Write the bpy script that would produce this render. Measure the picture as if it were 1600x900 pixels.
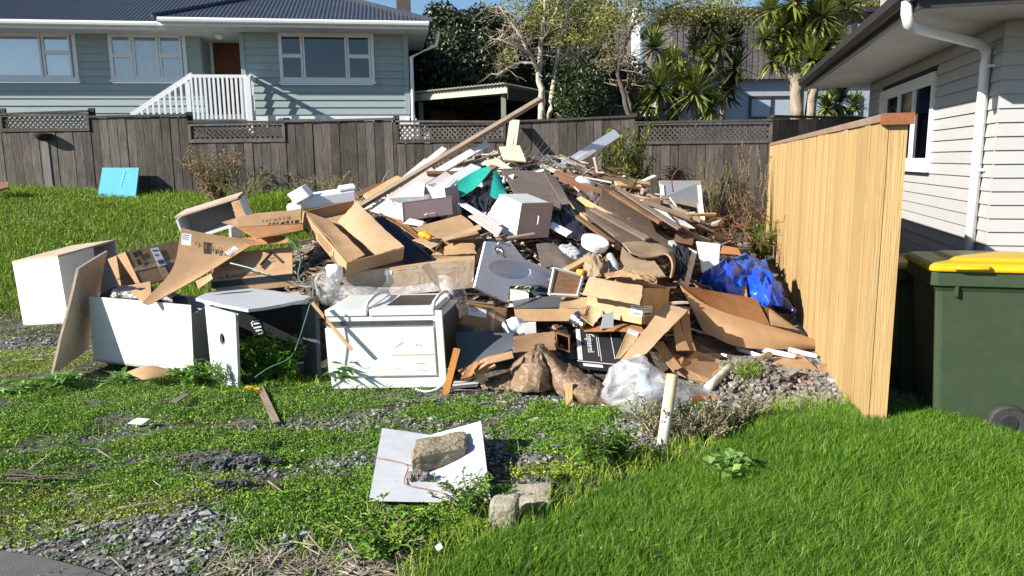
import bpy, math, random
import numpy as np
from mathutils import Vector, Matrix, noise as mnoise

random.seed(7); RNG = np.random.default_rng(11)
for o in list(bpy.data.objects): bpy.data.objects.remove(o)
SC = bpy.context.scene; COL = SC.collection
R = math.radians

# ------------------------------------------------------------------ camera
FPX, PITCH, CH, ROLL = 1180.0, R(9.57), 1.65, .012
cam = bpy.data.cameras.new('camera'); camo = bpy.data.objects.new('camera', cam); COL.objects.link(camo)
cam.sensor_width = 36.0; cam.lens = 36.0*FPX/1600.0; cam.clip_start = 0.05; cam.clip_end = 2000
camo.matrix_world = Matrix.Translation((0, 0, CH)) @ Matrix.Rotation(math.pi/2-PITCH, 4, 'X') @ Matrix.Rotation(-ROLL, 4, 'Z'); SC.camera = camo

# ------------------------------------------------------------------ light
SUN_EL, SUN_AZ = R(27), R(243)            # azimuth clockwise from +Y: sun behind the viewer's left shoulder
world = bpy.data.worlds.new('World'); SC.world = world; world.use_nodes = True
wn = world.node_tree; wn.nodes.clear()
wo = wn.nodes.new('ShaderNodeOutputWorld'); bg = wn.nodes.new('ShaderNodeBackground')
sky = wn.nodes.new('ShaderNodeTexSky'); sky.sky_type = 'NISHITA'; sky.sun_disc = False
sky.sun_elevation = SUN_EL; sky.sun_rotation = SUN_AZ; sky.ozone_density = 4.0; sky.dust_density = 0.2
bg.inputs[1].default_value = 0.07
wn.links.new(sky.outputs[0], bg.inputs[0]); wn.links.new(bg.outputs[0], wo.inputs[0])
sl = bpy.data.lights.new('sun', 'SUN'); sl.energy = 5.0; sl.angle = R(0.5); sl.color = (1.0, 0.94, 0.84)
so = bpy.data.objects.new('sun', sl); COL.objects.link(so)
TOSUN = Vector((math.sin(SUN_AZ)*math.cos(SUN_EL), math.cos(SUN_AZ)*math.cos(SUN_EL), math.sin(SUN_EL)))
so.rotation_euler = (-TOSUN).to_track_quat('-Z', 'Y').to_euler(); so.location = (-20, -10, 20)
SC.view_settings.view_transform = 'Standard'; SC.view_settings.look = 'None'
SC.view_settings.exposure = 1.05; SC.view_settings.gamma = 1.0
SC.cycles.max_bounces = 6; SC.cycles.diffuse_bounces = 3; SC.cycles.transparent_max_bounces = 12
SC.cycles.use_denoising = True

# ------------------------------------------------------------------ photo-to-world measuring
CT, ST = math.cos(PITCH), math.sin(PITCH)
def ray(px, py):
    u, v = (px-800)/FPX, (450-py)/FPX; u, v = u*math.cos(ROLL)+v*math.sin(ROLL), v*math.cos(ROLL)-u*math.sin(ROLL)
    return Vector((u, CT+v*ST, -ST+v*CT))
def W(px, py, Y):
    d = ray(px, py); t = Y/d.y
    return Vector((d.x*t, Y, CH+d.z*t))
def G(px, py, z=0.0):
    d = ray(px, py); t = (z-CH)/d.z
    return Vector((d.x*t, d.y*t, z))
CAMP = Vector((0, 0, CH))
def PLN(px, py, p, n):
    d = ray(px, py); t = (p-CAMP).dot(n)/d.dot(n)
    return CAMP+d*t

def sstep(t):
    t = np.clip(t, 0, 1); return t*t*(3-2*t)
def _hash(ix, iy, s):
    h = np.sin(ix*127.1+iy*311.7+s*74.7)*43758.5453
    return h-np.floor(h)
def vnoise(x, y, s=0):
    ix, iy = np.floor(x), np.floor(y); fx, fy = x-ix, y-iy
    fx, fy = fx*fx*(3-2*fx), fy*fy*(3-2*fy)
    a, b = _hash(ix, iy, s), _hash(ix+1, iy, s); c, d = _hash(ix, iy+1, s), _hash(ix+1, iy+1, s)
    return (a*(1-fx)+b*fx)*(1-fy)+(c*(1-fx)+d*fx)*fy
def fbm(x, y, s=0, oc=4):
    r, a, f = 0, .5, 1
    for i in range(oc):
        r = r+a*vnoise(x*f, y*f, s+i); a *= .5; f *= 2.03
    return r
def inpoly(x, y, poly):
    x, y = np.asarray(x), np.asarray(y); r = np.zeros(x.shape, bool); n = len(poly)
    for i in range(n):
        x0, y0 = poly[i]; x1, y1 = poly[(i+1) % n]
        if y0 == y1: continue
        c = ((y0 > y) != (y1 > y)) & (x < (x1-x0)*(y-y0)/(y1-y0)+x0)
        r ^= c
    return r
def gz(x, y):                                            # height of the ground
    x = np.asarray(x, float); y = np.asarray(y, float)
    L = np.interp(x, [-10, -6, -2.5, 1.5, 4], [1.28, 1.1, 0.95, 0.45, 0.35])
    z = L*sstep((y-7.0)/6.3)
    z = z+np.interp(x, [-6, 0, 3], [1.0, 0.6, 0.3])*sstep((y-13.9)/2.5)
    z = z+.10*np.exp(-((x-2.15)**2/.7+(y-4.25)**2/.35))
    near = np.clip(1-(y-9)/4, 0, 1)*np.clip((y-1)/1, 0, 1)*np.clip(1-(np.abs(x)-7)/3, 0, 1)
    z = z+near*((fbm(x*1.3, y*1.3, 3)-.47)*.09+(fbm(x*5, y*5, 9, 3)-.44)*.035)
    return z
def gzf(x, y): return float(gz(x, y))
def heap(x, y):
    x = np.asarray(x, float); y = np.asarray(y, float)
    y_ = y-.75*np.clip((-x-.75)/.4, 0, 1)*np.clip((7.5-y)/1.5, 0, 1); prof = np.interp(y_, [5.3, 5.7, 6.2, 7, 8, 8.9, 9.5, 10.4, 11.6, 12.6], [0, .18, .42, .72, 1.02, 1.3, 1.36, 1.0, .3, 0])
    cx = np.interp(y, [5.5, 7, 9], [-.6, -.3, .1]); wl = np.interp(y, [5.5, 7, 9.5, 12], [2.7, 2.5, 2.3, 1.9]); wr = np.interp(y, [5.5, 7, 9.5, 12], [1.75, 2.15, 2.5, 2.2])
    q = np.where(x < cx, (cx-x)/wl, (x-cx)/wr)
    h = prof*np.exp(-np.abs(q)**2.6)*np.clip((1.45-q)/.35, 0, 1)
    return h*(1+(fbm(x*2.2, y*2.2, 21)-.47)*.25)
def D(px, py, lift=0.0):                                 # depth at which a sight line meets the heap
    d = ray(px, py)
    ys = np.arange(3.0, 13.6, .02); t = ys/d.y
    x, z = d.x*t, CH+d.z*t
    hit = np.nonzero(z < gz(x, ys)+heap(x, ys)+lift)[0]
    return float(ys[hit[0]]) if len(hit) else 12.5
def H(px, py, lift=.02): return W(px, py, D(px, py, lift))

# ------------------------------------------------------------------ materials
MATS = {}
def nmat(name):
    m = bpy.data.materials.new(name); m.use_nodes = True; MATS[name] = m
    nt = m.node_tree; return m, nt, nt.nodes['Principled BSDF']
def mk(name, c1, c2=None, scale=6, stretch=(1, 1, 1), rough=.7, bump=.15, bscale=40, stain=None, stain_amt=.5, stain_scale=2.5,
       rand=.0, metal=0, spec=.3, island=0.0, wave=None, trans=0.0, c3=None):
    m, nt, b = nmat(name); N, Lk = nt.nodes, nt.links
    tc = N.new('ShaderNodeTexCoord'); oi = N.new('ShaderNodeObjectInfo')
    add = N.new('ShaderNodeVectorMath'); add.operation = 'MULTIPLY_ADD'
    cmb = N.new('ShaderNodeCombineXYZ')
    for i in range(3): Lk.new(oi.outputs['Random'], cmb.inputs[i])
    add.inputs[1].default_value = (31, 17, 23); Lk.new(cmb.outputs[0], add.inputs[0]); Lk.new(tc.outputs['Object'], add.inputs[2])
    mp = N.new('ShaderNodeMapping'); mp.inputs['Scale'].default_value = stretch; Lk.new(add.outputs[0], mp.inputs[0])
    nz = N.new('ShaderNodeTexNoise'); nz.inputs['Scale'].default_value = scale; nz.inputs['Detail'].default_value = 5; nz.inputs['Roughness'].default_value = .65
    Lk.new(mp.outputs[0], nz.inputs['Vector'])
    rp = N.new('ShaderNodeValToRGB'); rp.color_ramp.elements[0].position = .32; rp.color_ramp.elements[1].position = .68
    c2 = c2 or tuple(x*.8 for x in c1)
    rp.color_ramp.elements[0].color = (*c2, 1); rp.color_ramp.elements[1].color = (*c1, 1)
    Lk.new(nz.outputs[0], rp.inputs[0]); out = rp.outputs[0]
    if c3:
        g = N.new('ShaderNodeNewGeometry'); mx = N.new('ShaderNodeMix'); mx.data_type = 'RGBA'
        mr = N.new('ShaderNodeMath'); mr.operation = 'POWER'; mr.inputs[1].default_value = 2.2
        Lk.new(g.outputs['Random Per Island'], mr.inputs[0]); Lk.new(mr.outputs[0], mx.inputs[0])
        Lk.new(out, mx.inputs[6]); mx.inputs[7].default_value = (*c3, 1); out = mx.outputs[2]
    if stain:
        n2 = N.new('ShaderNodeTexNoise'); n2.inputs['Scale'].default_value = stain_scale; n2.inputs['Detail'].default_value = 6; n2.inputs['Roughness'].default_value = .7
        Lk.new(add.outputs[0], n2.inputs['Vector'])
        r2 = N.new('ShaderNodeValToRGB'); r2.color_ramp.elements[0].position = .5; r2.color_ramp.elements[1].position = .72
        r2.color_ramp.elements[1].color = (stain_amt,)*3+(1,)
        Lk.new(n2.outputs[0], r2.inputs[0])
        mx = N.new('ShaderNodeMix'); mx.data_type = 'RGBA'; Lk.new(r2.outputs[0], mx.inputs[0]); Lk.new(out, mx.inputs[6])
        mx.inputs[7].default_value = (*stain, 1); out = mx.outputs[2]
    if rand or island:
        hs = N.new('ShaderNodeHueSaturation'); mr = N.new('ShaderNodeMapRange'); a = rand or island
        mr.inputs[3].default_value = 1-a; mr.inputs[4].default_value = 1+a
        if island:
            g = N.new('ShaderNodeNewGeometry'); Lk.new(g.outputs['Random Per Island'], mr.inputs[0])
        else: Lk.new(oi.outputs['Random'], mr.inputs[0])
        Lk.new(mr.outputs[0], hs.inputs['Value']); Lk.new(out, hs.inputs['Color']); out = hs.outputs[0]
    Lk.new(out, b.inputs['Base Color'])
    b.inputs['Roughness'].default_value = rough; b.inputs['Metallic'].default_value = metal; b.inputs['Specular IOR Level'].default_value = spec
    if bump:
        nb = N.new('ShaderNodeTexNoise'); nb.inputs['Scale'].default_value = bscale; nb.inputs['Detail'].default_value = 4
        Lk.new(mp.outputs[0], nb.inputs['Vector']); bp = N.new('ShaderNodeBump'); bp.inputs['Strength'].default_value = bump; bp.inputs['Distance'].default_value = .02
        hgt = nb.outputs[0]
        if wave:
            wv = N.new('ShaderNodeTexWave'); wv.inputs['Scale'].default_value = wave; wv.inputs['Distortion'].default_value = 1.5
            Lk.new(add.outputs[0], wv.inputs['Vector']); am = N.new('ShaderNodeMath'); am.operation = 'MULTIPLY_ADD'; am.inputs[1].default_value = .12
            Lk.new(wv.outputs[1], am.inputs[0]); Lk.new(nb.outputs[0], am.inputs[2]); hgt = am.outputs[0]
        Lk.new(hgt, bp.inputs['Height']); Lk.new(bp.outputs[0], b.inputs['Normal'])
    if trans:
        ot = N['Material Output']; tr = N.new('ShaderNodeBsdfTranslucent'); ms = N.new('ShaderNodeMixShader'); ms.inputs[0].default_value = trans
        Lk.new(out, tr.inputs[0]); Lk.new(b.outputs[0], ms.inputs[1]); Lk.new(tr.outputs[0], ms.inputs[2]); Lk.new(ms.outputs[0], ot.inputs[0])
    return m
def film(name, col, opacity, rough=.12, bump=.6, bscale=14):   # clear plastic film: see-through, shiny, creased
    m, nt, b = nmat(name); N, Lk = nt.nodes, nt.links
    tc = N.new('ShaderNodeTexCoord'); nb = N.new('ShaderNodeTexNoise'); nb.inputs['Scale'].default_value = bscale; nb.inputs['Detail'].default_value = 5
    nb.inputs['Distortion'].default_value = 1.2
    Lk.new(tc.outputs['Object'], nb.inputs['Vector']); bp = N.new('ShaderNodeBump'); bp.inputs['Strength'].default_value = bump; bp.inputs['Distance'].default_value = .05
    Lk.new(nb.outputs[0], bp.inputs['Height']); Lk.new(bp.outputs[0], b.inputs['Normal'])
    b.inputs['Base Color'].default_value = (*col, 1); b.inputs['Roughness'].default_value = rough; b.inputs['Specular IOR Level'].default_value = .6
    tr = N.new('ShaderNodeBsdfTransparent'); ms = N.new('ShaderNodeMixShader')
    rp = N.new('ShaderNodeMapRange'); rp.inputs[1].default_value = .35; rp.inputs[2].default_value = .65; rp.inputs[3].default_value = opacity*.4; rp.inputs[4].default_value = min(1, opacity*1.6)
    Lk.new(nb.outputs[0], rp.inputs[0]); Lk.new(rp.outputs[0], ms.inputs[0])
    Lk.new(tr.outputs[0], ms.inputs[1]); Lk.new(b.outputs[0], ms.inputs[2]); Lk.new(ms.outputs[0], N['Material Output'].inputs[0])
    return m
def glass(name, tint=(.8, .85, .9), refl=.25):
    m, nt, b = nmat(name); N, Lk = nt.nodes, nt.links; N.remove(b)
    tr = N.new('ShaderNodeBsdfTransparent'); tr.inputs[0].default_value = (*tint, 1)
    gl = N.new('ShaderNodeBsdfGlossy'); gl.inputs['Roughness'].default_value = .03
    ms = N.new('ShaderNodeMixShader'); ms.inputs[0].default_value = refl
    Lk.new(tr.outputs[0], ms.inputs[1]); Lk.new(gl.outputs[0], ms.inputs[2]); Lk.new(ms.outputs[0], N['Material Output'].inputs[0])
    return m

CARD = mk('cardboard', (.42, .27, .15), (.34, .21, .115), 5, rough=.85, bump=.12, bscale=30, stain=(.24, .14, .075), stain_amt=.6, stain_scale=1.8, rand=.16, spec=.15, wave=60)
CARD2 = mk('cardboard_pale', (.47, .33, .20), (.40, .275, .16), 5, rough=.85, bump=.12, bscale=30, stain=(.30, .19, .105), stain_amt=.5, stain_scale=1.8, rand=.12, spec=.15, wave=60)
CARD3 = mk('cardboard_orange', (.42, .21, .095), (.33, .16, .07), 7, rough=.85, bump=.2, bscale=40, stain=(.3, .15, .07), rand=.06, spec=.15)
TAPE = mk('packing_tape', (.48, .33, .2), (.42, .28, .16), 8, rough=.25, bump=.1, spec=.5)
PAPER = mk('white_paper', (.78, .78, .8), (.7, .7, .73), 9, rough=.8, bump=.05, spec=.2)
INK = mk('black_ink', (.03, .028, .026), (.05, .045, .04), 30, rough=.8, bump=0)
INKB = mk('brown_ink', (.13, .08, .045), (.17, .11, .06), 30, rough=.8, bump=0)
WHITE = mk('white_laminate', (.66, .67, .645), (.61, .62, .60), 3, rough=.35, bump=.05, stain=(.40, .36, .28), stain_amt=.38, stain_scale=4.5, spec=.5)
WHITE2 = mk('white_painted_timber', (.74, .73, .70), (.66, .64, .6), 8, (.4, 3, 3), rough=.6, bump=.12, stain=(.42, .36, .28), stain_amt=.55, stain_scale=5)
ENAMEL = mk('white_enamel', (.69, .71, .70), (.66, .68, .67), 2, rough=.22, bump=.02, stain=(.42, .37, .3), stain_amt=.32, stain_scale=6, spec=.5)
RUST = mk('rust_streak', (.42, .22, .1), (.55, .38, .24), 20, rough=.8, bump=.1)
BLACKGL = mk('black_glass', (.012, .013, .014), (.02, .02, .021), 4, rough=.3, bump=.01, stain=(.07, .07, .065), stain_amt=.25, stain_scale=9, spec=.25)
BLACKM = mk('black_metal', (.02, .02, .022), (.035, .034, .034), 10, rough=.5, bump=.05)
GREYL = mk('grey_silver_laminate', (.50, .53, .56), (.45, .48, .51), 4, rough=.4, bump=.05, stain=(.33, .34, .34), stain_amt=.4, stain_scale=4, spec=.4)
DGREYL = mk('dark_grey_laminate', (.09, .10, .11), (.07, .08, .09), 5, rough=.4, bump=.04)
CHIP = mk('particle_board', (.50, .40, .31), (.42, .33, .25), 28, rough=.85, bump=.25, bscale=90, stain=(.26, .18, .12), stain_amt=.7)
MAUVE = mk('mauve_laminate', (.46, .33, .31), (.43, .305, .29), 3, rough=.4, bump=.02, stain=(.36, .25, .23), stain_amt=.3)
PINKW = mk('pale_pink_laminate', (.68, .60, .56), (.62, .54, .5), 3, rough=.5, bump=.03, stain=(.45, .35, .3), stain_amt=.4)
CREAM = mk('cream_panel', (.68, .62, .46), (.62, .56, .41), 4, rough=.6, bump=.05, stain=(.45, .38, .25), stain_amt=.5)
SINKW = mk('white_sink_acrylic', (.78, .78, .83), (.74, .74, .79), 3, rough=.4, bump=.02, stain=(.45, .43, .36), stain_amt=.45, stain_scale=6, spec=.5)
CHROME = mk('brushed_metal', (.55, .55, .54), (.4, .4, .4), 12, rough=.28, bump=.05, metal=1)
DULLM = mk('dull_grey_metal', (.2, .2, .21), (.14, .14, .15), 12, rough=.4, bump=.05, metal=.8)
POLY = mk('polystyrene_white', (.80, .81, .83), (.75, .76, .78), 40, rough=.8, bump=.2, bscale=120)
TEAL = mk('teal_cloth', (.016, .31, .25), (.012, .24, .195), 7, rough=.8, bump=.3, bscale=20, spec=.2, stain=(.01, .22, .19), stain_amt=.6)
CARPET = mk('grey_brown_carpet', (.20, .165, .145), (.15, .12, .105), 14, rough=1, bump=.6, bscale=150, stain=(.10, .08, .07), stain_amt=.6, spec=.05)
CARPB = mk('brown_carpet', (.17, .125, .092), (.125, .09, .066), 14, rough=1, bump=.6, bscale=150, stain=(.08, .055, .04), stain_amt=.6, spec=.05)
CARPT = mk('tan_carpet_back', (.36, .27, .18), (.29, .21, .14), 14, rough=1, bump=.5, bscale=100, stain=(.2, .14, .09), stain_amt=.5, spec=.05)
SACK = mk('brown_damp_fabric', (.215, .14, .085), (.145, .095, .055), 6, rough=.7, bump=.5, bscale=35, stain=(.62, .54, .42), stain_amt=.6, stain_scale=26, spec=.35)
BLUE = mk('blue_plastic_bag', (.014, .10, .74), (.008, .045, .42), 4, rough=.25, bump=.55, bscale=14, spec=.6)
FOAM = mk('turquoise_foam_board', (.11, .40, .47), (.10, .37, .44), 5, rough=.7, bump=.05, stain=(.12, .48, .55), stain_amt=.3)
CLEAR = film('clear_plastic_film', (.80, .82, .84), .15, .10, .6, 9)
CLEARB = film('cloudy_plastic_bag', (.80, .81, .85), .30, .15, .5, 5)
GLASSP = mk('frosted_pale_panel', (.60, .71, .72), (.50, .63, .66), 8, rough=.2, bump=.2, bscale=12, spec=.5)
W_OLD = mk('weathered_timber', (.30, .235, .18), (.20, .15, .11), 4, (1, 14, 14), rough=.85, bump=.35, bscale=12, stain=(.12, .09, .07), stain_amt=.6, rand=.25)
W_BRN = mk('brown_timber', (.25, .135, .075), (.16, .085, .048), 4, (1, 14, 14), rough=.75, bump=.3, bscale=12, stain=(.08, .045, .03), stain_amt=.6, rand=.25)
W_RAW = mk('raw_pine', (.58, .39, .19), (.48, .30, .135), 4, (1, 12, 12), rough=.75, bump=.2, bscale=12, stain=(.30, .18, .09), stain_amt=.5, rand=.15)
W_ORG = mk('orange_stained_timber', (.55, .24, .055), (.44, .17, .04), 4, (1, 12, 12), rough=.7, bump=.2, bscale=12, rand=.1)
W_FEN = mk('weathered_black_paling', (.13, .115, .103), (.066, .058, .052), 3.2, (9, 9, 1), rough=.9, bump=.4, bscale=9, stain=(.035, .032, .03), stain_amt=.55, stain_scale=2, rand=.36, spec=.15)
W_FEN2 = mk('dark_fence_timber', (.06, .057, .056), (.04, .038, .037), 4, (6, 6, 1), rough=.9, bump=.3, rand=.2, spec=.15)
W_NEW = mk('new_pine_paling', (.46, .315, .145), (.365, .24, .10), 3.4, (14, 14, .6), rough=.7, bump=.35, bscale=9, stain=(.30, .19, .08), stain_amt=.4, stain_scale=2.6, rand=.14, spec=.25)
W_CAP = mk('grey_brown_capping', (.30, .215, .155), (.22, .15, .105), 5, (3, 3, 3), rough=.7, bump=.2, stain=(.16, .12, .09), stain_amt=.6)
STONE = mk('gravel_stone', (.20, .198, .195), (.11, .11, .11), 12, rough=.9, bump=.2, bscale=80, c3=(.29, .28, .265), island=.5, spec=.2)
STONE2 = mk('rubble_stone', (.27, .245, .215), (.17, .155, .135), 10, rough=.9, bump=.3, bscale=60, island=.4, spec=.2)
BLOCK = mk('old_concrete', (.36, .31, .22), (.22, .185, .125), 9, rough=.95, bump=.7, bscale=45, stain=(.12, .10, .06), stain_amt=.7, stain_scale=7, spec=.1)
BLOCK2 = mk('pale_concrete', (.42, .38, .29), (.32, .285, .21), 7, rough=.95, bump=.4, bscale=60, stain=(.2, .18, .13), stain_amt=.5, spec=.1)
CONC = mk('concrete_drive', (.13, .125, .12), (.10, .098, .095), 10, rough=.9, bump=.2, bscale=120, spec=.2)
GRASS = mk('lawn_grass', (.088, .245, .014), (.042, .145, .009), 2.2, rough=.45, bump=0, island=.5, trans=.25, c3=(.17, .26, .025), spec=.35, stain=(.17, .27, .025), stain_amt=.4, stain_scale=3.5)
GRASS2 = mk('rough_grass', (.185, .325, .02), (.10, .22, .014), .8, rough=.55, bump=0, island=.35, trans=.25, c3=(.28, .31, .05), spec=.25)
CLOV = mk('ground_cover_leaf', (.14, .31, .026), (.075, .20, .018), 1.3, rough=.5, bump=0, island=.4, trans=.2, c3=(.21, .31, .035), spec=.3)
CLOVY = mk('yellow_ground_cover_leaf', (.27, .40, .035), (.17, .29, .026), 1.6, rough=.5, bump=0, island=.35, trans=.2, c3=(.34, .35, .05), spec=.3)
WEEDL = mk('weed_leaf', (.10, .25, .025), (.065, .18, .018), 5, rough=.5, bump=0, island=.35, trans=.25, c3=(.2, .33, .05), spec=.3)
PALEL = mk('pale_mallow_leaf', (.22, .38, .10), (.17, .31, .07), 6, rough=.55, bump=.05, island=.2, trans=.25)
DRYL = mk('dry_stalk', (.36, .28, .17), (.25, .18, .11), 5, rough=.9, bump=0, island=.4, spec=.1)
REDST = mk('red_brown_stem', (.20, .085, .05), (.15, .07, .04), 5, rough=.8, bump=0, island=.3)
GORSE = mk('gorse_leaf', (.10, .095, .04), (.06, .065, .025), 5, rough=.8, bump=0, island=.4, c3=(.25, .2, .1))
DRKL = mk('dark_evergreen_leaf', (.026, .044, .015), (.016, .029, .010), 2, rough=.4, bump=0, island=.5, c3=(.07, .09, .04), spec=.4)
GUML = mk('yellow_green_leaf', (.20, .24, .04), (.13, .17, .03), 2, rough=.5, bump=0, island=.4, trans=.3, c3=(.32, .30, .06))
MIDL = mk('mid_green_leaf', (.08, .13, .018), (.045, .085, .012), 2, rough=.45, bump=0, island=.4, trans=.2, c3=(.18, .22, .03))
OLIVL = mk('olive_feathery_leaf', (.23, .24, .06), (.15, .165, .045), 2, rough=.6, bump=0, island=.4, trans=.25, c3=(.30, .26, .10))
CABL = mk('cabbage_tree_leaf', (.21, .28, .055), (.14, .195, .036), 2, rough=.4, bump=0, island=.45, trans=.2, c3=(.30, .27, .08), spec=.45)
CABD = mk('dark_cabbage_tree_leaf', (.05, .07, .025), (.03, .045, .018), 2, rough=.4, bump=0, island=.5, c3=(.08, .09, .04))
BARK = mk('pale_bark', (.54, .48, .40), (.40, .34, .275), 5, (3, 3, .8), rough=.9, bump=.4, bscale=14, stain=(.16, .12, .09), stain_amt=.6, stain_scale=3)
BARKC = mk('cabbage_tree_bark', (.37, .31, .24), (.24, .195, .15), 5, (3, 3, .8), rough=.95, bump=.5, bscale=14, stain=(.13, .10, .08), stain_amt=.6, stain_scale=4)
BARKD = mk('dark_bark', (.12, .10, .08), (.08, .065, .05), 6, (3, 3, .8), rough=.9, bump=.4, bscale=14)
BOARD_L = mk('blue_grey_weatherboard_paint', (.315, .378, .382), (.29, .352, .357), 3, (1, 1, 1), rough=.55, bump=.05, rand=.03, stain=(.35, .40, .39), stain_amt=.3)
BOARD_R = mk('warm_grey_weatherboard_paint', (.415, .417, .41), (.39, .392, .387), 3, rough=.5, bump=.04, rand=.03, stain=(.40, .39, .36), stain_amt=.35, stain_scale=1.4)
HW = mk('white_house_paint', (.78, .79, .80), (.74, .75, .76), 4, rough=.5, bump=.04, rand=.02)
SOFF = mk('soffit_paint', (.66, .66, .64), (.55, .545, .52), 3, rough=.6, bump=.02)
ROOFC = mk('dark_blue_roof_iron', (.045, .055, .075), (.035, .043, .06), 3, rough=.45, bump=.03, stain=(.09, .095, .1), stain_amt=.4, spec=.4)
GUTD = mk('dark_gutter_metal', (.035, .031, .030), (.028, .025, .024), 6, rough=.4, bump=.03, spec=.5)
DOORR = mk('red_brown_door', (.16, .04, .015), (.12, .03, .011), 4, (6, 6, 1), rough=.45, bump=.1)
DARKI = mk('dark_interior', (.02, .022, .026), (.015, .016, .02), 3, rough=.9, bump=0)
CURT = mk('pale_curtain', (.84, .84, .83), (.70, .70, .70), 12, (9, 9, .2), rough=.9, bump=.4, bscale=9, trans=.2)
BLIND = mk('white_blind', (.72, .76, .8), (.68, .72, .76), 3, rough=.7, bump=.02)
GLS = glass('window_glass', (.95, .96, .98), .2)
GLSD = glass('dark_window_glass', (.10, .16, .28), .12)
CLAD = mk('dark_grey_cladding', (.15, .135, .135), (.115, .105, .105), 4, (5, 5, 1), rough=.8, bump=.15, rand=.2)
PALEW = mk('pale_blue_grey_render', (.33, .37, .42), (.3, .34, .39), 4, rough=.8, bump=.05)
FIBRO = mk('pale_roof_sheet', (.46, .47, .38), (.36, .37, .3), 6, rough=.8, bump=.1, stain=(.25, .25, .18), stain_amt=.6)
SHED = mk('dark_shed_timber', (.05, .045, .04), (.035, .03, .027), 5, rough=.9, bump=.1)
CHIM = mk('chimney_brown_render', (.13, .10, .085), (.09, .07, .06), 8, rough=.9, bump=.3)
POLEC = mk('mossy_concrete_pole', (.27, .29, .24), (.2, .22, .18), 6, rough=.9, bump=.2)
BINB = mk('dark_green_bin_plastic', (.042, .064, .034), (.037, .057, .030), 4, rough=.42, bump=.05, bscale=200, stain=(.06, .08, .05), stain_amt=.45, stain_scale=9, spec=.4)
BINY = mk('yellow_bin_lid', (.66, .41, .012), (.62, .375, .01), 4, rough=.35, bump=.03, spec=.5, stain=(.55, .38, .05), stain_amt=.2)
RUBB = mk('black_rubber', (.03, .03, .032), (.045, .045, .047), 8, rough=.7, bump=.1)
PVC = mk('white_pvc_pipe', (.82, .83, .84), (.78, .79, .8), 3, rough=.3, bump=.02, spec=.5)
PVCD = mk('dirty_white_pipe', (.60, .58, .52), (.46, .43, .37), 9, rough=.6, bump=.12, stain=(.24, .2, .15), stain_amt=.7, stain_scale=8)
TUBEO = mk('orange_blotched_tube', (.66, .36, .10), (.58, .50, .36), 6, rough=.7, bump=.1, stain=(.55, .56, .55), stain_amt=.9, stain_scale=7)
GREENP = mk('green_strap', (.03, .13, .09), (.025, .10, .07), 6, rough=.45, bump=.05)
COPPER = mk('rusty_wire', (.33, .14, .08), (.22, .09, .05), 20, rough=.6, bump=.1)
NAVY = mk('navy_plastic_and_shade', (.013, .017, .032), (.010, .013, .024), 5, rough=.5, bump=.2)  # also colours the sheet that paints the shadow beside the big carton
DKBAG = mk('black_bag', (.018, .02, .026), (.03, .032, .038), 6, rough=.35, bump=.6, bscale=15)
ORNG = mk('orange_plastic', (.75, .32, .02), (.7, .28, .02), 5, rough=.4, bump=.05)
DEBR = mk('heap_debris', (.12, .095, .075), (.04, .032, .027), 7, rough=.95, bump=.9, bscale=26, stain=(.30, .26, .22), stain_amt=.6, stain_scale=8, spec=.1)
FRAG = mk('debris_fragment', (.22, .155, .10), (.12, .08, .055), 6, rough=.9, bump=.1, island=.6, c3=(.38, .33, .29), spec=.15)
TWIG = mk('grey_twig', (.42, .37, .30), (.23, .18, .13), 6, rough=.9, bump=.1, island=.35, spec=.1)

# ground: soil, grit and thin moss by place
m, nt, b = nmat('ground_soil'); N, Lk = nt.nodes, nt.links
tc = N.new('ShaderNodeTexCoord')
def _noise(sc, det=6, rg=.65):
    n = N.new('ShaderNodeTexNoise'); n.inputs['Scale'].default_value = sc; n.inputs['Detail'].default_value = det; n.inputs['Roughness'].default_value = rg
    Lk.new(tc.outputs['Object'], n.inputs['Vector']); return n
def _ramp(src, p0, c0, p1, c1):
    r = N.new('ShaderNodeValToRGB'); r.color_ramp.elements[0].position = p0; r.color_ramp.elements[1].position = p1
    r.color_ramp.elements[0].color = (*c0, 1); r.color_ramp.elements[1].color = (*c1, 1); Lk.new(src, r.inputs[0]); return r
def _mix(f, a, b_):
    x = N.new('ShaderNodeMix'); x.data_type = 'RGBA'; Lk.new(f, x.inputs[0]); Lk.new(a, x.inputs[6]); Lk.new(b_, x.inputs[7]); return x.outputs[2]
soil = _ramp(_noise(9).outputs[0], .35, (.05, .04, .03), .68, (.13, .105, .08))
vor = N.new('ShaderNodeTexVoronoi'); vor.inputs['Scale'].default_value = 60; Lk.new(tc.outputs['Object'], vor.inputs['Vector'])
grit = _ramp(vor.outputs['Color'], .2, (.05, .05, .052), .8, (.24, .235, .23))
s1 = _mix(_ramp(_noise(2.2).outputs[0], .42, (0, 0, 0), .56, (1, 1, 1)).outputs[0], soil.outputs[0], grit.outputs[0])
moss = _ramp(_noise(14).outputs[0], .35, (.05, .08, .012), .7, (.12, .17, .02))
s2 = _mix(_ramp(_noise(1.1, 8, .7).outputs[0], .46, (0, 0, 0), .60, (.45, .45, .45)).outputs[0], s1, moss.outputs[0])
Lk.new(s2, b.inputs['Base Color']); b.inputs['Roughness'].default_value = .95; b.inputs['Specular IOR Level'].default_value = .15
bp = N.new('ShaderNodeBump'); bp.inputs['Strength'].default_value = .8; bp.inputs['Distance'].default_value = .03
Lk.new(_noise(55, 5).outputs[0], bp.inputs['Height']); Lk.new(bp.outputs[0], b.inputs['Normal'])
SOIL = m

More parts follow.
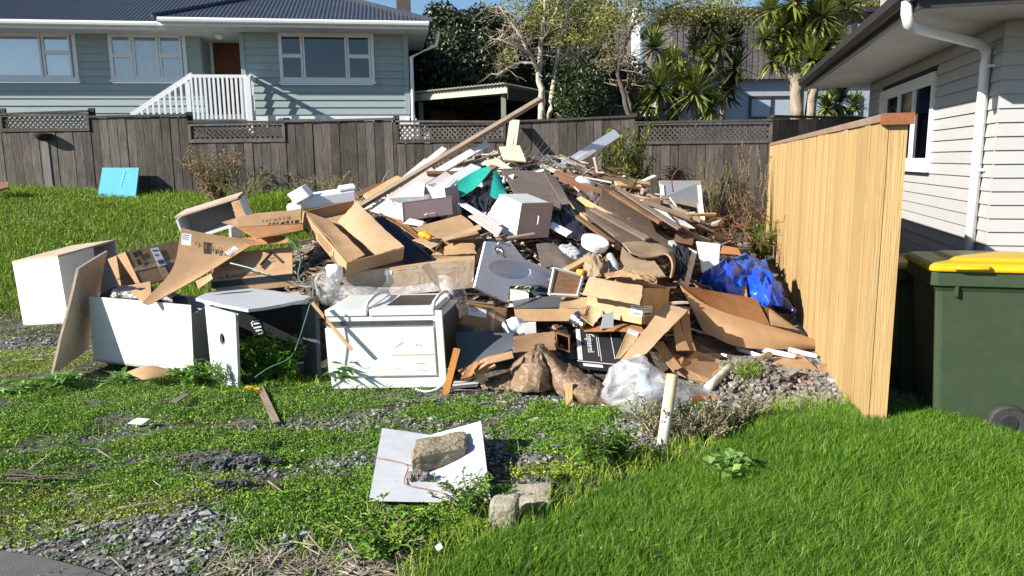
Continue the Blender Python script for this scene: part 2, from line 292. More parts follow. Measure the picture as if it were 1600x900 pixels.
# ------------------------------------------------------------------ object helpers
WP = {}                                                   # world position of each object's origin
def link(o, parent=None, at=None):
    COL.objects.link(o); at = Vector(at) if at is not None else Vector((0, 0, 0))
    if parent is not None:
        o.parent = parent; o.location = at-WP[parent.name]
    else: o.location = at
    WP[o.name] = at; return o
def tag(o, label=None, cat=None, group=None, kind=None):
    if label: o['label'] = label
    if cat: o['category'] = cat
    if group: o['group'] = group
    if kind: o['kind'] = kind
    return o
def thing(name, label, cat, loc, group=None):
    o = bpy.data.objects.new(name, None); o.empty_display_size = .1; link(o, None, loc); return tag(o, label, cat, group)
class MB:
    def __init__(s): s.v = []; s.f = []; s.mi = []; s.cur = 0
    def add(s, vs, fs):
        n = len(s.v); s.v += [tuple(p) for p in vs]; s.f += [tuple(i+n for i in f) for f in fs]; s.mi += [s.cur]*len(fs); return s
    def obox(s, o, a, b, c):                              # box from a corner and three edge vectors
        o, a, b, c = Vector(o), Vector(a), Vector(b), Vector(c)
        fs = [(0, 3, 2, 1), (4, 5, 6, 7), (0, 1, 5, 4), (1, 2, 6, 5), (2, 3, 7, 6), (3, 0, 4, 7)]
        if a.cross(b).dot(c) < 0: fs = [f[::-1] for f in fs]
        return s.add([o, o+a, o+a+b, o+b, o+c, o+a+c, o+a+b+c, o+b+c], fs)
    def cbox(s, c, size, rz=0, M3=None):
        m3 = M3 or Matrix.Rotation(rz, 3, 'Z'); x, y, z = [m3 @ Vector(e) for e in ((size[0], 0, 0), (0, size[1], 0), (0, 0, size[2]))]
        return s.obox(Vector(c)-(x+y+z)/2, x, y, z)
    def slab(s, pts, th, jit=0):                          # a flat sheet from its outline
        pts = [Vector(p) for p in pts]; n = Vector((0, 0, 0)); c = sum(pts, Vector())/len(pts)
        for i in range(len(pts)): n += (pts[i]-c).cross(pts[(i+1) % len(pts)]-c)
        n.normalize(); k = len(pts); bk = [p-n*th for p in pts]
        return s.add(pts+bk, [tuple(range(k)), tuple(range(2*k-1, k-1, -1))]+[((i+1) % k, i, k+i, k+(i+1) % k) for i in range(k)])
    def tube(s, pts, rads, n=8, cap=True):
        pts = [Vector(p) for p in pts]
        if not isinstance(rads, (list, tuple)): rads = [rads]*len(pts)
        vs, fs = [], []; ref = Vector((.13, .21, 1)).normalized()
        for i, p in enumerate(pts):
            d = (pts[min(i+1, len(pts)-1)]-pts[max(i-1, 0)]).normalized()
            u = d.cross(ref if abs(d.dot(ref)) < .95 else Vector((1, 0, 0))).normalized(); w = d.cross(u)
            for k in range(n):
                a = 2*math.pi*k/n; vs.append(p+(u*math.cos(a)+w*math.sin(a))*rads[i])
        for i in range(len(pts)-1):
            for k in range(n): fs.append((i*n+k, i*n+(k+1) % n, (i+1)*n+(k+1) % n, (i+1)*n+k))
        if cap: fs += [tuple(range(n-1, -1, -1)), tuple((len(pts)-1)*n+k for k in range(n))]
        return s.add(vs, fs)
    def lathe(s, o, axis, prof, n=20):                    # prof: (along, radius)
        axis = Vector(axis).normalized(); return s.tube([Vector(o)+axis*a for a, r in prof], [r for a, r in prof], n)
    def grid(s, rows):
        k = len(rows[0]); vs = [p for r in rows for p in r]
        return s.add(vs, [(i*k+j, i*k+j+1, (i+1)*k+j+1, (i+1)*k+j) for i in range(len(rows)-1) for j in range(k-1)])
    def build(s, name, mats, parent=None, smooth=False, at=None, sub=0, solid=0, bevel=0):
        if not isinstance(mats, (list, tuple)): mats = [mats]
        if at is None:
            if parent is not None: at = WP[parent.name]
            else:
                a = np.array(s.v); at = Vector((*a[:, :2].mean(0), a[:, 2].min()))
        me = bpy.data.meshes.new(name); at = Vector(at)
        me.from_pydata([Vector(p)-at for p in s.v], [], s.f)
        for mm in mats: me.materials.append(mm)
        if len(mats) > 1: me.polygons.foreach_set('material_index', s.mi)
        if smooth: me.polygons.foreach_set('use_smooth', [True]*len(me.polygons))
        me.update(); o = bpy.data.objects.new(name, me); link(o, parent, at)
        if sub: q = o.modifiers.new('sub', 'SUBSURF'); q.levels = q.render_levels = sub; q.boundary_smooth = 'PRESERVE_CORNERS'
        if solid: q = o.modifiers.new('solid', 'SOLIDIFY'); q.thickness = solid; q.offset = 0
        if solid and smooth: q = o.modifiers.new('edges', 'EDGE_SPLIT'); q.split_angle = R(42)
        if bevel: q = o.modifiers.new('bev', 'BEVEL'); q.width = bevel; q.segments = 2; q.limit_method = 'ANGLE'
        return o
def npmesh(name, V, F, mat, parent=None, at=(0, 0, 0), smooth=False):   # fast mesh from arrays (all faces the same size)
    V = np.asarray(V, np.float32)-np.asarray(at, np.float32); F = np.asarray(F, np.int32); k = F.shape[1]
    me = bpy.data.meshes.new(name); me.vertices.add(len(V)); me.vertices.foreach_set('co', V.ravel())
    me.loops.add(F.size); me.loops.foreach_set('vertex_index', F.ravel())
    me.polygons.add(len(F)); me.polygons.foreach_set('loop_start', np.arange(0, F.size, k, dtype=np.int32))
    me.polygons.foreach_set('loop_total', np.full(len(F), k, np.int32))
    me.polygons.foreach_set('use_smooth', np.full(len(F), bool(smooth)))
    me.update(calc_edges=True); me.validate()
    for mm in (mat if isinstance(mat, (list, tuple)) else [mat]): me.materials.append(mm)
    o = bpy.data.objects.new(name, me); return link(o, parent, at)
def plank(name, p0, p1, w, t, mat, up=(0, 0, 1), parent=None, taper=1.0):   # length along local X
    p0, p1 = Vector(p0), Vector(p1); d = p1-p0; L = d.length; x = d.normalized(); up = Vector(up)
    y = up.cross(x)
    if y.length < 1e-3: y = Vector((0, 1, 0))
    y.normalize(); z = x.cross(y)
    me = bpy.data.meshes.new(name); hw, ht = w/2, t/2
    j = lambda: random.uniform(-.12, .12)*w
    vs = []
    for i, xx in enumerate((0, L*.33, L*.67, L)):
        bw = random.uniform(-.04, .04)*t; k = 1-(1-taper)*i/3
        for sy, sz in ((-1, -1), (1, -1), (1, 1), (-1, 1)):
            vs.append((xx+(j() if i in (0, 3) else 0), sy*hw*k, sz*ht*k+bw))
    fs = [(0, 3, 2, 1), (12, 13, 14, 15)]
    for i in range(3):
        for k in range(4): fs.append((i*4+k, i*4+(k+1) % 4, (i+1)*4+(k+1) % 4, (i+1)*4+k))
    me.from_pydata(vs, [], fs); me.materials.append(mat); me.update()
    o = bpy.data.objects.new(name, me); COL.objects.link(o)
    mw = Matrix((x, y, z)).transposed().to_4x4(); mw.translation = p0
    if parent is not None: o.parent = parent; mw.translation = p0-WP[parent.name]
    o.matrix_local = mw if parent is not None else mw
    if parent is None: o.matrix_world = mw
    WP[o.name] = p0; return o
def text_on(txt, name, p, xd, yd, size, mat, parent, off=.004):
    cu = bpy.data.curves.new(name, 'FONT'); cu.body = txt; cu.size = size; cu.resolution_u = 2
    tmp = bpy.data.objects.new(name+'_t', cu); COL.objects.link(tmp)
    dg = bpy.context.evaluated_depsgraph_get(); me = bpy.data.meshes.new_from_object(tmp.evaluated_get(dg)); bpy.data.objects.remove(tmp)
    x = Vector(xd).normalized(); n = x.cross(Vector(yd)).normalized(); y = n.cross(x)
    M4 = Matrix((x, y, n)).transposed().to_4x4(); M4.translation = Vector(p)+n*off-WP[parent.name]
    me.transform(M4); me.materials.clear(); me.materials.append(mat); me.name = name
    o = bpy.data.objects.new(name, me); link(o, parent, WP[parent.name]); return o
class Plane:
    def __init__(s, o, u, n): s.o, s.u, s.n = Vector(o), Vector(u).normalized(), Vector(n).normalized()
    def hit(s, px, py, off=0):
        q = PLN(px, py, s.o+s.n*off, s.n)-s.o; return q.dot(s.u), (s.o+q).z
    def pt(s, a, z, off=0): p = s.o+s.u*a+s.n*off; return Vector((p.x, p.y, z))
    def bar(s, mb, s0, s1, z0, z1, o0, o1):
        return mb.obox(s.pt(s0, z0, o0), s.u*(s1-s0), s.n*(o1-o0), Vector((0, 0, z1-z0)))
def boards(pl, s0, s1, z0, z1, ex, openings, mat, parent, tb=.032, tt=.006):
    z = z0; rows = int(math.ceil((z1-z0)/ex))
    for r in range(rows):
        za, zb = z0+r*ex, min(z1, z0+(r+1)*ex)+.012
        iv = [(s0, s1)]
        for (a, b_, c, d) in openings:
            ov = min(zb-.012, d)-max(za, c)
            if ov < ex*.25: continue
            nv = []
            for (p, q) in iv:
                if b_ <= p or a >= q: nv.append((p, q)); continue
                if a > p: nv.append((p, a))
                if b_ < q: nv.append((b_, q))
            iv = nv
        for (p, q) in iv:
            if q-p < .03: continue
            mb = MB(); P = lambda a, zz, of: pl.pt(a, zz, of)
            mb.add([P(p, za, 0), P(q, za, 0), P(q, zb, 0), P(p, zb, 0), P(p, za, tb), P(q, za, tb), P(q, zb, tt), P(p, zb, tt)],
                   [(4, 5, 6, 7), (0, 3, 2, 1), (0, 1, 5, 4), (3, 7, 6, 2), (0, 4, 7, 3), (1, 2, 6, 5)])
            mb.build('weatherboard', mat, parent)
def window(pl, s0, s1, z0, z1, cells, parent, fm, gm, back=None, fw=.07, depth=.05, sw=.04, sill=.05, blind=None):
    mb = MB(); B = pl.bar
    B(mb, s0, s0+fw, z0, z1, -.02, depth); B(mb, s1-fw, s1, z0, z1, -.02, depth)
    B(mb, s0+fw, s1-fw, z1-fw, z1, -.02, depth-.002); B(mb, s0+fw, s1-fw, z0, z0+fw*.7, -.02, depth-.002)
    w = mb.build('window', fm, parent)
    mb = MB(); B(mb, s0-.03, s1+.03, z0-sill, z0-.001, -.02, depth+.05); mb.build('window_sill', fm, w)
    for i, (a, b_, cuts) in enumerate(cells):
        zz = [z0+fw*.7]+list(cuts)+[z1-fw]
        mb = MB(); B(mb, a, a+sw, zz[0], zz[-1], -.015, depth-.012); B(mb, b_-sw, b_, zz[0], zz[-1], -.015, depth-.012)
        for k in range(len(zz)-1):
            B(mb, a+sw, b_-sw, zz[k], zz[k]+sw, -.014, depth-.014); B(mb, a+sw, b_-sw, zz[k+1]-sw, zz[k+1]-.001, -.014, depth-.014)
        mb.build('sash', fm, w)
        for k in range(len(zz)-1):
            mb = MB(); B(mb, a+sw, b_-sw, zz[k]+sw, zz[k+1]-sw, .0, .006); mb.build('pane', gm, w)
    if back is not None:
        mb = MB(); n = 40; rows = []
        for zz in (z0, z1):
            rows.append([pl.pt(s0+(s1-s0)*k/n, zz, -.10+(.025*math.sin(k*1.9)+.012*math.sin(k*.7) if back is CURT else 0)) for k in range(n+1)])
        mb.grid(rows); mb.build('curtain', back, w, smooth=True)
    mb = MB(); B(mb, s0, s1, z0, z1, -.5, -.45); mb.build('dark_room', DARKI, w)
    return w
# ------------------------------------------------------------------ ground sheet
gx = np.concatenate([[-400, -120, -50, -25, -16], np.arange(-11, 9.01, .09), [12, 18, 30, 60, 150, 400]])
gy = np.concatenate([[-100, -30, -8, -2], np.arange(1, 15.01, .09), [15.5, 16, 17, 20, 26, 40, 80, 200, 600]])
XX, YY = np.meshgrid(gx, gy); ZZ = gz(XX, YY); nx, ny = len(gx), len(gy)
idx = np.arange(nx*ny).reshape(ny, nx)
tag(npmesh('ground', np.stack([XX, YY, ZZ], -1).reshape(-1, 3), np.stack([idx[:-1, :-1], idx[:-1, 1:], idx[1:, 1:], idx[1:, :-1]], -1).reshape(-1, 4), SOIL, smooth=True), kind='structure')
# concrete drive corner
mb = MB(); dp = [G(x_, y_, .025) for x_, y_ in ((-60, 851), (0, 858), (70, 869), (130, 884), (185, 901), (240, 925), (200, 1200), (-600, 1200), (-600, 845))]
mb.slab([Vector((p.x, p.y, .025)) for p in dp][::-1], .12); tag(mb.build('driveway', CONC, bevel=.01), kind='structure')

# ------------------------------------------------------------------ blue-grey weatherboard house behind the dark fence
ang = R(9); hu = Vector((math.cos(ang), math.sin(ang), 0)); hn = Vector((math.sin(ang), -math.cos(ang), 0))
cw = W(636, 110, 17.2); P2 = Plane((cw.x, cw.y, 0), hu, hn); P1 = Plane(P2.pt(0, 0, -.65), hu, hn); P3 = Plane(P1.pt(0, 0, -.9), hu, hn)
house = thing('weatherboard_house', 'pale blue-grey weatherboard house with dark iron roof and white windows behind the dark fence', 'house', P2.pt(-4, gzf(-6, 17), 0))
zb = 2.0; zt = P2.hit(630, 52)[1]
def rect(pl, x0, y0, x1, y1):
    a = pl.hit(x0, y0); b_ = pl.hit(x1, y0); c = pl.hit((x0+x1)/2, y0)[1]; d = pl.hit((x0+x1)/2, y1)[1]
    return a[0], b_[0], d, c
wA = rect(P1, -80, 48, 117, 124); wB = rect(P1, 168, 50, 289, 125); wC = rect(P2, 434, 50, 583, 128)
s312 = P1.hit(314, 90)[0]; s378 = P2.hit(379, 90)[0]; sfnd = P2.hit(500, 179)[1]
boards(P1, P1.hit(-260, 90)[0], s312, zb, zt, .155, [wA, wB], BOARD_L, house)
boards(P2, s378, 0, sfnd, zt, .155, [wC], BOARD_L, house)
# return walls at the porch
pr = Plane(P2.pt(s378, 0), -hn, -hu); boards(pr, 0, 1.5, zb, zt, .155, [], BOARD_L, house)
pl2 = Plane(P1.pt(s312, 0), -hn, hu); boards(pl2, 0, .9, zb, zt, .155, [], BOARD_L, house)
pend = Plane(P2.pt(0, 0), -hn, hu); boards(pend, 0, 5, zb, zt, .155, [], BOARD_L, house)
mb = MB(); P3.bar(mb, P3.hit(300, 90)[0]-.3, s378+.3, zb, zt, -.1, 0); mb.build('porch_wall', BOARD_L, house)
mb = MB(); P2.bar(mb, s378-.02, 0.02, zb-.6, sfnd, -.3, .012); mb.build('foundation', HW, house)
mb = MB(); P2.bar(mb, -.07, .04, sfnd, zt, -.02, .045); mb.build('corner_trim', BOARD_L, house); mb = MB(); P2.bar(mb, s378-.04, s378+.05, sfnd, zt, -.02, .045); mb.build('corner_trim', BOARD_L, house)
# windows
def cellx(pl, *xs): return [pl.hit(x, 90)[0] for x in xs]
zA = P1.hit(90, 82)[1]; zB = P1.hit(228, 87)[1]; zC = P2.hit(508, 88)[1]
a0, a1, a2, a3 = cellx(P1, -74, 66, 68, 112)
window(P1, *wA, [(a0, a1, []), (a2, a3, [zA])], house, HW, glass('pale_window_glass', (.97, .98, 1), .3), BLIND)
b0, b1, b2, b3 = cellx(P1, 172, 208, 249, 285)
window(P1, *wB, [(b0, b1, [zB]), (b1+.01, b2, []), (b2+.01, b3, [zB])], house, HW, GLS, CURT)
c0, c1, c2, c3 = cellx(P2, 438, 473, 542, 579)
window(P2, *wC, [(c0, c1, [zC]), (c1+.01, c2, []), (c2+.01, c3, [zC])], house, HW, GLSD, None)
# door in the porch
d0, d1 = P3.hit(334, 90)[0], P3.hit(380, 90)[0]; dz0, dz1 = P3.hit(350, 190)[1], P3.hit(350, 66)[1]
mb = MB(); P3.bar(mb, d0-.08, d0, dz0, dz1+.08, 0, .05); P3.bar(mb, d0, d1, dz1, dz1+.08, 0, .05); mb.build('door_frame', HW, house)
mb = MB(); P3.bar(mb, d0, d1, dz0, dz1, .003, .03); dr = mb.build('door', DOORR, house)
mb = MB(); mb.tube([P3.pt(d1-.12, dz0+1.02, .03), P3.pt(d1-.12, dz0+1.02, .07), P3.pt(d1-.22, dz0+1.02, .075)], .012, 6); mb.build('handle', CHROME, dr)
# eaves, gutters, roofs
ze = P2.hit(500, 41, .75)[1]; sL = P2.hit(247, 30, .75)[0]; sR = P2.hit(670, 42, .75)[0]; zeA = ze+.02
def eave(pl, a, b_, z, of, wallof, nm):
    mb = MB(); pl.bar(mb, a, b_, z-.02, z, wallof, of-.02); mb.build('soffit', SOFF, house)
    mb = MB(); pl.bar(mb, a, b_, z-.03, z+.09, of-.02, of); mb.build('fascia', HW, house)
    mb = MB(); mb.tube([pl.pt(a, z+.075, of+.05), pl.pt(b_, z+.075, of+.05)], .055, 8); mb.build('gutter', HW, house)
eave(P2, sL, sR, ze, .75, -2.4, 'wing')
eave(P1, -13.5+sL*0, sL+.6, zeA, .75, -.2, 'main')
ends = Plane(P2.pt(sR, 0, .75), -hn, hu)
mb = MB(); ends.bar(mb, 0, 5, ze-.03, ze+.09, -.02, 0); mb.build('fascia', HW, house)
tp = math.tan(R(23))
def ribbed(fn, s0, s1, dmax, period=.085, amp=.018):
    mb = MB(); n = int((s1-s0)/period*2)
    for i in range(n):
        a, b_ = s0+(s1-s0)*i/n, s0+(s1-s0)*(i+1)/n; ha, hb = (amp, 0) if i % 2 else (0, amp)
        da, db = max(.001, dmax(a)), max(.001, dmax(b_))
        mb.add([fn(a, 0, ha), fn(b_, 0, hb), fn(b_, db, hb), fn(a, da, ha)], [(0, 1, 2, 3)])
    return mb
wid = sR-sL; z0r = ze+.11
mb = ribbed(lambda s, d, h: P2.pt(s, z0r+d*tp+h, .80-d), sL-.1, sR+.1, lambda s: min(s-sL+.1, sR+.1-s)+.02); mb.build('roof', ROOFC, house)
mb = ribbed(lambda s, d, h: P2.pt(sR+.1-d, z0r+d*tp+h, .80-s), 0, 6.5, lambda s: min(s, wid/2+.1)+.02); mb.build('roof', ROOFC, house)
mb = ribbed(lambda s, d, h: P2.pt(sL-.1+d, z0r+d*tp+h, .80-s), 0, 6.5, lambda s: min(s, wid/2+.1)+.02); mb.build('roof', ROOFC, house)
mb = ribbed(lambda s, d, h: P1.pt(s, zeA+.11+d*tp+h, .80-d), -14, sL+wid/2, lambda s: 5.5); mb.build('roof', ROOFC, house)
mb = MB(); ap = P2.pt((sL+sR)/2, z0r+(wid/2+.1)*tp+.03, .80-wid/2-.1)
mb.tube([P2.pt(sR+.1, z0r+.03, .80), ap], .05, 6); mb.tube([P2.pt(sL-.1, z0r+.03, .80), ap], .05, 6); mb.build('ridge_capping', ROOFC, house)
q = W(631, 24, 20.5); mb = MB(); mb.cbox((q.x, q.y, q.z-.2), (.36, .36, 2.2), ang); ch = mb.build('chimney', CHIM, house)
# downpipe offset at the right corner
mb = MB(); mb.tube([P2.pt(.7, ze+.02, .2), P2.pt(.65, ze-.25, .1), P2.pt(.1, ze-.5, .06), P2.pt(.1, zb, .06)], .04, 8); mb.build('downpipe', HW, house)
q = P1.pt(P1.hit(347, 47)[0], zt-.03, .35); mb = MB(); mb.lathe(q, (0, 0, -1), [(0, .09), (.05, .09), (.09, .05), (.10, .01)], 12); mb.build('porch_light', HW, house)
# porch steps and balustrade
P4 = Plane(P1.pt(0, 0, 1.25), hu, hn)
p0 = P4.hit(300, 119); p1 = P4.hit(384, 119); pe = P4.hit(205, 185); pb = P4.hit(340, 185)[1]
mb = MB(); P4.bar(mb, p0[0]-.05, p1[0]+.02, p0[1]-.03, p0[1]+.03, -.07, .05); mb.build('handrail', HW, house)
mb = MB(); a = P4.pt(p0[0], p0[1]-.035, -.06); bq = P4.pt(pe[0], pe[1], -.06); mb.obox(a, bq-a, hn*.1, (0, 0, .11)); mb.build('handrail', HW, house)
deck = pb-.02
mb = MB(); P4.bar(mb, p0[0]-.1, p1[0], deck-.02, deck+.10, -.05, .012); mb.build('bottom_rail', HW, house)
mb = MB(); P4.bar(mb, p0[0]-.1, p1[0], deck-.2, deck-.02, -1.2, -.06); mb.build('porch_deck', BOARD_L, house)
n = 13
for i in range(n):
    s = p0[0]-.02+(p1[0]-p0[0])*i/(n-1); mb = MB(); P4.bar(mb, s-.02, s+.025, deck, p0[1]-.03, .012, .05); mb.build('baluster', HW, house)
n = 11
for i in range(1, n):
    t = i/n; s = p0[0]+(pe[0]-p0[0])*t; zt_ = p0[1]+(pe[1]-p0[1])*t; mb = MB(); P4.bar(mb, s-.02, s+.02, zt_-1.0, zt_-.01, .012, .05); mb.build('baluster', HW, house)
mb = MB(); P4.bar(mb, p1[0]-.02, p1[0]+.09, deck-.3, p0[1], -.04, .06); mb.build('post', HW, house); mb = MB(); P4.bar(mb, P4.hit(293, 140)[0]-.03, P4.hit(293, 140)[0]+.06, deck-.3, p0[1]-.12, -.04, .055); mb.build('post', HW, house)
sd = Plane(P4.pt(p1[0]+.05, 0), -hn, hu)
for i in range(1, 8): mb = MB(); sd.bar(mb, .16*i-.02, .16*i+.02, deck, p0[1]-.03, -.02, .02); mb.build('baluster', HW, house)
mb = MB(); sd.bar(mb, 0, 1.2, p0[1]-.03, p0[1]+.03, -.05, .05); mb.build('handrail', HW, house)
mb = MB()
for k in range(5): P4.bar(mb, p0[0]-.3*(k+1)-.1, p0[0]-.3*k-.1, deck-.19*(k+1)-.05, deck-.19*(k+1), -1.1, -.08)
mb.build('porch_steps', BOARD_L, house)

# ------------------------------------------------------------------ dark paling fence
FY = 13.5
fence = thing('paling_fence', 'long weathered dark grey paling fence with lattice panels behind the rubbish heap', 'fence', (0, FY, gzf(0, FY)))
FP = Plane((0, FY, 0), (1, 0, 0), (0, -1, 0))
secs = [(-130, 0, 174, 174, 0), (0, 140, 177, 172, 200), (140, 293, 181, 178, 0), (293, 445, 189, 189, 217), (445, 618, 188, 184, 0), (618, 790, 188, 189, 217), (790, 992, 189, 180, 0), (992, 1207, 190, 186, 219)]
for (xa, xb, ya, yb, yl) in secs:
    sa, sb = FP.hit(xa, 180)[0], FP.hit(xb, 180)[0]; za, zb_ = FP.hit(xa, ya)[1], FP.hit(xb, yb)[1]
    zlat = FP.hit((xa+xb)/2, yl)[1] if yl else None
    s = sa+.008
    while s < sb-.05:
        w = min(random.uniform(.142, .156), sb-s-.004); ztop = (zlat-.06 if yl else za+(zb_-za)*(s+w/2-sa)/(sb-sa)-.035)+random.uniform(-.008, .004)
        mb = MB(); off = random.uniform(0, .012); lean = random.uniform(-.006, .006); zz = gzf(s+w/2, FY)-.06
        a = FP.pt(s, zz, off); mb.add([a, a+Vector((w, 0, 0)), FP.pt(s+w+lean, ztop, off), FP.pt(s+lean, ztop, off), FP.pt(s, zz, off+.02), FP.pt(s+w, zz, off+.02), FP.pt(s+w+lean, ztop, off+.02), FP.pt(s+lean, ztop, off+.02)],
               [(4, 5, 6, 7), (0, 3, 2, 1), (0, 1, 5, 4), (1, 2, 6, 5), (2, 3, 7, 6), (3, 0, 4, 7)])
        mb.build('paling', W_FEN, fence); s += w+random.uniform(.005, .009)
    mb = MB()
    mb.add([FP.pt(sa, za-.035, -.04), FP.pt(sb, zb_-.035, -.04), FP.pt(sb, zb_, -.04), FP.pt(sa, za, -.04), FP.pt(sa, za-.035, .06), FP.pt(sb, zb_-.035, .06), FP.pt(sb, zb_, .06), FP.pt(sa, za, .06)],
           [(4, 5, 6, 7), (0, 3, 2, 1), (0, 1, 5, 4), (1, 2, 6, 5), (2, 3, 7, 6), (3, 0, 4, 7)]); mb.build('capping', W_FEN, fence)
    mb = MB(); FP.bar(mb, sa+.002, sb-.002, min(gzf(sa, FY), gzf(sb, FY))-.1, (zlat-.07 if yl else min(za, zb_)-.05), -.004, -.001); mb.build('added_gap_blocker', W_FEN2, fence)  # added sheet that keeps the gaps between palings dark, no real fence part
    for zr in (.35, 1.0): mb = MB(); zz = gzf((sa+sb)/2, FY)+zr; FP.bar(mb, sa, sb, zz, zz+.09, -.055, -.005); mb.build('rail', W_FEN2, fence)
    mb = MB(); zz = gzf(sb, FY); FP.bar(mb, sb-.05, sb+.05, zz-.3, max(za, zb_)+.04, -.11, -.06); mb.build('post', W_FEN2, fence)
    if yl:
        zA_ = min(za, zb_)-.038
        mb = MB(); FP.bar(mb, sa+.002, sb-.002, zlat-.06, zlat, -.02, .05); FP.bar(mb, sa+.002, sb-.002, zA_-.03, zA_, -.02, .05)
        FP.bar(mb, sa+.002, sa+.05, zlat, zA_-.03, -.02, .048); FP.bar(mb, sb-.05, sb-.002, zlat, zA_-.03, -.02, .048); mb.build('lattice_frame', W_FEN, fence)
        mb = MB(); L0, L1, z0, z1 = sa+.05, sb-.05, zlat, zA_-.03; hh = z1-z0; st = .062*1.414
        for sg, of in ((1, .012), (-1, .02)):
            c = L0-hh if sg > 0 else L0
            while c < (L1 if sg > 0 else L1+hh):
                pts = []
                for t in (0, hh):
                    pts.append((c+sg*t, z0+t))
                (ax, az), (bx, bz) = pts
                if ax > bx: ax, az, bx, bz = bx, bz, ax, az
                if bx > L0 and ax < L1:
                    k = (bz-az)/(bx-ax)
                    if ax < L0: az += (L0-ax)*k; ax = L0
                    if bx > L1: bz -= (bx-L1)*k; bx = L1
                    if bx-ax > .02:
                        p, q = FP.pt(ax, az, of), FP.pt(bx, bz, of); d = (q-p).normalized(); nn = d.cross(hn*0+Vector((0, -1, 0)))*.015
                        mb.obox(p-nn, q-p, nn*2, Vector((0, -.006, 0)))
                c += st
        tag(mb.build('lattice', W_FEN, fence), kind='stuff')
# short return that runs on to the grey house
ra, rb = FP.pt(FP.hit(1207, 180)[0], 0), W(1350, 180, 14.6); rb = Vector((rb.x, rb.y, 0)); RP = Plane(ra, rb-ra, Vector(((rb-ra).y, -(rb-ra).x, 0)))
Lr = (rb-ra).length; s = .01
while s < Lr:
    p = RP.pt(s, 0); mb = MB(); w = .148; RP.bar(mb, s, s+w, gzf(p.x, p.y)-.1, FP.hit(1215, 187)[1]+random.uniform(-.01, 0)+.08*s/Lr, random.uniform(0, .006), .022); mb.build('paling', W_FEN, fence); s += w+.006
mb = MB(); RP.bar(mb, 0, Lr, FP.hit(1215, 186)[1]+.03, FP.hit(1215, 186)[1]+.07, -.05, .04); mb.build('capping', W_FEN2, fence)
# hanging basket on the fence
q = W(66, 207, FY-.12); mb = MB(); mb.lathe(q-Vector((0, 0, .05)), (0, 0, -1), [(-.03, .14), (0, .14), (.05, .11), (.09, .05), (.10, .01)], 14)
bk = mb.build('hanging_basket', DARKI, smooth=True); tag(bk, 'small dark hanging basket of moss on the left of the dark fence', 'plant basket')
# single loose pale paling
mb = MB(); p = FP.hit(75, 250)[0]; FP.bar(mb, p-.07, p+.06, gzf(p, FY), FP.hit(60, 218)[1], .03, .045)
tag(mb.build('timber_board', mk('pale_grey_paling', (.2, .19, .185), (.14, .13, .13), 4, (9, 9, 1), rough=.9)), 'pale grey upright board on the dark fence under the hanging basket', 'board')

# ------------------------------------------------------------------ new timber fence on the right
fdir = Vector((.2538, .9673, 0)); gdir = Vector((.9673, -.2538, 0))
N0 = G(1346, 686); NP = Plane(N0, fdir, -gdir); LF = 8.4; FH = 1.88
nf = thing('timber_fence', 'new unpainted pine fence with brown capping beside the green bin', 'fence', N0)
s = .035
while s < LF:
    w = random.uniform(.142, .152); mb = MB(); p = NP.pt(s, 0); NP.bar(mb, s, s+w, -.05, FH-.045, random.uniform(-.024, -.018), random.uniform(-.006, .006)); mb.build('paling', W_NEW, nf, bevel=.004); s += w+random.uniform(.004, .008)
mb = MB(); NP.bar(mb, 0, .032, -.05, FH-.046, -.03, .006); mb.build('edge_strip', W_NEW, nf)
mb = MB(); NP.bar(mb, .004, .10, -.05, FH-.048, -.128, -.032); mb.build('post', W_NEW, nf)
for k in range(1, 5): mb = MB(); NP.bar(mb, 2.0*k, 2.0*k+.1, -.05, FH-.05, -.13, -.028); mb.build('post', W_NEW, nf)
for zz in (.3, 1.0, 1.6): mb = MB(); NP.bar(mb, .12, LF, zz, zz+.09, -.075, -.028); mb.build('rail', W_NEW, nf)
mb = MB(); NP.bar(mb, .0, LF, FH-.044, FH, -.145, .010); mb.build('capping', W_CAP, nf, bevel=.004)
mb = MB(); NP.bar(mb, -.035, -.002, FH-.06, FH+.002, -.15, .014); mb.build('capping_end', mk('red_brown_timber', (.27, .105, .045), (.2, .075, .03), 6, (3, 3, 3), rough=.7, bump=.2), nf)

# ------------------------------------------------------------------ warm grey weatherboard house on the right
C0 = W(1545, 365, 7.5); C0.z = 0; SP = Plane(C0, fdir, -gdir); FW = Plane(C0, gdir, -fdir)
rh = thing('grey_house', 'warm grey weatherboard house with white downpipe behind the new fence', 'house', C0+gdir*3+fdir*3)
zs = 2.92; EX = .133
def rect2(pl, xl, yl, xr, yr, ybr):
    a = pl.hit(xl, yl)[0]; b_, zt_ = pl.hit(xr, yr); return b_, a, pl.hit(xr, ybr)[1], zt_
wR = rect2(SP, 1380, 147, 1467, 111, 262)
boards(SP, 0.0, 6.35, .1, zs, EX, [wR], BOARD_R, rh, .028, .006)
boards(FW, -0.027, 7, .1, zs, EX, [], BOARD_R, rh, .028, .006)
mb = MB(); mb.obox(SP.pt(6.35, .1, .02), gdir*6, fdir*.1, (0, 0, zs-.1)); mb.build('end_wall', BOARD_R, rh)
mb = MB(); mb.obox(SP.pt(.1, -.2, -.55), gdir*6, fdir*6, (0, 0, .3)); mb.build('floor_slab', DARKI, rh)
x0, x1, x2, x3 = [SP.hit(x, 200)[0] for x in (1457, 1428, 1405, 1384)]
window(SP, *wR, [(x0, x1, []), (x1+.01, x2, []), (x2+.01, x3, [])], rh, HW, GLSD, CURT, fw=.10, depth=.05, sw=.045, sill=.06)
OV = 1.02; GE = 7.2
mb = MB(); mb.obox(SP.pt(-OV, zs, -7), gdir*(-7-OV+.02)*1, fdir*GE, (0, 0, .02)) if False else None
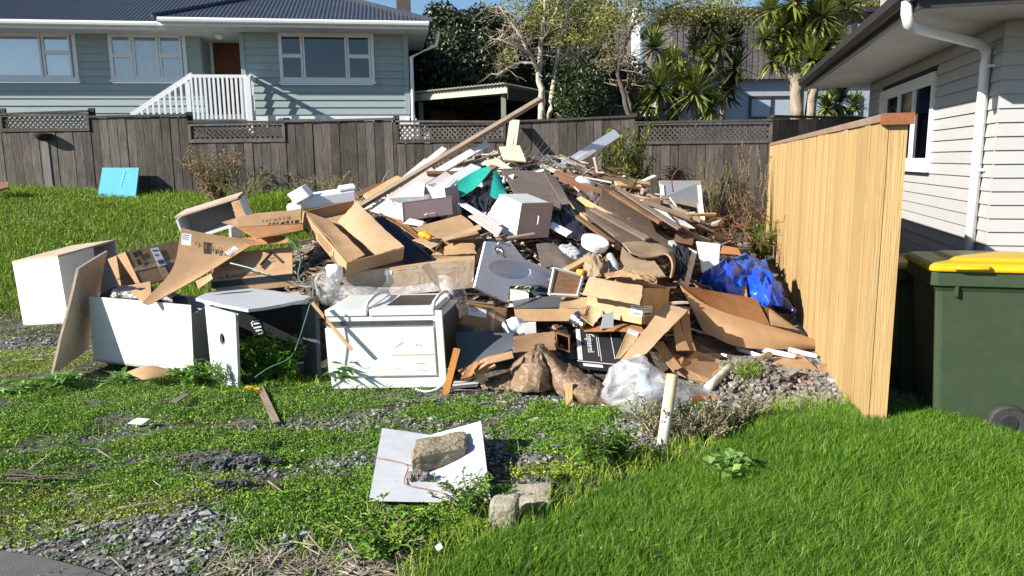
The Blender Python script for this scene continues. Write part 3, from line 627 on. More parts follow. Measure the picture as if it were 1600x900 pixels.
mb.obox(SP.pt(-OV+.02, zs, OV-.02), gdir*8, fdir*(GE+OV-.04), (0, 0, .02)); mb.build('soffit', SOFF, rh)
mb = MB(); SP.bar(mb, -OV, GE, zs-.03, zs+.17, OV-.02, OV); mb.build('fascia', GUTD, rh)
mb = MB(); FW.bar(mb, -OV, 7, zs-.03, zs+.17, OV-.02, OV-.001); mb.build('fascia', GUTD, rh)
def gut(pl, a, b_):
    mb = MB(); prof = [(OV+.002, zs+.05), (OV+.07, zs+.05), (OV+.12, zs+.09), (OV+.125, zs+.175), (OV+.10, zs+.175), (OV+.095, zs+.10), (OV+.02, zs+.07)]
    k = len(prof); mb.add([pl.pt(a, z, o) for o, z in prof]+[pl.pt(b_, z, o) for o, z in prof], [(i, (i+1) % k, k+(i+1) % k, k+i) for i in range(k)]+[tuple(range(k)), tuple(range(2*k-1, k-1, -1))]); mb.build('gutter', GUTD, rh)
gut(SP, -OV-.1, GE+.05); gut(FW, -OV, 7)
tr_ = math.tan(R(20))
mb = ribbed(lambda s, d, h: SP.pt(s, zs+.16+d*tr_+h, OV+.03-d), -OV, GE, lambda s: max(.02, min(4.5, s+OV, GE-s+.02)), .2, .02); mb.build('roof', ROOFC, rh)
mb = ribbed(lambda s, d, h: FW.pt(s, zs+.16+d*tr_+h, OV+.03-d), -OV, 7, lambda s: max(.02, min(4.5, s+OV)), .2, .02); mb.build('roof', ROOFC, rh)
# downpipe
ga = SP.hit(1416, 28, OV+.06); g0 = SP.pt(ga[0], zs+.06, OV+.06); w0 = SP.hit(1537, 62, .075); w1 = SP.pt(w0[0], w0[1], .075)
w1 = SP.pt(.30, 2.72, .075); g1 = SP.pt(ga[0], zs-.14, OV+.06)
mb = MB(); pts = [g0, g0+Vector((0, 0, -.10)), g1+(w1-g1)*.03+Vector((0, 0, .02)), g1+(w1-g1)*.10, g1+(w1-g1)*.5, g1+(w1-g1)*.93, w1+Vector((0, 0, -.05)), w1+Vector((0, 0, -.16)), Vector((w1.x, w1.y, .05))]
mb.tube(pts, .048, 14); dpz = mb.build('downpipe', PVC, rh, smooth=True)
for zz in (2.52, 1.5, .5):
    mb = MB(); mb.lathe((w1.x, w1.y, zz-.02), (0, 0, 1), [(0, .053), (.04, .053)], 14); q = SP.pt(w0[0] if False else .30, zz, 0); mb.tube([Vector((w1.x, w1.y, zz))+fdir*(-.05), Vector((w1.x, w1.y, zz))-fdir*.12-(-gdir)*.05], .012, 6); mb.build('pipe_bracket', PVC, dpz)

# power pole
q = W(1384, 30, 19); mb = MB(); mb.tube([(q.x, q.y, 0), (q.x, q.y, 7.5)], [.17, .15], 8); tag(mb.build('power_pole', POLEC), 'mossy pale concrete power pole standing behind the grey house roof', 'power pole')

# ------------------------------------------------------------------ dark clad modern house far behind
MY = 27; MP = Plane((0, MY, 0), (1, .04, 0), (.04, -1, 0))
mh = thing('modern_house', 'dark vertical clad two storey house with pale lower wall behind the cabbage trees', 'house', (8, MY, gzf(8, MY)))
sa, sb = MP.hit(1050, 60)[0], MP.hit(1420, 60)[0]; z0, z1 = MP.hit(1200, 122)[1], MP.hit(1200, 22)[1]
mb = MB(); MP.bar(mb, sa, sb, z0, z1, -5, 0); mb.build('upper_wall', CLAD, mh)
mb = MB(); MP.bar(mb, sa, sb, gzf(8, MY)-.5, z0, -5, -.3); mb.build('lower_wall', PALEW, mh)
s = sa
while s < sb: mb = MB(); MP.bar(mb, s, s+.17, z0-.03, z1-.01, .003, .03); mb.build('cladding_board', CLAD, mh); s += .205
mb = MB(); MP.bar(mb, sa-.3, sb+.3, z1, z1+.18, -5.3, .35); mb.build('roof', GUTD, mh)
for (xa, xb, ya, yb, pn) in ((1170, 1242, 150, 186, 2), (1268, 1345, 150, 186, 2), (1325, 1345, 32, 48, 1)):
    sa_, sb_ = MP.hit(xa, 160, -.3 if ya > 100 else .03)[0], MP.hit(xb, 160, -.3 if ya > 100 else .03)[0]; of = -.3 if ya > 100 else .03
    zz0, zz1 = MP.hit(1200, yb, of)[1], MP.hit(1200, ya, of)[1]; fw = .09
    mb = MB(); MP.bar(mb, sa_, sb_, zz1-fw, zz1, of, of+.06); MP.bar(mb, sa_, sb_, zz0, zz0+fw, of, of+.06); MP.bar(mb, sa_, sa_+fw, zz0+fw, zz1-fw, of, of+.06); MP.bar(mb, sb_-fw, sb_, zz0+fw, zz1-fw, of, of+.06)
    if pn == 2: MP.bar(mb, (sa_+sb_)/2-.04, (sa_+sb_)/2+.04, zz0+fw, zz1-fw, of, of+.055)
    w = mb.build('window', GUTD, mh)
    for k in range(pn): mb = MB(); d = (sb_-sa_)/pn; MP.bar(mb, sa_+d*k+.05, sa_+d*(k+1)-.05, zz0+fw, zz1-fw, of+.005, of+.02); mb.build('pane', mk('pane_reflection', (.35, .42, .5), (.3, .36, .42), 3, rough=.1, bump=0) if 'pane_reflection' not in MATS else MATS['pane_reflection'], w)
# white stepped building left of it
WPn = Plane((0, 25, 0), (1, 0, 0), (0, -1, 0)); wh = thing('white_house', 'grey clad building with tall white wall end behind the thin tree', 'house', (4, 25, gzf(4, 25)))
a, b_ = WPn.hit(989, 60)[0], WPn.hit(1000, 60)[0]; mb = MB(); WPn.bar(mb, a, b_, gzf(4, 25), WPn.hit(990, 12)[1], -3, 0); mb.build('end_wall', HW, wh)
a2 = WPn.hit(940, 60)[0]; mb = MB(); WPn.bar(mb, a2, a-.003, WPn.hit(960, 132)[1], WPn.hit(960, 16)[1], -3, -.3); mb.build('upper_wall', CLAD, wh)
s = a2
while s < a-.2: mb = MB(); WPn.bar(mb, s, s+.17, WPn.hit(960, 133)[1], WPn.hit(960, 17)[1], -.297, -.27); mb.build('cladding_board', CLAD, wh); s += .205
mb = MB(); WPn.bar(mb, a2, a-.004, gzf(4, 25), WPn.hit(960, 132)[1]-.002, -3, -.4); mb.build('lower_wall', HW, wh)

# ------------------------------------------------------------------ carport
cA, cB, cC = W(636, 146, 17.6), W(788, 131, 15.8), W(1000, 172, 25.0); zc = (cA.z+cB.z)/2
cA.z = cB.z = cC.z = 0; cD = cA+(cC-cB)
cp = thing('carport', 'open carport with pale corrugated roof edge and dark interior behind the dark fence', 'carport', (cA+cC)/2+Vector((0, 0, 2)))
U = Vector((0, 0, 1)); zA_, zB_, zC_ = W(636, 146, 17.6).z, W(788, 131, 15.8).z, W(1000, 172, 25).z
def cpt(a, d, z): return cA+(cB-cA)*a+(cC-cB)*d+U*(zA_+(zB_-zA_)*a+(zC_-zB_)*d+z)
mb = MB(); n = 60; rows = []
for d in (0, 1): rows.append([cpt(i/n, d, .0+(.03 if i % 2 else 0)) for i in range(n+1)])
mb.grid(rows); mb.build('roof_sheet', FIBRO, cp, solid=.01)
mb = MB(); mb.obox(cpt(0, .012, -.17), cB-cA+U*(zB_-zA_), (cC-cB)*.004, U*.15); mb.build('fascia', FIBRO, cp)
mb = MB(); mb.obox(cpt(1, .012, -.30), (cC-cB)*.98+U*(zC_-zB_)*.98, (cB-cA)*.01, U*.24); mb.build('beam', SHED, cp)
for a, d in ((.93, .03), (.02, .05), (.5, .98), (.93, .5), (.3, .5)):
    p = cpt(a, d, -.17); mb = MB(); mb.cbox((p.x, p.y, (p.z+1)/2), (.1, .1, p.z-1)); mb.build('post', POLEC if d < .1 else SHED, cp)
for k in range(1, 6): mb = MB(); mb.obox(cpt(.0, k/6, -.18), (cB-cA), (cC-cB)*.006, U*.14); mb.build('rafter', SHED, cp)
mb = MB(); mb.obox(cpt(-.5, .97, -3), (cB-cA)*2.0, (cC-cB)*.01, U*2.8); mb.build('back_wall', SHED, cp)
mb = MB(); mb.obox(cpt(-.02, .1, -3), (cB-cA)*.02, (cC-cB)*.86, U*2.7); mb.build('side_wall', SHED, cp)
# ------------------------------------------------------------------ leaves, blades, stones
def frame_dirs(nrm):
    ref = np.where(np.abs(nrm[:, 2:3]) < .9, np.array([[0, 0, 1.]]), np.array([[1., 0, 0]]))
    u = np.cross(nrm, ref); u /= np.linalg.norm(u, axis=1, keepdims=True)+1e-9; v = np.cross(nrm, u)
    a = RNG.uniform(0, 2*np.pi, (len(nrm), 1)); return u*np.cos(a)+v*np.sin(a), -u*np.sin(a)+v*np.cos(a)
def leafmesh(name, P, size, mat, parent=None, at=(0, 0, 0), up=.6, asp=.55, outward=None):
    n = len(P); nr = RNG.normal(size=(n, 3))*.7+np.array([0, 0, up])
    if outward is not None: nr = nr+outward
    nr /= np.linalg.norm(nr, axis=1, keepdims=True); u, v = frame_dirs(nr)
    s = (size*RNG.uniform(.6, 1.35, (n, 1))); 
    V = np.stack([P-u*s, P-v*s*asp+nr*s*.15, P+u*s, P+v*s*asp+nr*s*.15], 1).reshape(-1, 3)
    return npmesh(name, V, np.arange(4*n).reshape(-1, 4), mat, parent, at)
def bladesmesh(name, P, h, w, lean, mat, parent=None, at=(0, 0, 0), wind=(0, 0)):
    n = len(P); a = RNG.uniform(0, 2*np.pi, n); d = np.stack([np.cos(a), np.sin(a), np.zeros(n)], 1); b = np.stack([-np.sin(a), np.cos(a), np.zeros(n)], 1)
    hh = (h*RNG.uniform(.55, 1.3, n))[:, None]; ww = (w*RNG.uniform(.7, 1.3, n))[:, None]; ln = RNG.uniform(.15, 1, n)[:, None]*lean
    a2 = RNG.uniform(0, 2*np.pi, n); e = np.stack([np.cos(a2)+wind[0], np.sin(a2)+wind[1], np.zeros(n)], 1)
    up = np.array([[0, 0, 1.]]); m = P+up*hh*.55+e*hh*ln*.3; t = P+up*hh*(1-ln*.25)+e*hh*ln*.95
    V = np.stack([P-b*ww, P+b*ww, m-b*ww*.8, m+b*ww*.8, t], 1).reshape(-1, 3); i = np.arange(n)[:, None]*5
    F = np.concatenate([i+np.array([[0, 1, 3]]), i+np.array([[0, 3, 2]]), i+np.array([[2, 3, 4]])], 0)
    return npmesh(name, V, F, mat, parent, at)
OCT_V = np.array([[x, y, z] for z in (-.75, .75) for y in (-.75, .75) for x in (-.75, .75)]); OCT_F = np.array([[0, 2, 3], [0, 3, 1], [4, 5, 7], [4, 7, 6], [0, 1, 5], [0, 5, 4], [2, 6, 7], [2, 7, 3], [0, 4, 6], [0, 6, 2], [1, 3, 7], [1, 7, 5]])
def stonesmesh(name, P, size, mat, flat=.6, parent=None, at=(0, 0, 0), asp=1.0):
    n = len(P); s = size*np.exp(RNG.normal(0, .4, (n, 1, 1))); a = RNG.uniform(0, 2*np.pi, n); ca, sa = np.cos(a), np.sin(a)
    V = OCT_V[None]*RNG.uniform(.6, 1.2, (n, 8, 1))+RNG.normal(0, .2/max(1, asp*.35), (n, 8, 3)); V[:, :, 2] *= flat; V[:, :, 0] *= asp
    if asp > 1.5: V[:, :, 2] += V[:, :, 0]*RNG.normal(0, .25, (n, 1))
    X = V[:, :, 0]*ca[:, None]-V[:, :, 1]*sa[:, None]; Y = V[:, :, 0]*sa[:, None]+V[:, :, 1]*ca[:, None]
    V = np.stack([X, Y, V[:, :, 2]], -1)*s+P[:, None, :]
    return npmesh(name, V.reshape(-1, 3), (np.arange(n)[:, None, None]*8+OCT_F[None]).reshape(-1, 3), mat, parent, at)
def onground(x, y, dz=0): return np.stack([x, y, gz(x, y)+dz], -1)
def ellmask(x, y, lst):                                    # soft union of ground ellipses given by (centre px, centre py, rx, ry)
    m = np.zeros_like(x)
    for (px, py, rx, ry) in lst:
        c = G(px, py); q = np.sqrt(((x-c.x)/rx)**2+((y-c.y)/ry)**2); m = np.maximum(m, np.clip(1.35-q, 0, 1))
    return m
def scatter(n, x0, x1, y0, y1, dens):
    x = RNG.uniform(x0, x1, n); y = RNG.uniform(y0, y1, n); k = RNG.uniform(0, 1, n) < dens(x, y); return x[k], y[k]

# lawn on the right
lp = [(640, 960), (705, 890), (775, 856), (880, 824), (950, 775), (1030, 748), (1090, 725), (1150, 697), (1210, 676), (1290, 660), (1340, 655), (1400, 655), (1500, 668), (1640, 686), (1900, 715), (1900, 1200), (500, 1200)]
lawnp = [(G(*p).x, G(*p).y) for p in lp]
def lawndens(x, y): return inpoly(x+.10*(fbm(x*4, y*4, 5)-.5), y+.16*(fbm(x*3, y*3, 8)-.5), lawnp)*np.clip(1.25-.09*y, .5, 1)
x, y = scatter(640000, -1.0, 4.5, 2.2, 5.0, lawndens)
hh = .042*(.75+.6*fbm(x*2.5, y*2.5, 2))+.06*np.clip(1.6-.35*y+.8*fbm(x*1.7, y*1.7, 17), .1, 1)
tag(bladesmesh('lawn', onground(x, y, -.005), hh, .0017, .8, GRASS, wind=(.25, .1)), kind='stuff')
# taller edge grass
x, y = scatter(60000, -1.3, 3.4, 2.4, 5.2, lambda x, y: (inpoly(x, y, lawnp) ^ inpoly(x+.13, y-.12, lawnp))*.6)
tag(bladesmesh('lawn_edge_grass', onground(x, y), .12, .0024, .9, GRASS2, wind=(.2, .2)), kind='stuff')
# rough grass bank, left and behind
def bank(x, y):
    d = np.clip((y-7.9+1.2*(fbm(x*.8, y*.8, 31)-.5)+.25*np.clip(x+4.5, 0, 2))/.9, 0, 1)*(x < -.6+.9*(fbm(x, y, 4)-.5))
    return d*(heap(x, y) < .12)*np.clip(.35+fbm(x*1.5, y*1.5, 12)*1.1, 0, 1)*np.clip(1.3-.05*y, .5, 1)
x, y = scatter(260000, -9.6, .4, 6.4, 13.45, bank)
hh = .09*(.5+1.1*fbm(x*1.2, y*1.2, 14))+.10*np.clip((y-12.6)/.8, 0, 1)*RNG.uniform(0, 1, len(x))
tag(bladesmesh('grass_bank', onground(x, y), hh, .0045, 1.0, GRASS2), kind='stuff')
x, y = scatter(60000, -9.6, .4, 6.0, 13.3, lambda x, y: bank(x, y)*np.clip((fbm(x*1.3, y*1.3, 77)-.42)*5, 0, 1))
tag(leafmesh('bank_clover', onground(x, y, .03)+RNG.uniform(0, .035, (len(x), 1))*np.array([[0, 0, 1]]), .020, CLOV), kind='stuff')
# grass mound behind the foam packaging
def mound_pts(n, px, py, Y, rx, ry, h):
    c = W(px, py, Y); a = RNG.uniform(0, 2*np.pi, n); r = np.sqrt(RNG.uniform(0, 1, n)); x = c.x+rx*r*np.cos(a); y = c.y+ry*r*np.sin(a)
    return np.stack([x, y, gz(x, y)+h*(1-r**2)*RNG.uniform(.3, 1, n)], -1)
gmnd = bladesmesh('grass_clump', mound_pts(11000, 445, 312, 11.4, .8, .7, .30), .24, .005, 1.2, GRASS2, at=W(440, 320, 11.6)); tag(gmnd, 'tall green grass clump behind the white foam packaging', 'grass clump')

# low ground cover in front
green = [(400, 605, .9, .35), (230, 605, .8, .4), (100, 610, .7, .4), (60, 660, .5, .5), (500, 630, .55, .35), (720, 640, .42, .22), (870, 660, .38, .42), (850, 690, .3, .3), (640, 800, .5, .3), (500, 790, .45, .4), (450, 700, .5, .35), (310, 690, .6, .2), (340, 640, .9, .25), (580, 690, .2, .3), (620, 850, .45, .25), (470, 840, .35, .3), (250, 740, .5, .2), (760, 790, .3, .2), (700, 860, .3, .2), (20, 740, .5, .3), (560, 745, .2, .25), (950, 720, .25, .2)]
yellow = [(90, 790, .55, .28), (200, 780, .5, .25), (60, 560, .5, .5), (330, 770, .3, .2), (230, 690, .3, .12), (880, 745, .3, .15), (20, 830, .3, .15), (700, 820, .35, .15)]
def gd(x, y): return np.clip(ellmask(x, y, green)*1.8-.32+(fbm(x*4.5, y*6, 41)-.5)*2.7, 0, 1)*(~inpoly(x, y, lawnp))*np.clip(1.35-.12*y, .4, 1)*(heap(x, y) < .1)
def yd(x, y): return np.clip(ellmask(x, y, yellow)*1.9-.3+(fbm(x*6, y*6, 43)-.5)*2, 0, 1)*(~inpoly(x, y, lawnp))
def covz(x, y): return .055*np.clip(fbm(x*6, y*6, 51)-.2, 0, 1)
x, y = scatter(800000, -4.6, 1.6, 2.6, 6.8, gd)
P = onground(x, y); P[:, 2] += covz(x, y)*(.4+RNG.uniform(0, 1, len(x))); 
tag(leafmesh('clover_ground_cover', P, .0072, CLOV, up=.9), kind='stuff')
x, y = scatter(330000, -4.6, 1.6, 2.6, 6.8, yd)
P = onground(x, y); P[:, 2] += covz(x, y)*(.3+RNG.uniform(0, 1, len(x)))
tag(leafmesh('yellow_moss_cover', P, .0068, CLOVY, up=.9), kind='stuff')
x, y = scatter(90000, -6.2, 1.6, 2.6, 8.6, lambda x, y: np.clip((fbm(x*3, y*3, 61)-.42)*4, 0, .8)*(~inpoly(x, y, lawnp)))
tag(leafmesh('sparse_weed_cover', onground(x, y, .012), .011, CLOV, up=1.2), kind='stuff')
x, y = scatter(7000, -4.6, 1.5, 2.6, 6.3, lambda x, y: (ellmask(x, y, green+yellow) > .2)*np.clip((fbm(x*2, y*2, 63)-.35)*3, 0, .9)*(~inpoly(x, y, lawnp)))
tag(bladesmesh('scattered_grass_blades', onground(x, y), .085, .0026, 1.2, GRASS2), kind='stuff')
# gravel
stony = [(110, 868, .5, .12), (220, 885, .5, .12), (40, 850, .4, .1), (320, 830, .8, .25), (420, 860, .6, .3), (340, 735, .35, .12), (640, 655, .5, .2), (800, 700, .25, .35), (850, 765, .3, .12), (940, 745, .2, .12), (50, 540, .6, .7), (80, 480, .8, 1.0), (30, 450, 1.2, .8), (800, 625, .8, .2), (560, 660, .4, .15), (430, 730, .2, .1), (540, 720, .25, .2), (1000, 690, .3, .2), (900, 600, .9, .3), (960, 680, .4, .2)]
def sd_(x, y): return np.clip(ellmask(x, y, stony)*1.3-.2+(fbm(x*6, y*6, 71)-.5)*1.8, .05, 1)*(~inpoly(x, y, lawnp))*np.clip(1.4-.13*y, .3, 1)
x, y = scatter(170000, -6.2, 1.7, 2.5, 8.6, sd_)
tag(stonesmesh('gravel_stones', onground(x, y, .003), .0085, STONE), kind='stuff')
x, y = scatter(900, -4.8, 1.7, 2.5, 7.0, sd_)
tag(stonesmesh('large_gravel_stones', onground(x, y, .004), .0095, STONE), kind='stuff')
sp = [(G(*p).x, G(*p).y) for p in ((1150, 640), (1215, 560), (1190, 490), (1205, 450), (1228, 450), (1345, 660), (1200, 680))]
x, y = scatter(110000, .9, 3.2, 4.4, 9.2, lambda x, y: inpoly(x, y, sp)*np.clip(1.2-.06*y, 0, 1))
tag(stonesmesh('crushed_gravel', onground(x, y, .004), .009, STONE), kind='stuff')
c = G(1180, 600); n = 2200; a = RNG.uniform(0, 6.28, n); r = np.abs(RNG.normal(0, .42, n)); x = c.x+r*np.cos(a)*.8; y = c.y+.1+r*np.sin(a)*1.1
tag(stonesmesh('rubble_stones', onground(x, y, .01)+np.stack([0*x, 0*x, .12*np.exp(-(r/.35)**2)*RNG.uniform(0, 1, n)], -1), .014, STONE2, .75), kind='stuff')
# dead stalks and litter on the ground
x, y = scatter(1500, -4.6, 1.6, 2.6, 6.4, lambda x, y: np.clip((fbm(x*2.5, y*2.5, 81)-.4)*5, 0, 1)*(~inpoly(x, y, lawnp)))
tag(stonesmesh('dead_stalks', onground(x, y, .02), .0018, TWIG, .8, asp=30), kind='stuff')
# wispy weeds at the front
for nm_, (px, py), rr, nn in (('c', (300, 880), .5, 250), ('d', (520, 880), .4, 250)): pass
c = G(480, 885); n = 700; x = c.x+RNG.normal(0, .22, n); y = c.y+RNG.normal(0, .08, n)
tag(stonesmesh('dead_twig_litter', onground(x, y, .015), .0016, TWIG, .8, asp=34), kind='stuff')

# ------------------------------------------------------------------ the heap: loose debris under and between the things
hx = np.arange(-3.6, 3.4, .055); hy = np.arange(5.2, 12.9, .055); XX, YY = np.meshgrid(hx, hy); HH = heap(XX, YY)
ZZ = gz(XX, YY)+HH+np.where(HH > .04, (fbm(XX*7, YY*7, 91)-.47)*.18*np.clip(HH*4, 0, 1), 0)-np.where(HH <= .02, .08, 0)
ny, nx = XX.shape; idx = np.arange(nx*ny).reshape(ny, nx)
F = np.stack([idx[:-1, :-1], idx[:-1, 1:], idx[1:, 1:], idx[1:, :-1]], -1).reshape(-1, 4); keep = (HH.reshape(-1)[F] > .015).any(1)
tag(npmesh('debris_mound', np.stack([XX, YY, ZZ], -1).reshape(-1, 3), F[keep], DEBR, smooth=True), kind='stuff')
def onheap(x, y, dz=0): return np.stack([x, y, gz(x, y)+heap(x, y)+dz], -1)
x, y = scatter(16000, -3.2, 3.2, 5.6, 12, lambda x, y: (heap(x, y) > .16)*np.clip((fbm(x*1.6, y*1.6, 95)-.25)*2, .1, 1))
tag(stonesmesh('debris_fragments', onheap(x, y, .02), .016, FRAG, .5, asp=5), kind='stuff')
x, y = scatter(2500, -2.5, 3.2, 5.8, 12, lambda x, y: heap(x, y) > .15)
tag(stonesmesh('debris_chunks', onheap(x, y, .015), .03, FRAG, .4, asp=1.5), kind='stuff')

# thin splintered timber lying all over the heap
n = 1500; x, y = scatter(9000, -2.4, 2.6, 6.2, 11.6, lambda x, y: np.clip(heap(x, y)*1.1, 0, 1)*(heap(x, y) > .2)*((x > -.9) | (y > 7.6))); x, y = x[:n], y[:n]; n = len(x)
a = np.where(x < .1, .5, -.45)+RNG.normal(0, .45, n); sg = RNG.choice([-1, 1], n); d = np.stack([np.cos(a), RNG.normal(0, .35, n), np.sin(a)*.6], 1); d /= np.linalg.norm(d, axis=1, keepdims=True)
L_ = np.exp(RNG.normal(-1.35, .45, n))[:, None]; u = np.cross(d, [0, 0, 1.]); u /= np.linalg.norm(u, axis=1, keepdims=True); v = np.cross(u, d); w = RNG.uniform(.006, .022, (n, 1)); h_ = RNG.uniform(.004, .011, (n, 1)); P = onheap(x, y, .05)+np.stack([0*x, 0*x, RNG.uniform(-.02, .06, n)], -1)
V = np.stack([P+d*L_*t+u*w*su*(1 if t < 0 else tp_)+v*h_*sv for t, tp_ in ((-.5, 1), (.5, .6)) for su, sv in ((-1, -1), (1, -1), (1, 1), (-1, 1))], 1).reshape(-1, 3)
BF = np.array([[0, 3, 2, 1], [4, 5, 6, 7], [0, 1, 5, 4], [1, 2, 6, 5], [2, 3, 7, 6], [3, 0, 4, 7]])
tag(npmesh('splintered_timber', V, (np.arange(n)[:, None, None]*8+BF[None]).reshape(-1, 4), mk('splinter_timber', (.24, .17, .115), (.13, .09, .06), 5, rough=.85, bump=.1, island=.6, c3=(.48, .42, .36), spec=.15)), kind='stuff')
# dead straw and broad leaves in the lawn
x, y = scatter(8000, -1.0, 4.5, 2.3, 5.0, lambda x, y: lawndens(x, y)*np.clip((fbm(x*2, y*2, 19)-.3)*2, 0.05, 1))
tag(bladesmesh('dead_grass_blades', onground(x, y), .06, .0018, 1.6, mk('straw_blade', (.42, .37, .16), (.32, .27, .11), 4, rough=.7, bump=0, island=.3)), kind='stuff')
x, y = scatter(5200, -1.0, 4.5, 2.3, 5.0, lambda x, y: lawndens(x, y)*np.clip((fbm(x*2.4, y*2.4, 23)-.45)*5, 0, 1))
tag(leafmesh('lawn_clover', onground(x, y, .05)+RNG.uniform(0, .03, (len(x), 1))*np.array([[0, 0, 1]]), .011, CLOV, up=1.2), kind='stuff')

# ------------------------------------------------------------------ trees
def branch(p0, p1, r0, r1, wob=.06, n=6):
    p0, p1 = Vector(p0), Vector(p1); L = (p1-p0).length; pts = []; rs = []
    for i in range(n+1):
        t = i/n; q = p0.lerp(p1, t)+Vector((random.gauss(0, wob), random.gauss(0, wob), random.gauss(0, wob*.5)))*L*.35*math.sin(math.pi*t)
        pts.append(q); rs.append(r0+(r1-r0)*t)
    return pts, rs
def clusters(cs, n, rad, flat=.8):
    out = []
    for (c, r) in cs:
        k = max(4, int(n*(r/rad)**2)); q = RNG.normal(size=(k, 3)); q /= np.linalg.norm(q, axis=1, keepdims=True); q *= (RNG.uniform(.15, 1, (k, 1))**.6)*r; q[:, 2] *= flat; out.append(q+np.array(c))
    return np.concatenate(out)
# big dense evergreen
EY = 21
t = thing('evergreen_tree', 'big dense dark green evergreen tree behind the carport', 'tree', (W(715, 180, EY).x, EY, 2))
mb = MB(); b0 = Vector((W(715, 180, EY).x, EY, 1.5)); mb.tube(*branch(b0, W(715, 90, EY), .16, .06)); mb.build('trunk', BARKD, t, smooth=True)
cs = []
for (px, py, r) in ((715, 70, 1.1), (690, 60, .75), (745, 55, .8), (675, 110, .7), (720, 120, 1.2), (765, 90, .8), (785, 120, .8), (680, 150, .6), (670, 165, .6), (655, 150, .5), (700, 165, .8), (740, 170, .8), (780, 165, .8), (660, 60, .5), (690, 30, .5), (755, 30, .6), (775, 50, .7), (730, 90, .9), (700, 90, .9), (700, 35, .55), (735, 32, .5), (800, 60, .6), (665, 80, .5), (760, 150, .9), (660, 130, .35)):
    c = W(px, py, EY); cs.append(((c.x, c.y+random.uniform(-.7, .7), c.z), r))
P = clusters(cs, 2200, .8); leafmesh('crown', P, .06, DRKL, t, WP[t.name], up=.5, outward=(P-np.array(W(715, 80, EY)))*.35)
# pale barked tree with bare twigs
def gum(name, label, Y, base, stems, leafsets, bark, grp=None, twigs=0, twig_r=.005):
    b_ = W(*base, Y); t = thing(name, label, 'tree', (b_.x, Y, gzf(b_.x, Y))); mb = MB(); ends = []
    for pts in stems:
        r0, r1 = pts[0], pts[1]; pp = [W(px, py, Y+dy) for px, py, dy in pts[2:]]
        path = [];
        for i in range(len(pp)-1):
            for k in range(4): path.append(pp[i].lerp(pp[i+1], k/4)+Vector((random.gauss(0, .012), random.gauss(0, .012), 0)))
        path.append(pp[-1]); mb.tube(path, [r0+(r1-r0)*i/(len(path)-1) for i in range(len(path))], 7); ends += path[len(path)//3:]
    mb.build('trunk', bark, t, smooth=True)
    if twigs:
        mt = MB()
        for i in range(twigs):
            e = random.choice(ends); d = Vector((random.gauss(0, 1), random.gauss(0, 1), random.gauss(.25, .6))).normalized()*random.uniform(.25, .75)
            pp, rr = branch(e, e+d, twig_r*1.6, twig_r*.6, .15, 4); mt.tube(pp, rr, 4, False)
            for j in range(2): q = pp[random.randint(1, 4)]; d2 = Vector((random.gauss(0, 1), random.gauss(0, 1), random.gauss(0, .7))).normalized()*random.uniform(.15, .35); mt.tube([q, q+d2*.5+Vector((0, 0, -.02)), q+d2], [twig_r, twig_r*.8, twig_r*.5], 3, False)
        mt.build('twigs', TWIG, t)
    for (mat, size, nn, lst) in leafsets:
        cs = [];
        for (px, py, r) in lst: c = W(px, py, Y+random.uniform(-.5, .5)); cs.append(((c.x, c.y, c.z), r))
        leafmesh('foliage', clusters(cs, nn, .4), size, mat, t, WP[t.name], up=.3, asp=.4)
    return t
gum('pale_bark_tree', 'pale barked tree with two leaning trunks and bare twigs behind the fence', 15.5, (850, 188),
    [(.078, .025, (846, 188, 0), (846, 150, 0), (842, 105, 0), (846, 60, 0), (852, 20, 0), (850, -30, 0)), (.062, .018, (858, 188, 0), (861, 150, 0), (870, 100, .1), (874, 60, .2), (883, 25, .2), (890, -30, .3)),
     (.05, .012, (842, 112, 0), (828, 85, -.2), (812, 55, -.3), (795, 30, -.3), (780, 10, -.4)), (.04, .01, (828, 85, -.2), (808, 72, -.5), (790, 66, -.6), (778, 60, -.6)), (.05, .01, (866, 118, .1), (885, 98, .3), (905, 82, .3), (935, 70, .4)),
     (.04, .01, (870, 100, .1), (895, 70, .4), (920, 40, .4), (935, 15, .4)), (.035, .01, (846, 60, 0), (862, 35, .2), (872, 5, .2), (876, -20, .3)), (.03, .008, (836, 98, 0), (812, 98, .3), (790, 108, .3), (775, 118, .3)), (.03, .008, (876, 110, .2), (905, 105, .2), (930, 98, .2))],
    [(GUML, .032, 330, [(830, 22, .42), (850, 12, .35), (868, 30, .3), (815, 30, .3), (905, 25, .3), (918, 55, .38), (930, 45, .35), (895, 60, .25), (870, 62, .22), (800, 75, .25), (835, 45, .3), (940, 20, .3), (790, 90, .25), (800, 5, .35), (915, 5, .4), (925, 70, .3), (860, -8, .4)]),
     (DRKL, .045, 420, [(885, 120, .4), (905, 135, .45), (920, 150, .4), (895, 155, .4), (935, 165, .35), (880, 165, .3), (925, 120, .3), (905, 170, .35), (890, 180, .35), (940, 180, .3), (905, 100, .25)]), (MIDL, .042, 110, [(890, 110, .4), (915, 140, .45), (930, 165, .35), (880, 150, .35), (900, 175, .35)])], BARK, twigs=260)
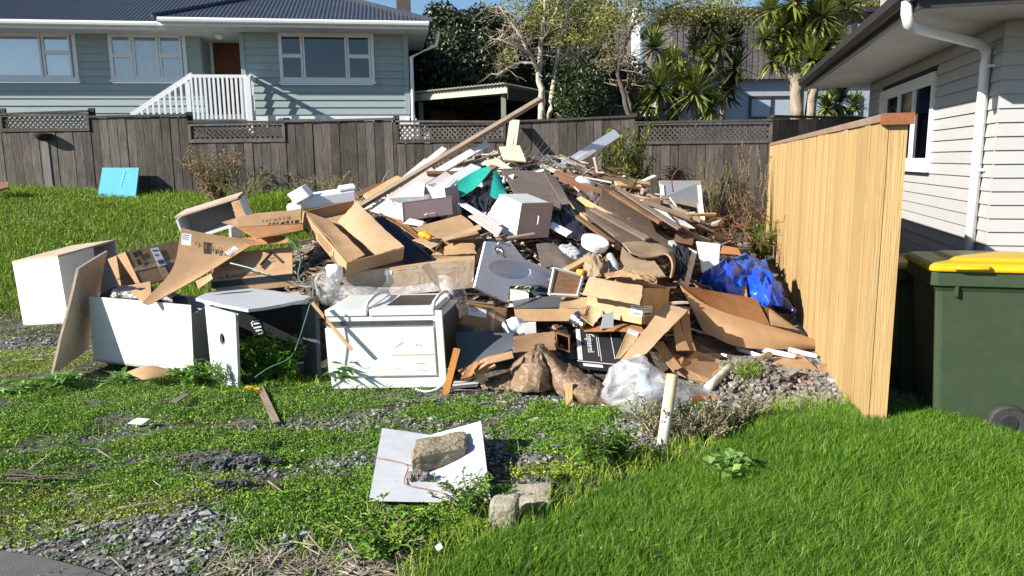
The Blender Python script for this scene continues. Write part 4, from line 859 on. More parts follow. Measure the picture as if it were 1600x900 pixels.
gum('thin_feathery_tree', 'thin dark stemmed tree with olive feathery foliage left of the cabbage trees', 18.5, (985, 186),
    [(.07, .02, (985, 190, 0), (975, 150, 0), (966, 115, 0), (972, 85, 0), (985, 50, .2), (1000, 10, .3), (1005, -30, .3)), (.045, .012, (990, 188, .2), (978, 140, .2), (985, 110, .3), (975, 90, .5)), (.03, .01, (966, 115, 0), (950, 80, 0), (945, 40, 0), (950, 5, 0)), (.03, .01, (990, 40, .2), (1020, 20, .4), (1060, 5, .4), (1100, -5, .4))],
    [(OLIVL, .035, 260, [(960, 18, .55), (940, 45, .4), (1000, 15, .6), (1040, 20, .65), (1075, 15, .6), (1110, 22, .6), (1145, 18, .55), (955, 75, .35), (1060, 35, .5), (1025, 40, .5), (975, 45, .4), (1090, 38, .4), (1125, 5, .6), (960, -10, .7), (1000, -20, .6), (1165, 30, .35), (945, 100, .3), (990, 130, .25)]), (GUML, .04, 160, [(1050, 12, .5), (1100, 18, .5), (950, 30, .4), (1000, 5, .5), (1130, 12, .4)])], BARKD, twigs=120)
gum('far_bush_tree', 'mid green leafy tree above the carport roof behind the pale trunks', 22, (905, 186),
    [(.08, .03, (905, 190, 0), (900, 130, 0), (905, 60, 0))], [(DRKL, .06, 700, [(885, 140, .9), (905, 100, 1.0), (915, 60, .9), (900, 30, .8), (850, 110, .9), (830, 60, .7), (860, 30, .8), (920, 150, .9), (870, 155, .7), (935, 90, .6), (820, 135, .6), (935, 20, .6)]), (MIDL, .05, 120, [(900, 90, .9), (880, 40, .8), (915, 130, .7)])], BARKD)
# cabbage trees
def cab_tree(label, Y, stems, heads, mat, nb=70, mix=None):
    b_ = W(stems[0][2][0], stems[0][2][1], Y); t = thing('cabbage_tree', label, 'cabbage tree', (b_.x, Y, gzf(b_.x, Y)), 'cabbage trees behind the fence'); mb = MB()
    for (r0, r1, *pp) in stems:
        path = [W(px, py, Y) for px, py in pp]; path2 = []
        for i in range(len(path)-1):
            for k in range(3): path2.append(path[i].lerp(path[i+1], k/3)+Vector((random.gauss(0, .012), random.gauss(0, .02), 0)))
        path2.append(path[-1]); mb.tube(path2, [(r0+(r1-r0)*i/(len(path2)-1))*random.uniform(.9, 1.1) for i in range(len(path2))], 8)
    mb.build('trunk', BARKC, t, smooth=True)
    for (px, py, rp) in heads:
        c = np.array(W(px, py, Y+random.uniform(-.3, .3))); L = rp/FPX*Y*1.2; V = []; n = int(nb*(2.0 if rp > 34 else 1.6))
        F = []
        for i in range(n):
            el = random.uniform(-.75, 1.35); az = random.uniform(0, 6.283); d = np.array([math.cos(az)*math.cos(el), math.sin(az)*math.cos(el), math.sin(el)])
            side = np.cross(d, [0, 0, 1.]); side /= np.linalg.norm(side)+1e-6; ll = L*random.uniform(.7, 1.15); w = .025*random.uniform(.8, 1.2)*(rp/34)**.5; droop = random.uniform(.0, .22)
            k = len(V)
            for (tt, ww) in ((.05, .6), (.4, 1), (.75, .75)):
                q = c+d*ll*tt+np.array([0, 0, -droop*ll*tt**2.3]); V += [q-side*w*ww, q+side*w*ww]
            V.append(c+d*ll+np.array([0, 0, -droop*ll*1.05])); F += [(k, k+1, k+3), (k, k+3, k+2), (k+2, k+3, k+5), (k+2, k+5, k+4), (k+4, k+5, k+6)]
        npmesh('leaf_head', np.array(V), np.array(F), (mat if not mix or random.random() < .6 else mix), t, WP[t.name])
    return t
cab_tree('cabbage tree with two low bushy heads just right of the thin tree', 16.5, [(.07, .06, (1035, 190), (1030, 140)), (.07, .06, (1085, 190), (1085, 150)), (.05, .05, (1032, 170), (1022, 80))], [(1030, 138, 42), (1086, 145, 44), (1022, 75, 30), (1050, 165, 32), (1012, 165, 28), (1065, 125, 32), (1110, 168, 34), (1050, 95, 26)], CABL, 95)
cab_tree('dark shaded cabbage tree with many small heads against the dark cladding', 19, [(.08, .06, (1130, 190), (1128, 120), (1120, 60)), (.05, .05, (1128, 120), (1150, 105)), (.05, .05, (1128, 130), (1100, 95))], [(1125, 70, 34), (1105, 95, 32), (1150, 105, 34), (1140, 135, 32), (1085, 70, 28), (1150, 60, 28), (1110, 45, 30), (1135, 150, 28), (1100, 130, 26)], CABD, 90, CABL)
cab_tree('tall cabbage tree with thick pale trunk and many heads beside the grey house', 16, [(.15, .11, (1247, 190), (1245, 130), (1238, 95), (1230, 50)), (.12, .09, (1265, 190), (1270, 140), (1268, 100), (1285, 40)), (.07, .05, (1240, 110), (1222, 80), (1215, 40)), (.07, .05, (1268, 110), (1300, 80), (1325, 20)), (.05, .05, (1250, 100), (1258, 50), (1262, 10))],
         [(1222, 45, 34), (1250, 60, 40), (1285, 25, 40), (1270, 95, 40), (1208, 95, 30), (1300, 65, 38), (1240, 5, 36), (1325, 10, 36), (1265, 30, 34), (1205, 15, 30), (1290, 110, 30), (1235, 80, 30), (1195, 60, 24)], CABL, 95)
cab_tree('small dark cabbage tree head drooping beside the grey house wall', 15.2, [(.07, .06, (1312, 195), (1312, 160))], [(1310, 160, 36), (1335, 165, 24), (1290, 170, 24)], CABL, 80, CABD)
gum('far_tree', 'dark branching tree top rising behind the grey house roof', 30, (1340, 100), [(.1, .05, (1340, 120, 0), (1338, 40, 0), (1345, -20, 0))], [(OLIVL, .07, 300, [(1340, 10, .9), (1365, 0, .8), (1350, 25, .5), (1370, 15, .5), (1320, -5, .8)])], BARKD)

# ------------------------------------------------------------------ shrubs and weeds
def stemplant(name, label, cat, base, h, spread, ns, nl, lw, ll, matl, mats, lean=.5, sr=.006, up=.4, group=None, start=.25):
    base = Vector(base); t = thing(name, label, cat, base, group); mb = MB(); LP, LD = [], []
    for i in range(ns):
        a = random.uniform(0, 6.283); hh = h*random.uniform(.6, 1.0); tip = base+Vector((math.cos(a)*spread*random.uniform(.3, 1), math.sin(a)*spread*random.uniform(.3, 1), hh))
        pp, rr = branch(base+Vector((random.gauss(0, spread*.12), random.gauss(0, spread*.12), 0)), tip, sr*(h+.3), .0018, .1, 6); mb.tube(pp, rr, 4, False)
        for j in range(nl):
            q = random.uniform(start, 1)*6; k = min(5, int(q)); p = pp[k].lerp(pp[k+1], q-k); a2 = random.uniform(0, 6.283); d = Vector((math.cos(a2), math.sin(a2), random.gauss(up, .35))).normalized(); LP.append(p); LD.append(d)
    mb.build('stems', mats, t)
    P, Dn = np.array(LP), np.array(LD); n = len(P); side = np.cross(Dn, [0, 0, 1.]); side /= np.linalg.norm(side, axis=1, keepdims=True)+1e-6
    L_ = ll*RNG.uniform(.6, 1.25, (n, 1)); w = lw*RNG.uniform(.7, 1.2, (n, 1)); dz = np.array([[0, 0, 1.]])
    V = np.stack([P, P+Dn*L_*.45-side*w+dz*L_*.03, P+Dn*L_-dz*L_*.25, P+Dn*L_*.45+side*w+dz*L_*.03], 1).reshape(-1, 3)
    npmesh('leaves', V, np.arange(4*n).reshape(-1, 4), matl, t, WP[t.name]); return t
q = W(978, 285, 12.6); stemplant('leafy_shrub', 'tall narrow-leaved green shrub against the dark fence behind the white beam', 'shrub', (q.x, 12.6, gzf(q.x, 12.6)), 1.85, .5, 46, 85, .013, .13, MIDL, REDST, up=-.3, start=.15)
q = W(950, 230, 12.9); 
for (px, Y, h, ns, lab, ml) in ((1108, 10.9, 1.35, 9, 'wispy dry olive shrub in front of the white window frame', OLIVL), (1150, 11.2, 1.6, 9, 'wispy dry red-brown shrub against the dark fence right of the window frame', GORSE), (1180, 11.5, 1.55, 8, 'tall wispy dry shrub nearest the new timber fence end', DRYL)):
    q = W(px, 330, Y); stemplant('dry_shrub', lab, 'shrub', (q.x, Y, gzf(q.x, Y)+.05), h, .34, ns+4, 210, .0065, .036, ml, DRYL, up=.7, sr=.0032, group='dry wispy shrubs by the fence', start=.3)
q = W(1115, 360, 9.9); mb = MB()
for i in range(150):
    p = Vector((q.x+random.gauss(0, .38), q.y+random.gauss(0, .3), gzf(q.x, q.y)+heap(q.x, q.y)*.8+random.uniform(0, .35))); d = Vector((random.gauss(0, .3), random.gauss(0, .3), random.gauss(.05, .2))); pp, rr = branch(p, p+d, .006, .003, .25, 4); mb.tube(pp, rr, 4, False)
tag(mb.build('bramble_tangle', REDST), 'low tangle of bare red-brown stems below the wispy shrubs', 'brambles')
q = W(1190, 385, 10.4); stemplant('green_bush', 'small bright green bush at the far end of the new fence', 'bush', (q.x, 10.4, gzf(q.x, 10.4)), .65, .32, 30, 45, .014, .05, CLOV, REDST)
# twig pile behind the long pole
q = W(595, 285, 11.2); mb = MB()
for i in range(260):
    p = Vector((q.x+random.gauss(0, .55), q.y+random.gauss(0, .5), gzf(q.x, q.y)+random.uniform(0, .55)*math.exp(-((random.random()-.5)*2)**2))); d = Vector((random.gauss(0, .45), random.gauss(0, .3), random.gauss(.08, .16))); pp, rr = branch(p, p+d, .012*random.uniform(.5, 1.3), .004, .12, 4); mb.tube(pp, rr, 4, False)
tag(mb.build('twig_pile', TWIG), 'tangled pile of dry grey branches behind the long leaning pole', 'branch pile')
q = W(340, 300, 12.7); t = stemplant('dry_weed_clump', 'clump of dry brown weeds against the dark fence behind the white cabinet', 'weeds', (q.x, 12.7, gzf(q.x, 12.7)), .95, .6, 80, 40, .010, .08, DRYL, DRYL, up=.1)
q = W(380, 300, 12.4); stemplant('dry_weed_clump', 'thin brown and green stalks leaning left of the tall grass clump', 'weeds', (q.x, 12.4, gzf(q.x, 12.4)), .7, .7, 40, 14, .008, .08, GRASS2, DRYL, up=.3)
q = W(500, 300, 11.8); stemplant('dry_weed_clump', 'tall olive weeds behind the foam packaging beside the twig pile', 'weeds', (q.x, 11.8, gzf(q.x, 11.8)), .7, .75, 60, 22, .010, .08, OLIVL, DRYL, up=.3)
def gp(px, py): p = G(px, py); return Vector((p.x, p.y, gzf(p.x, p.y)))
stemplant('leafy_weed', 'tall lush green weed growing inside the grey desk', 'weed', gp(412, 602), .40, .22, 26, 34, .013, .075, WEEDL, WEEDL, up=.3)
stemplant('leafy_weed', 'second leafy weed at the right inside of the grey desk', 'weed', gp(452, 600), .34, .16, 14, 26, .013, .07, WEEDL, WEEDL, up=.3)
stemplant('leafy_weed', 'upright weed in front of the grey desk left panel with narrow leaves', 'weed', gp(349, 612), .20, .09, 6, 24, .006, .07, WEEDL, WEEDL, up=.7)
stemplant('leafy_weed', 'low dark weed between the white tub and the grey desk', 'weed', gp(305, 605), .16, .22, 24, 22, .010, .07, WEEDL, WEEDL, up=.5)
stemplant('leafy_weed', 'broad-leaved dock weed at the bottom left of the white stove', 'weed', gp(537, 608), .20, .14, 7, 9, .022, .11, WEEDL, WEEDL, up=.5)
stemplant('leafy_weed', 'long-leaved dandelion rosette left of the brown cardboard scrap', 'weed', gp(195, 598), .10, .14, 10, 10, .02, .13, PALEL, WEEDL, up=.4, start=0)
stemplant('leafy_weed', 'pale dandelion rosette under the leaning particle board', 'weed', gp(105, 605), .09, .16, 12, 9, .02, .12, PALEL, WEEDL, up=.4, start=0)
stemplant('leafy_weed', 'pale leafy rosette at the left edge of the grass', 'weed', gp(20, 612), .08, .14, 10, 9, .018, .10, PALEL, WEEDL, up=.4, start=0)
stemplant('leafy_weed', 'spiky upright sow thistle weed right of the green mat', 'weed', gp(925, 745), .28, .13, 14, 26, .007, .085, WEEDL, REDST, up=.6)
stemplant('leafy_weed', 'bushy green weed behind the sow thistle beside the gravel', 'weed', gp(960, 730), .20, .14, 16, 26, .009, .05, WEEDL, REDST, up=.4)
stemplant('leafy_weed', 'small yellow-green spurge with red stems on the gravel', 'weed', gp(1007, 735), .14, .05, 7, 16, .008, .028, CLOVY, REDST, up=.5, start=.6)
stemplant('leafy_weed', 'pale mallow weed with round leaves in the edge of the lawn', 'weed', gp(1135, 755), .13, .16, 12, 3, .03, .06, PALEL, PALEL, up=.5, start=.7)
stemplant('leafy_weed', 'tangled weeds with red stems below the white panel', 'weed', gp(735, 800), .16, .22, 26, 18, .008, .04, WEEDL, REDST, up=.4)
stemplant('leafy_weed', 'loose green weeds at the front edge left of the lawn', 'weed', gp(590, 850), .13, .3, 40, 16, .010, .04, CLOV, DRYL, up=.4)
stemplant('leafy_weed', 'yellowish weed tuft beside the right concrete block', 'weed', gp(880, 760), .10, .16, 20, 16, .007, .04, CLOVY, WEEDL, up=.6)
stemplant('leafy_weed', 'grass tuft growing through the rubble beside the white pipe', 'weed', gp(1165, 606), .17, .14, 40, 6, .004, .10, GRASS2, GRASS2, up=.8)
t = thing('gorse_bush', 'scrubby brown-green gorse bush in front of the clear plastic bag', 'bush', gp(1090, 700)); mb = MB(); LP = []
for (px, py, hh, n) in ((1020, 690, .24, 12), (1060, 695, .26, 14), (1100, 698, .22, 14), (1135, 690, .22, 16), (1165, 680, .20, 14), (1085, 700, .18, 12)):
    b_ = gp(px, py)
    for i in range(n):
        tip = b_+Vector((random.gauss(0, .10), random.gauss(0, .08), hh*random.uniform(.5, 1.1))); pp, rr = branch(b_, tip, .004, .002, .15, 5); mb.tube(pp, rr, 4, False)
        for j in range(70): q = random.uniform(1.2, 5); k = min(4, int(q)); LP.append(pp[k].lerp(pp[k+1], q-k)+Vector((random.gauss(0, .012), random.gauss(0, .012), random.gauss(0, .012))))
mb.build('stems', TWIG, t); leafmesh('leaves', np.array(LP), .0085, GORSE, t, WP[t.name], up=.2, asp=.5)
# dark hedge behind the carport
HY = 24; t = thing('hedge', 'dark overgrown hedge filling the gap behind the carport posts', 'hedge', (W(800, 180, HY).x, HY, gzf(-1, HY))); cs = []
for i in range(70): c = W(random.uniform(610, 1010), random.uniform(115, 190), HY+random.uniform(-.6, .8)); cs.append(((c.x, c.y, c.z), random.uniform(.5, .9)))
leafmesh('foliage', clusters(cs, 700, .8), .08, DRKL, t, WP[t.name], up=.4)
# ------------------------------------------------------------------ helpers for the things of the heap
def V3(t):
    if isinstance(t, Vector): return t
    return W(*t) if len(t) == 3 and t[2] is not None else H(t[0], t[1])
def edges(o, a, b, c):
    o, a, b, c = V3(o), V3(a), V3(b), V3(c); return o, a-o, b-o, c-o
def carcass(mb, o, a, b, c, th, closed):                  # a box of thin panels; closed lists which of its six faces exist
    ta, tb, tc = th/a.length, th/b.length, th/c.length
    if 'ab0' in closed: mb.obox(o, a, b, c*tc)
    if 'ab1' in closed: mb.obox(o+c*(1-tc), a, b, c*tc)
    if 'ac0' in closed: mb.obox(o+c*tc, a, b*tb, c*(1-2*tc))
    if 'ac1' in closed: mb.obox(o+c*tc+b*(1-tb), a, b*tb, c*(1-2*tc))
    if 'bc0' in closed: mb.obox(o+c*tc+b*tb, a*ta, b*(1-2*tb), c*(1-2*tc))
    if 'bc1' in closed: mb.obox(o+c*tc+b*tb+a*(1-ta), a*ta, b*(1-2*tb), c*(1-2*tc))
    return mb
class Face:                                               # a flat patch: s along u, t along v, both 0..1
    def __init__(s, o, u, v):
        s.o, s.u, s.v = Vector(o), Vector(u), Vector(v); s.n = s.u.cross(s.v).normalized()
        if s.n.dot(CAMP-s.o) < 0: s.n = -s.n
    def p(s, a, b, off=0): return s.o+s.u*a+s.v*b+s.n*off
def decal(face, q, name, mat, parent, off=.004, th=.0015):
    a, b, c, d = q; mb = MB(); mb.obox(face.p(a, b, off), face.u*(c-a), face.v*(d-b), face.n*th); return mb.build(name, mat, parent)
def marks(face, rects, name, mat, parent, off=.0045):
    mb = MB()
    for (a, b, c, d) in rects: mb.obox(face.p(a, b, off), face.u*(c-a), face.v*(d-b), face.n*.001)
    return mb.build(name, mat, parent)
def label(face, q, parent, lines=4, bars=True, off=.004):
    lb = decal(face, q, 'label', PAPER, parent, off); a, b, c, d = q; r = []
    for i in range(lines):
        t = b+(d-b)*(.12+.5*i/lines); e = a+(c-a)*(.1+random.uniform(.35, .75)); r.append((a+(c-a)*.1, t, e, t+(d-b)*.05))
    if bars:
        s = a+(c-a)*.1
        while s < a+(c-a)*.85: w = (c-a)*random.choice([.02, .035, .05]); r.append((s, b+(d-b)*.68, s+w, b+(d-b)*.9)); s += w+(c-a)*.035
    marks(face, r, 'print', INK, lb, off+.0022); return lb
def bil(c4, n, m, crump=0, sag=0, seed=0, edge=0):
    A, B, C, Dd = [V3(t) for t in c4]; nr = (B-A).cross(Dd-A).normalized(); rows = []
    for j in range(m+1):
        r = []
        for i in range(n+1):
            s, t = i/n, j/m; p = A.lerp(B, s).lerp(Dd.lerp(C, s), t)
            k = mnoise.noise(Vector((p.x*4+seed, p.y*4, p.z*4)))*crump+sag*math.sin(math.pi*s)*math.sin(math.pi*t)
            if edge and (i in (0, n) or j in (0, m)): ctr = (A+B+C+Dd)/4; p = p+(ctr-p).normalized()*edge*(.5+mnoise.noise(Vector((p.x*22+seed, p.y*22, p.z*22)))+.5*mnoise.noise(Vector((p.x*60, p.y*60+seed, p.z*60))))
            r.append(p+nr*k)
        rows.append(r)
    return rows
def sheet(name, lab, cat, c4, mat, th=.006, crump=.012, sag=0, group=None, parent=None, n=6):   # corners TL TR BR BL
    k_ = mat in (CARD, CARD2, CARD3); crump = max(crump, .011) if k_ else crump; sag = sag or (random.uniform(-.022, .022) if k_ else 0); edge = .013 if k_ else (.02 if mat in (CARPET, DKBAG, CARPB) else 0); n = 12 if edge else n; mb = MB(); mb.grid(bil(c4, n, n, crump, sag, random.random()*50, edge)); o = mb.build(name, mat, parent, smooth=True, solid=th)
    if parent is None: tag(o, lab, cat, group)
    return o
def poly(name, lab, cat, pts, mat, th=.006, group=None, parent=None):
    mb = MB(); mb.slab([V3(t) for t in pts], th); o = mb.build(name, mat, parent)
    if parent is None: tag(o, lab, cat, group)
    return o
def loft(name, lab, cat, rows, mat, th=.006, sub=2, group=None, parent=None):
    mb = MB(); mb.grid([[V3(t) for t in r] for r in rows]); o = mb.build(name, mat, parent, smooth=True, sub=sub, solid=th)
    if parent is None: tag(o, lab, cat, group)
    return o
def board_item(name, lab, cat, p0, p1, w, t, mat, up=(0, -.4, 1), group=None, taper=1.0):
    o = plank(name, V3(p0), V3(p1), w, t, mat, up, taper=taper); return tag(o, lab, cat, group)
def lump(name, lab, cat, path, mat, rads, nse=.15, fr=5, n=16, flat=1.0, group=None, parent=None, sub=1, ridge=.09, rfr=9):   # crumpled bag-like body along a path
    pts = [V3(t) for t in path]; P2_, R2 = [], []; st = 9; n = 30
    N_ = (len(pts)-1)*st
    for i in range(N_+1):
        q = i/st; k = min(int(q), len(pts)-2); f = q-k
        a0 = pts[max(k-1, 0)]; a1, a2 = pts[k], pts[k+1]; a3 = pts[min(k+2, len(pts)-1)]
        P2_.append(.5*((2*a1)+(a2-a0)*f+(2*a0-5*a1+4*a2-a3)*f*f+(-a0+3*a1-3*a2+a3)*f**3)); fs = f*f*(3-2*f); R2.append(rads[k]*(1-fs)+rads[k+1]*fs)
    d0, d1 = (P2_[0]-P2_[1]).normalized(), (P2_[-1]-P2_[-2]).normalized(); r0, r1 = R2[0], R2[-1]
    for c_, e_ in ((.5, .85), (.85, .5), (1.0, .05)):
        P2_.insert(0, pts[0]+d0*r0*c_*.8); R2.insert(0, r0*e_); P2_.append(pts[-1]+d1*r1*c_*.8); R2.append(r1*e_)
    mb = MB(); mb.tube(P2_, R2, n); sd = random.random()*30; nv = []
    for i, v in enumerate(mb.v):
        v = Vector(v); c = P2_[min(i//n, len(P2_)-1)]; d = v-c; w = v+.25*mnoise.noise_vector(v*fr)
        rg = (1-2.2*abs(mnoise.noise(w*rfr+Vector((sd, 3, 0)))))+.55*(1-2.2*abs(mnoise.noise(w*rfr*2.3+Vector((0, sd, 7)))))
        k = 1+nse*(mnoise.noise(v*fr+Vector((sd, 0, 0)))+.5*mnoise.noise(v*fr*2.7+Vector((0, sd, 0))))+ridge*rg
        d = d*k; d.z *= flat; nv.append(tuple(c+d))
    mb.v = nv; o = mb.build(name, mat, parent, smooth=True)
    if parent is None: tag(o, lab, cat, group)
    return o
def cloth(name, lab, cat, rows, mat, amp=.02, fr=9, N=26, th=.006, along=(0, 0, 1), parent=None, group=None):   # a draped surface through control rows, with folds
    C_ = [[V3(q) for q in r] for r in rows]
    def cr(pts, f):
        q = f*(len(pts)-1); k = min(int(q), len(pts)-2); f = q-k; a0, a1, a2, a3 = pts[max(k-1, 0)], pts[k], pts[k+1], pts[min(k+2, len(pts)-1)]
        return .5*((2*a1)+(a2-a0)*f+(2*a0-5*a1+4*a2-a3)*f*f+(-a0+3*a1-3*a2+a3)*f**3)
    sd = random.random()*40; G_ = []
    for j in range(N+1):
        col = [cr([r[i] for r in C_], j/N) for i in range(len(C_[0]))]; G_.append([cr(col, i/N) for i in range(N+1)])
    out = []
    for j in range(N+1):
        r = []
        for i in range(N+1):
            p = G_[j][i]; du = G_[j][min(i+1, N)]-G_[j][max(i-1, 0)]; dv = G_[min(j+1, N)][i]-G_[max(j-1, 0)][i]; nr = du.cross(dv)
            if nr.length < 1e-9: nr = CAMP-p
            nr.normalize(); nr = nr if nr.dot(CAMP-p) > 0 else -nr; s, t_ = i/N, j/N
            w = Vector((s*fr+sd, t_*fr*.35, .3)); k = (1-2*abs(mnoise.noise(w+mnoise.noise_vector(w*.7)*.6)))+.5*(1-2*abs(mnoise.noise(w*2.3)))+.6*mnoise.noise(Vector((s*3, t_*3, sd)))
            r.append(p+nr*k*amp)
        out.append(r)
    mb = MB(); mb.grid(out); o = mb.build(name, mat, parent, smooth=True, solid=th)
    if parent is None: tag(o, lab, cat, group)
    return o
def ribbon(name, lab, cat, path, r, mat, n=6, parent=None, group=None):
    pts = [V3(t) for t in path]; P2_ = []
    for k in range(len(pts)-1):
        for i in range(4):
            f = i/4; a0 = pts[max(k-1, 0)]; a1, a2 = pts[k], pts[k+1]; a3 = pts[min(k+2, len(pts)-1)]
            P2_.append(.5*((2*a1)+(a2-a0)*f+(2*a0-5*a1+4*a2-a3)*f*f+(-a0+3*a1-3*a2+a3)*f**3))
    P2_.append(pts[-1]); mb = MB(); mb.tube(P2_, r, n); o = mb.build(name, mat, parent, smooth=True)
    if parent is None: tag(o, lab, cat, group)
    return o
ALL = ('ab0', 'ab1', 'ac0', 'ac1', 'bc0', 'bc1')
def root_for(o, a, b, c):
    ps = [o+a*i+b*j+c*k for i in (0, 1) for j in (0, 1) for k in (0, 1)]; m = sum(ps, Vector())/8; m.z = min(p.z for p in ps); return m

# ------------------------------------------------------------------ front row, from the left
# white cabinet on its side
o, a, b, c = edges((90, 399, 6.75), (19, 408, 7.1), (181, 374, 7.5), (107, 499, 6.72)); c = c*1.06
t = thing('kitchen_cabinet', 'white kitchen cabinet with open side tipped on the grass at the far left', 'cabinet', root_for(o, a, b, c))
mb = MB(); carcass(mb, o, a, b, c, .018, ('ab1', 'bc1', 'ac0', 'ac1', 'bc0')[:2]+('ac1',)); mb.build('carcass', WHITE, t)
mb = MB(); mb.obox(o+c*.03, a, b*.03, c*.97); mb.build('front_panel', WHITE, t)
mb = MB(); mb.obox(o, a, b, c*.028); mb.build('top_panel', CHIP, t)
mb = MB(); mb.obox(o+c*.03+b*.03, a*.02, b*.55, c*.97); mb.build('side_panel', WHITE, t)
mb = MB(); mb.obox(o+c*.03+b*.58+a*.4, a*.02, b*.4, c*.97); mb.build('inner_panel', GREYL, t)
# leaning particle board
sheet('particle_board', 'tan particle board leaning against the white tub at the left', 'board', [(121, 420, 5.95), (166, 392, 6.5), (137, 545, 6.25), (80, 587, 5.62)], CHIP, .018, .004)
# white open tub
o, a, b, c = edges((298, 477, 5.66), (139, 463, 6.02), (332, 462, 6.35), (303, 584, 5.67))
t = thing('white_drawer_unit', 'white open-topped cupboard carcass standing in front of the cardboard at left', 'cupboard', root_for(o, a, b, c))
mb = MB(); carcass(mb, o, a, b, c, .018, ('ab1', 'ac1', 'bc1')); mb.build('carcass', WHITE, t)
mb = MB(); mb.obox(o, a, b*.03, c); mb.build('front_panel', WHITE, t)
mb = MB(); mb.obox(o+c*.14+b*.035, a*.018, b*.93, c*.86); mb.build('end_panel', GREYL, t)
lump('black_bag', 'dark plastic bag lying inside the white open cupboard', 'bag', [(165, 467, 6.15), (200, 466, 6.1), (250, 468, 6.0), (285, 474, 5.9)], DKBAG, [.05, .10, .09, .05], .3)
# grey desk with a rounded top
rt = W(390, 530, 5.4); rt.z = gzf(rt.x, rt.y); t = thing('small_desk', 'small grey desk with rounded top and a round hole in its left side', 'desk', rt)
top = [(306, 470, 5.72), (322, 462, 5.95), (348, 456, 6.1), (380, 453.5, 6.2), (420, 457, 6.15), (486, 467, 5.75), (474, 473, 5.58), (440, 480, 5.36), (412, 485, 5.26), (388, 488, 5.2), (350, 481, 5.4)]
zt_ = W(388, 488, 5.2).z
pts = [V3(q) for q in top]; poly('top', None, None, top, GREYL, .022, parent=t)
mb = MB(); p0, p1 = W(372, 490, 5.25), W(324, 477, 5.62); q0, q1 = gp(377, 611), gp(336, 598)
f0, f1 = Vector((q0.x, q0.y, q0.z-.02)), Vector((q1.x, q1.y, q1.z-.02)); nn = (p0-p1).cross(Vector((0, 0, 1))).normalized()*.02
def hole_panel(A, B, C, Dd, nrm, cs, ct, r):              # quad A(top left) B C D with a round hole
    mb = MB(); P = lambda s, t: A.lerp(B, s).lerp(Dd.lerp(C, s), t); n = 24; W_, H_ = (B-A).length, (Dd-A).length
    inn, out = [], []
    for i in range(n):
        an = 2*math.pi*i/n; s, tt = cs+math.cos(an)*r/W_, ct+math.sin(an)*r/H_; inn.append(P(s, tt))
        k = min(((1-cs) if math.cos(an) > 0 else cs)/max(abs(math.cos(an))/W_, 1e-6), ((1-ct) if math.sin(an) > 0 else ct)/max(abs(math.sin(an))/H_, 1e-6))
        out.append(P(min(1, max(0, cs+math.cos(an)*k/W_)), min(1, max(0, ct+math.sin(an)*k/H_))))
    allv = inn+out+[p+nrm for p in inn]+[p+nrm for p in out]; fs = []
    for i in range(n):
        j = (i+1) % n; fs += [(i, n+i, n+j, j), (2*n+i, 2*n+j, 3*n+j, 3*n+i), (i, j, 2*n+j, 2*n+i), (n+i, 3*n+i, 3*n+j, n+j)]
    mb.add(allv, fs)
    for (u, v, w_) in ((0, 0, 0),): pass
    # corner fills
    cor = [(0, 0), (1, 0), (1, 1), (0, 1)]
    for (s, tt) in cor:
        cp_ = P(s, tt); near = sorted(range(n), key=lambda i: (out[i]-cp_).length)[:2]; mb.add([cp_, out[near[0]], out[near[1]], cp_+nrm, out[near[0]]+nrm, out[near[1]]+nrm], [(0, 1, 2), (3, 5, 4)])
    return mb
hole_panel(p1, p0, f0, f1, nn, .52, .37, .046).build('side_panel', GREYL, t)
r0, r1 = W(492, 473, 5.55), W(471, 479, 5.72); s0, s1 = gp(496, 596), gp(474, 590)
mb = MB(); mb.obox(r0, r1-r0, Vector((.03, 0, 0)), s0-r0-Vector((0, 0, .03))); mb.build('side_panel', DGREYL, t)
mb = MB(); bk0, bk1 = W(345, 478, 6.0), W(480, 476, 6.05); mb.obox(bk0, bk1-bk0, Vector((0, .02, 0)), Vector((0, 0, -.52))); mb.build('back_panel', DARKI, t)
mb = MB(); a0, a1 = W(386, 592, 5.45), W(474, 578, 5.72); mb.obox(a0, a1-a0, Vector((-.02, .28, 0)), Vector((0, 0, -.02))); mb.build('shelf', DGREYL, t)
q = W(404, 505, 5.75); mb = MB()
fc = Face(W(391, 500, 5.85), W(408, 497, 5.85)-W(391, 500, 5.85), W(398, 524, 5.85)-W(391, 500, 5.85)); mb.obox(fc.o, fc.u, fc.v, fc.n*.02); cr = mb.build('printed_carton', NAVY)
tag(cr, 'dark carton with white printed bars inside the grey desk', 'carton'); marks(fc, [(.1, .05, .9, .12), (.1, .05, .2, .4), (.3, .2, .9, .3), (.2, .45, .9, .55), (.3, .65, .9, .75), (.4, .85, 1, .95)], 'print', PAPER, cr, .024)
# white stove lying on its back
o, a, b, c = edges((690, 486, 5.36), (507, 489, 5.36), (716, 461, 5.92), (698, 604, 5.34))
t = thing('white_stove', 'white cooker lying on its back with black oven window and rust streaked base', 'cooker', root_for(o, a, b, c))
mb = MB(); mb.obox(o+b*.02+c*.06, a, b*.95, c*.9); mb.build('body', ENAMEL, t, bevel=.006)
F1 = Face(o+c*.0, a, c)
mb = MB(); mb.obox(F1.p(.075, .20, -.01), F1.u*.93, F1.v*.64, F1.n*.022); mb.build('base_panel', ENAMEL, t, bevel=.003)
mb = MB(); mb.obox(F1.p(.02, .875, -.01), F1.u*.97, F1.v*.13, F1.n*.016); mb.build('kick_panel', ENAMEL, t, bevel=.003)
mb = MB(); mb.obox(F1.p(.08, .115, -.004), F1.u*.92, F1.v*.06, F1.n*.012); mb.build('vent_strip', DULLM, t)
mb = MB(); mb.obox(F1.p(-.005, -.01, -.012), F1.u*.062, F1.v*.99, F1.n*.026); mb.build('corner_strip', ENAMEL, t, bevel=.004)
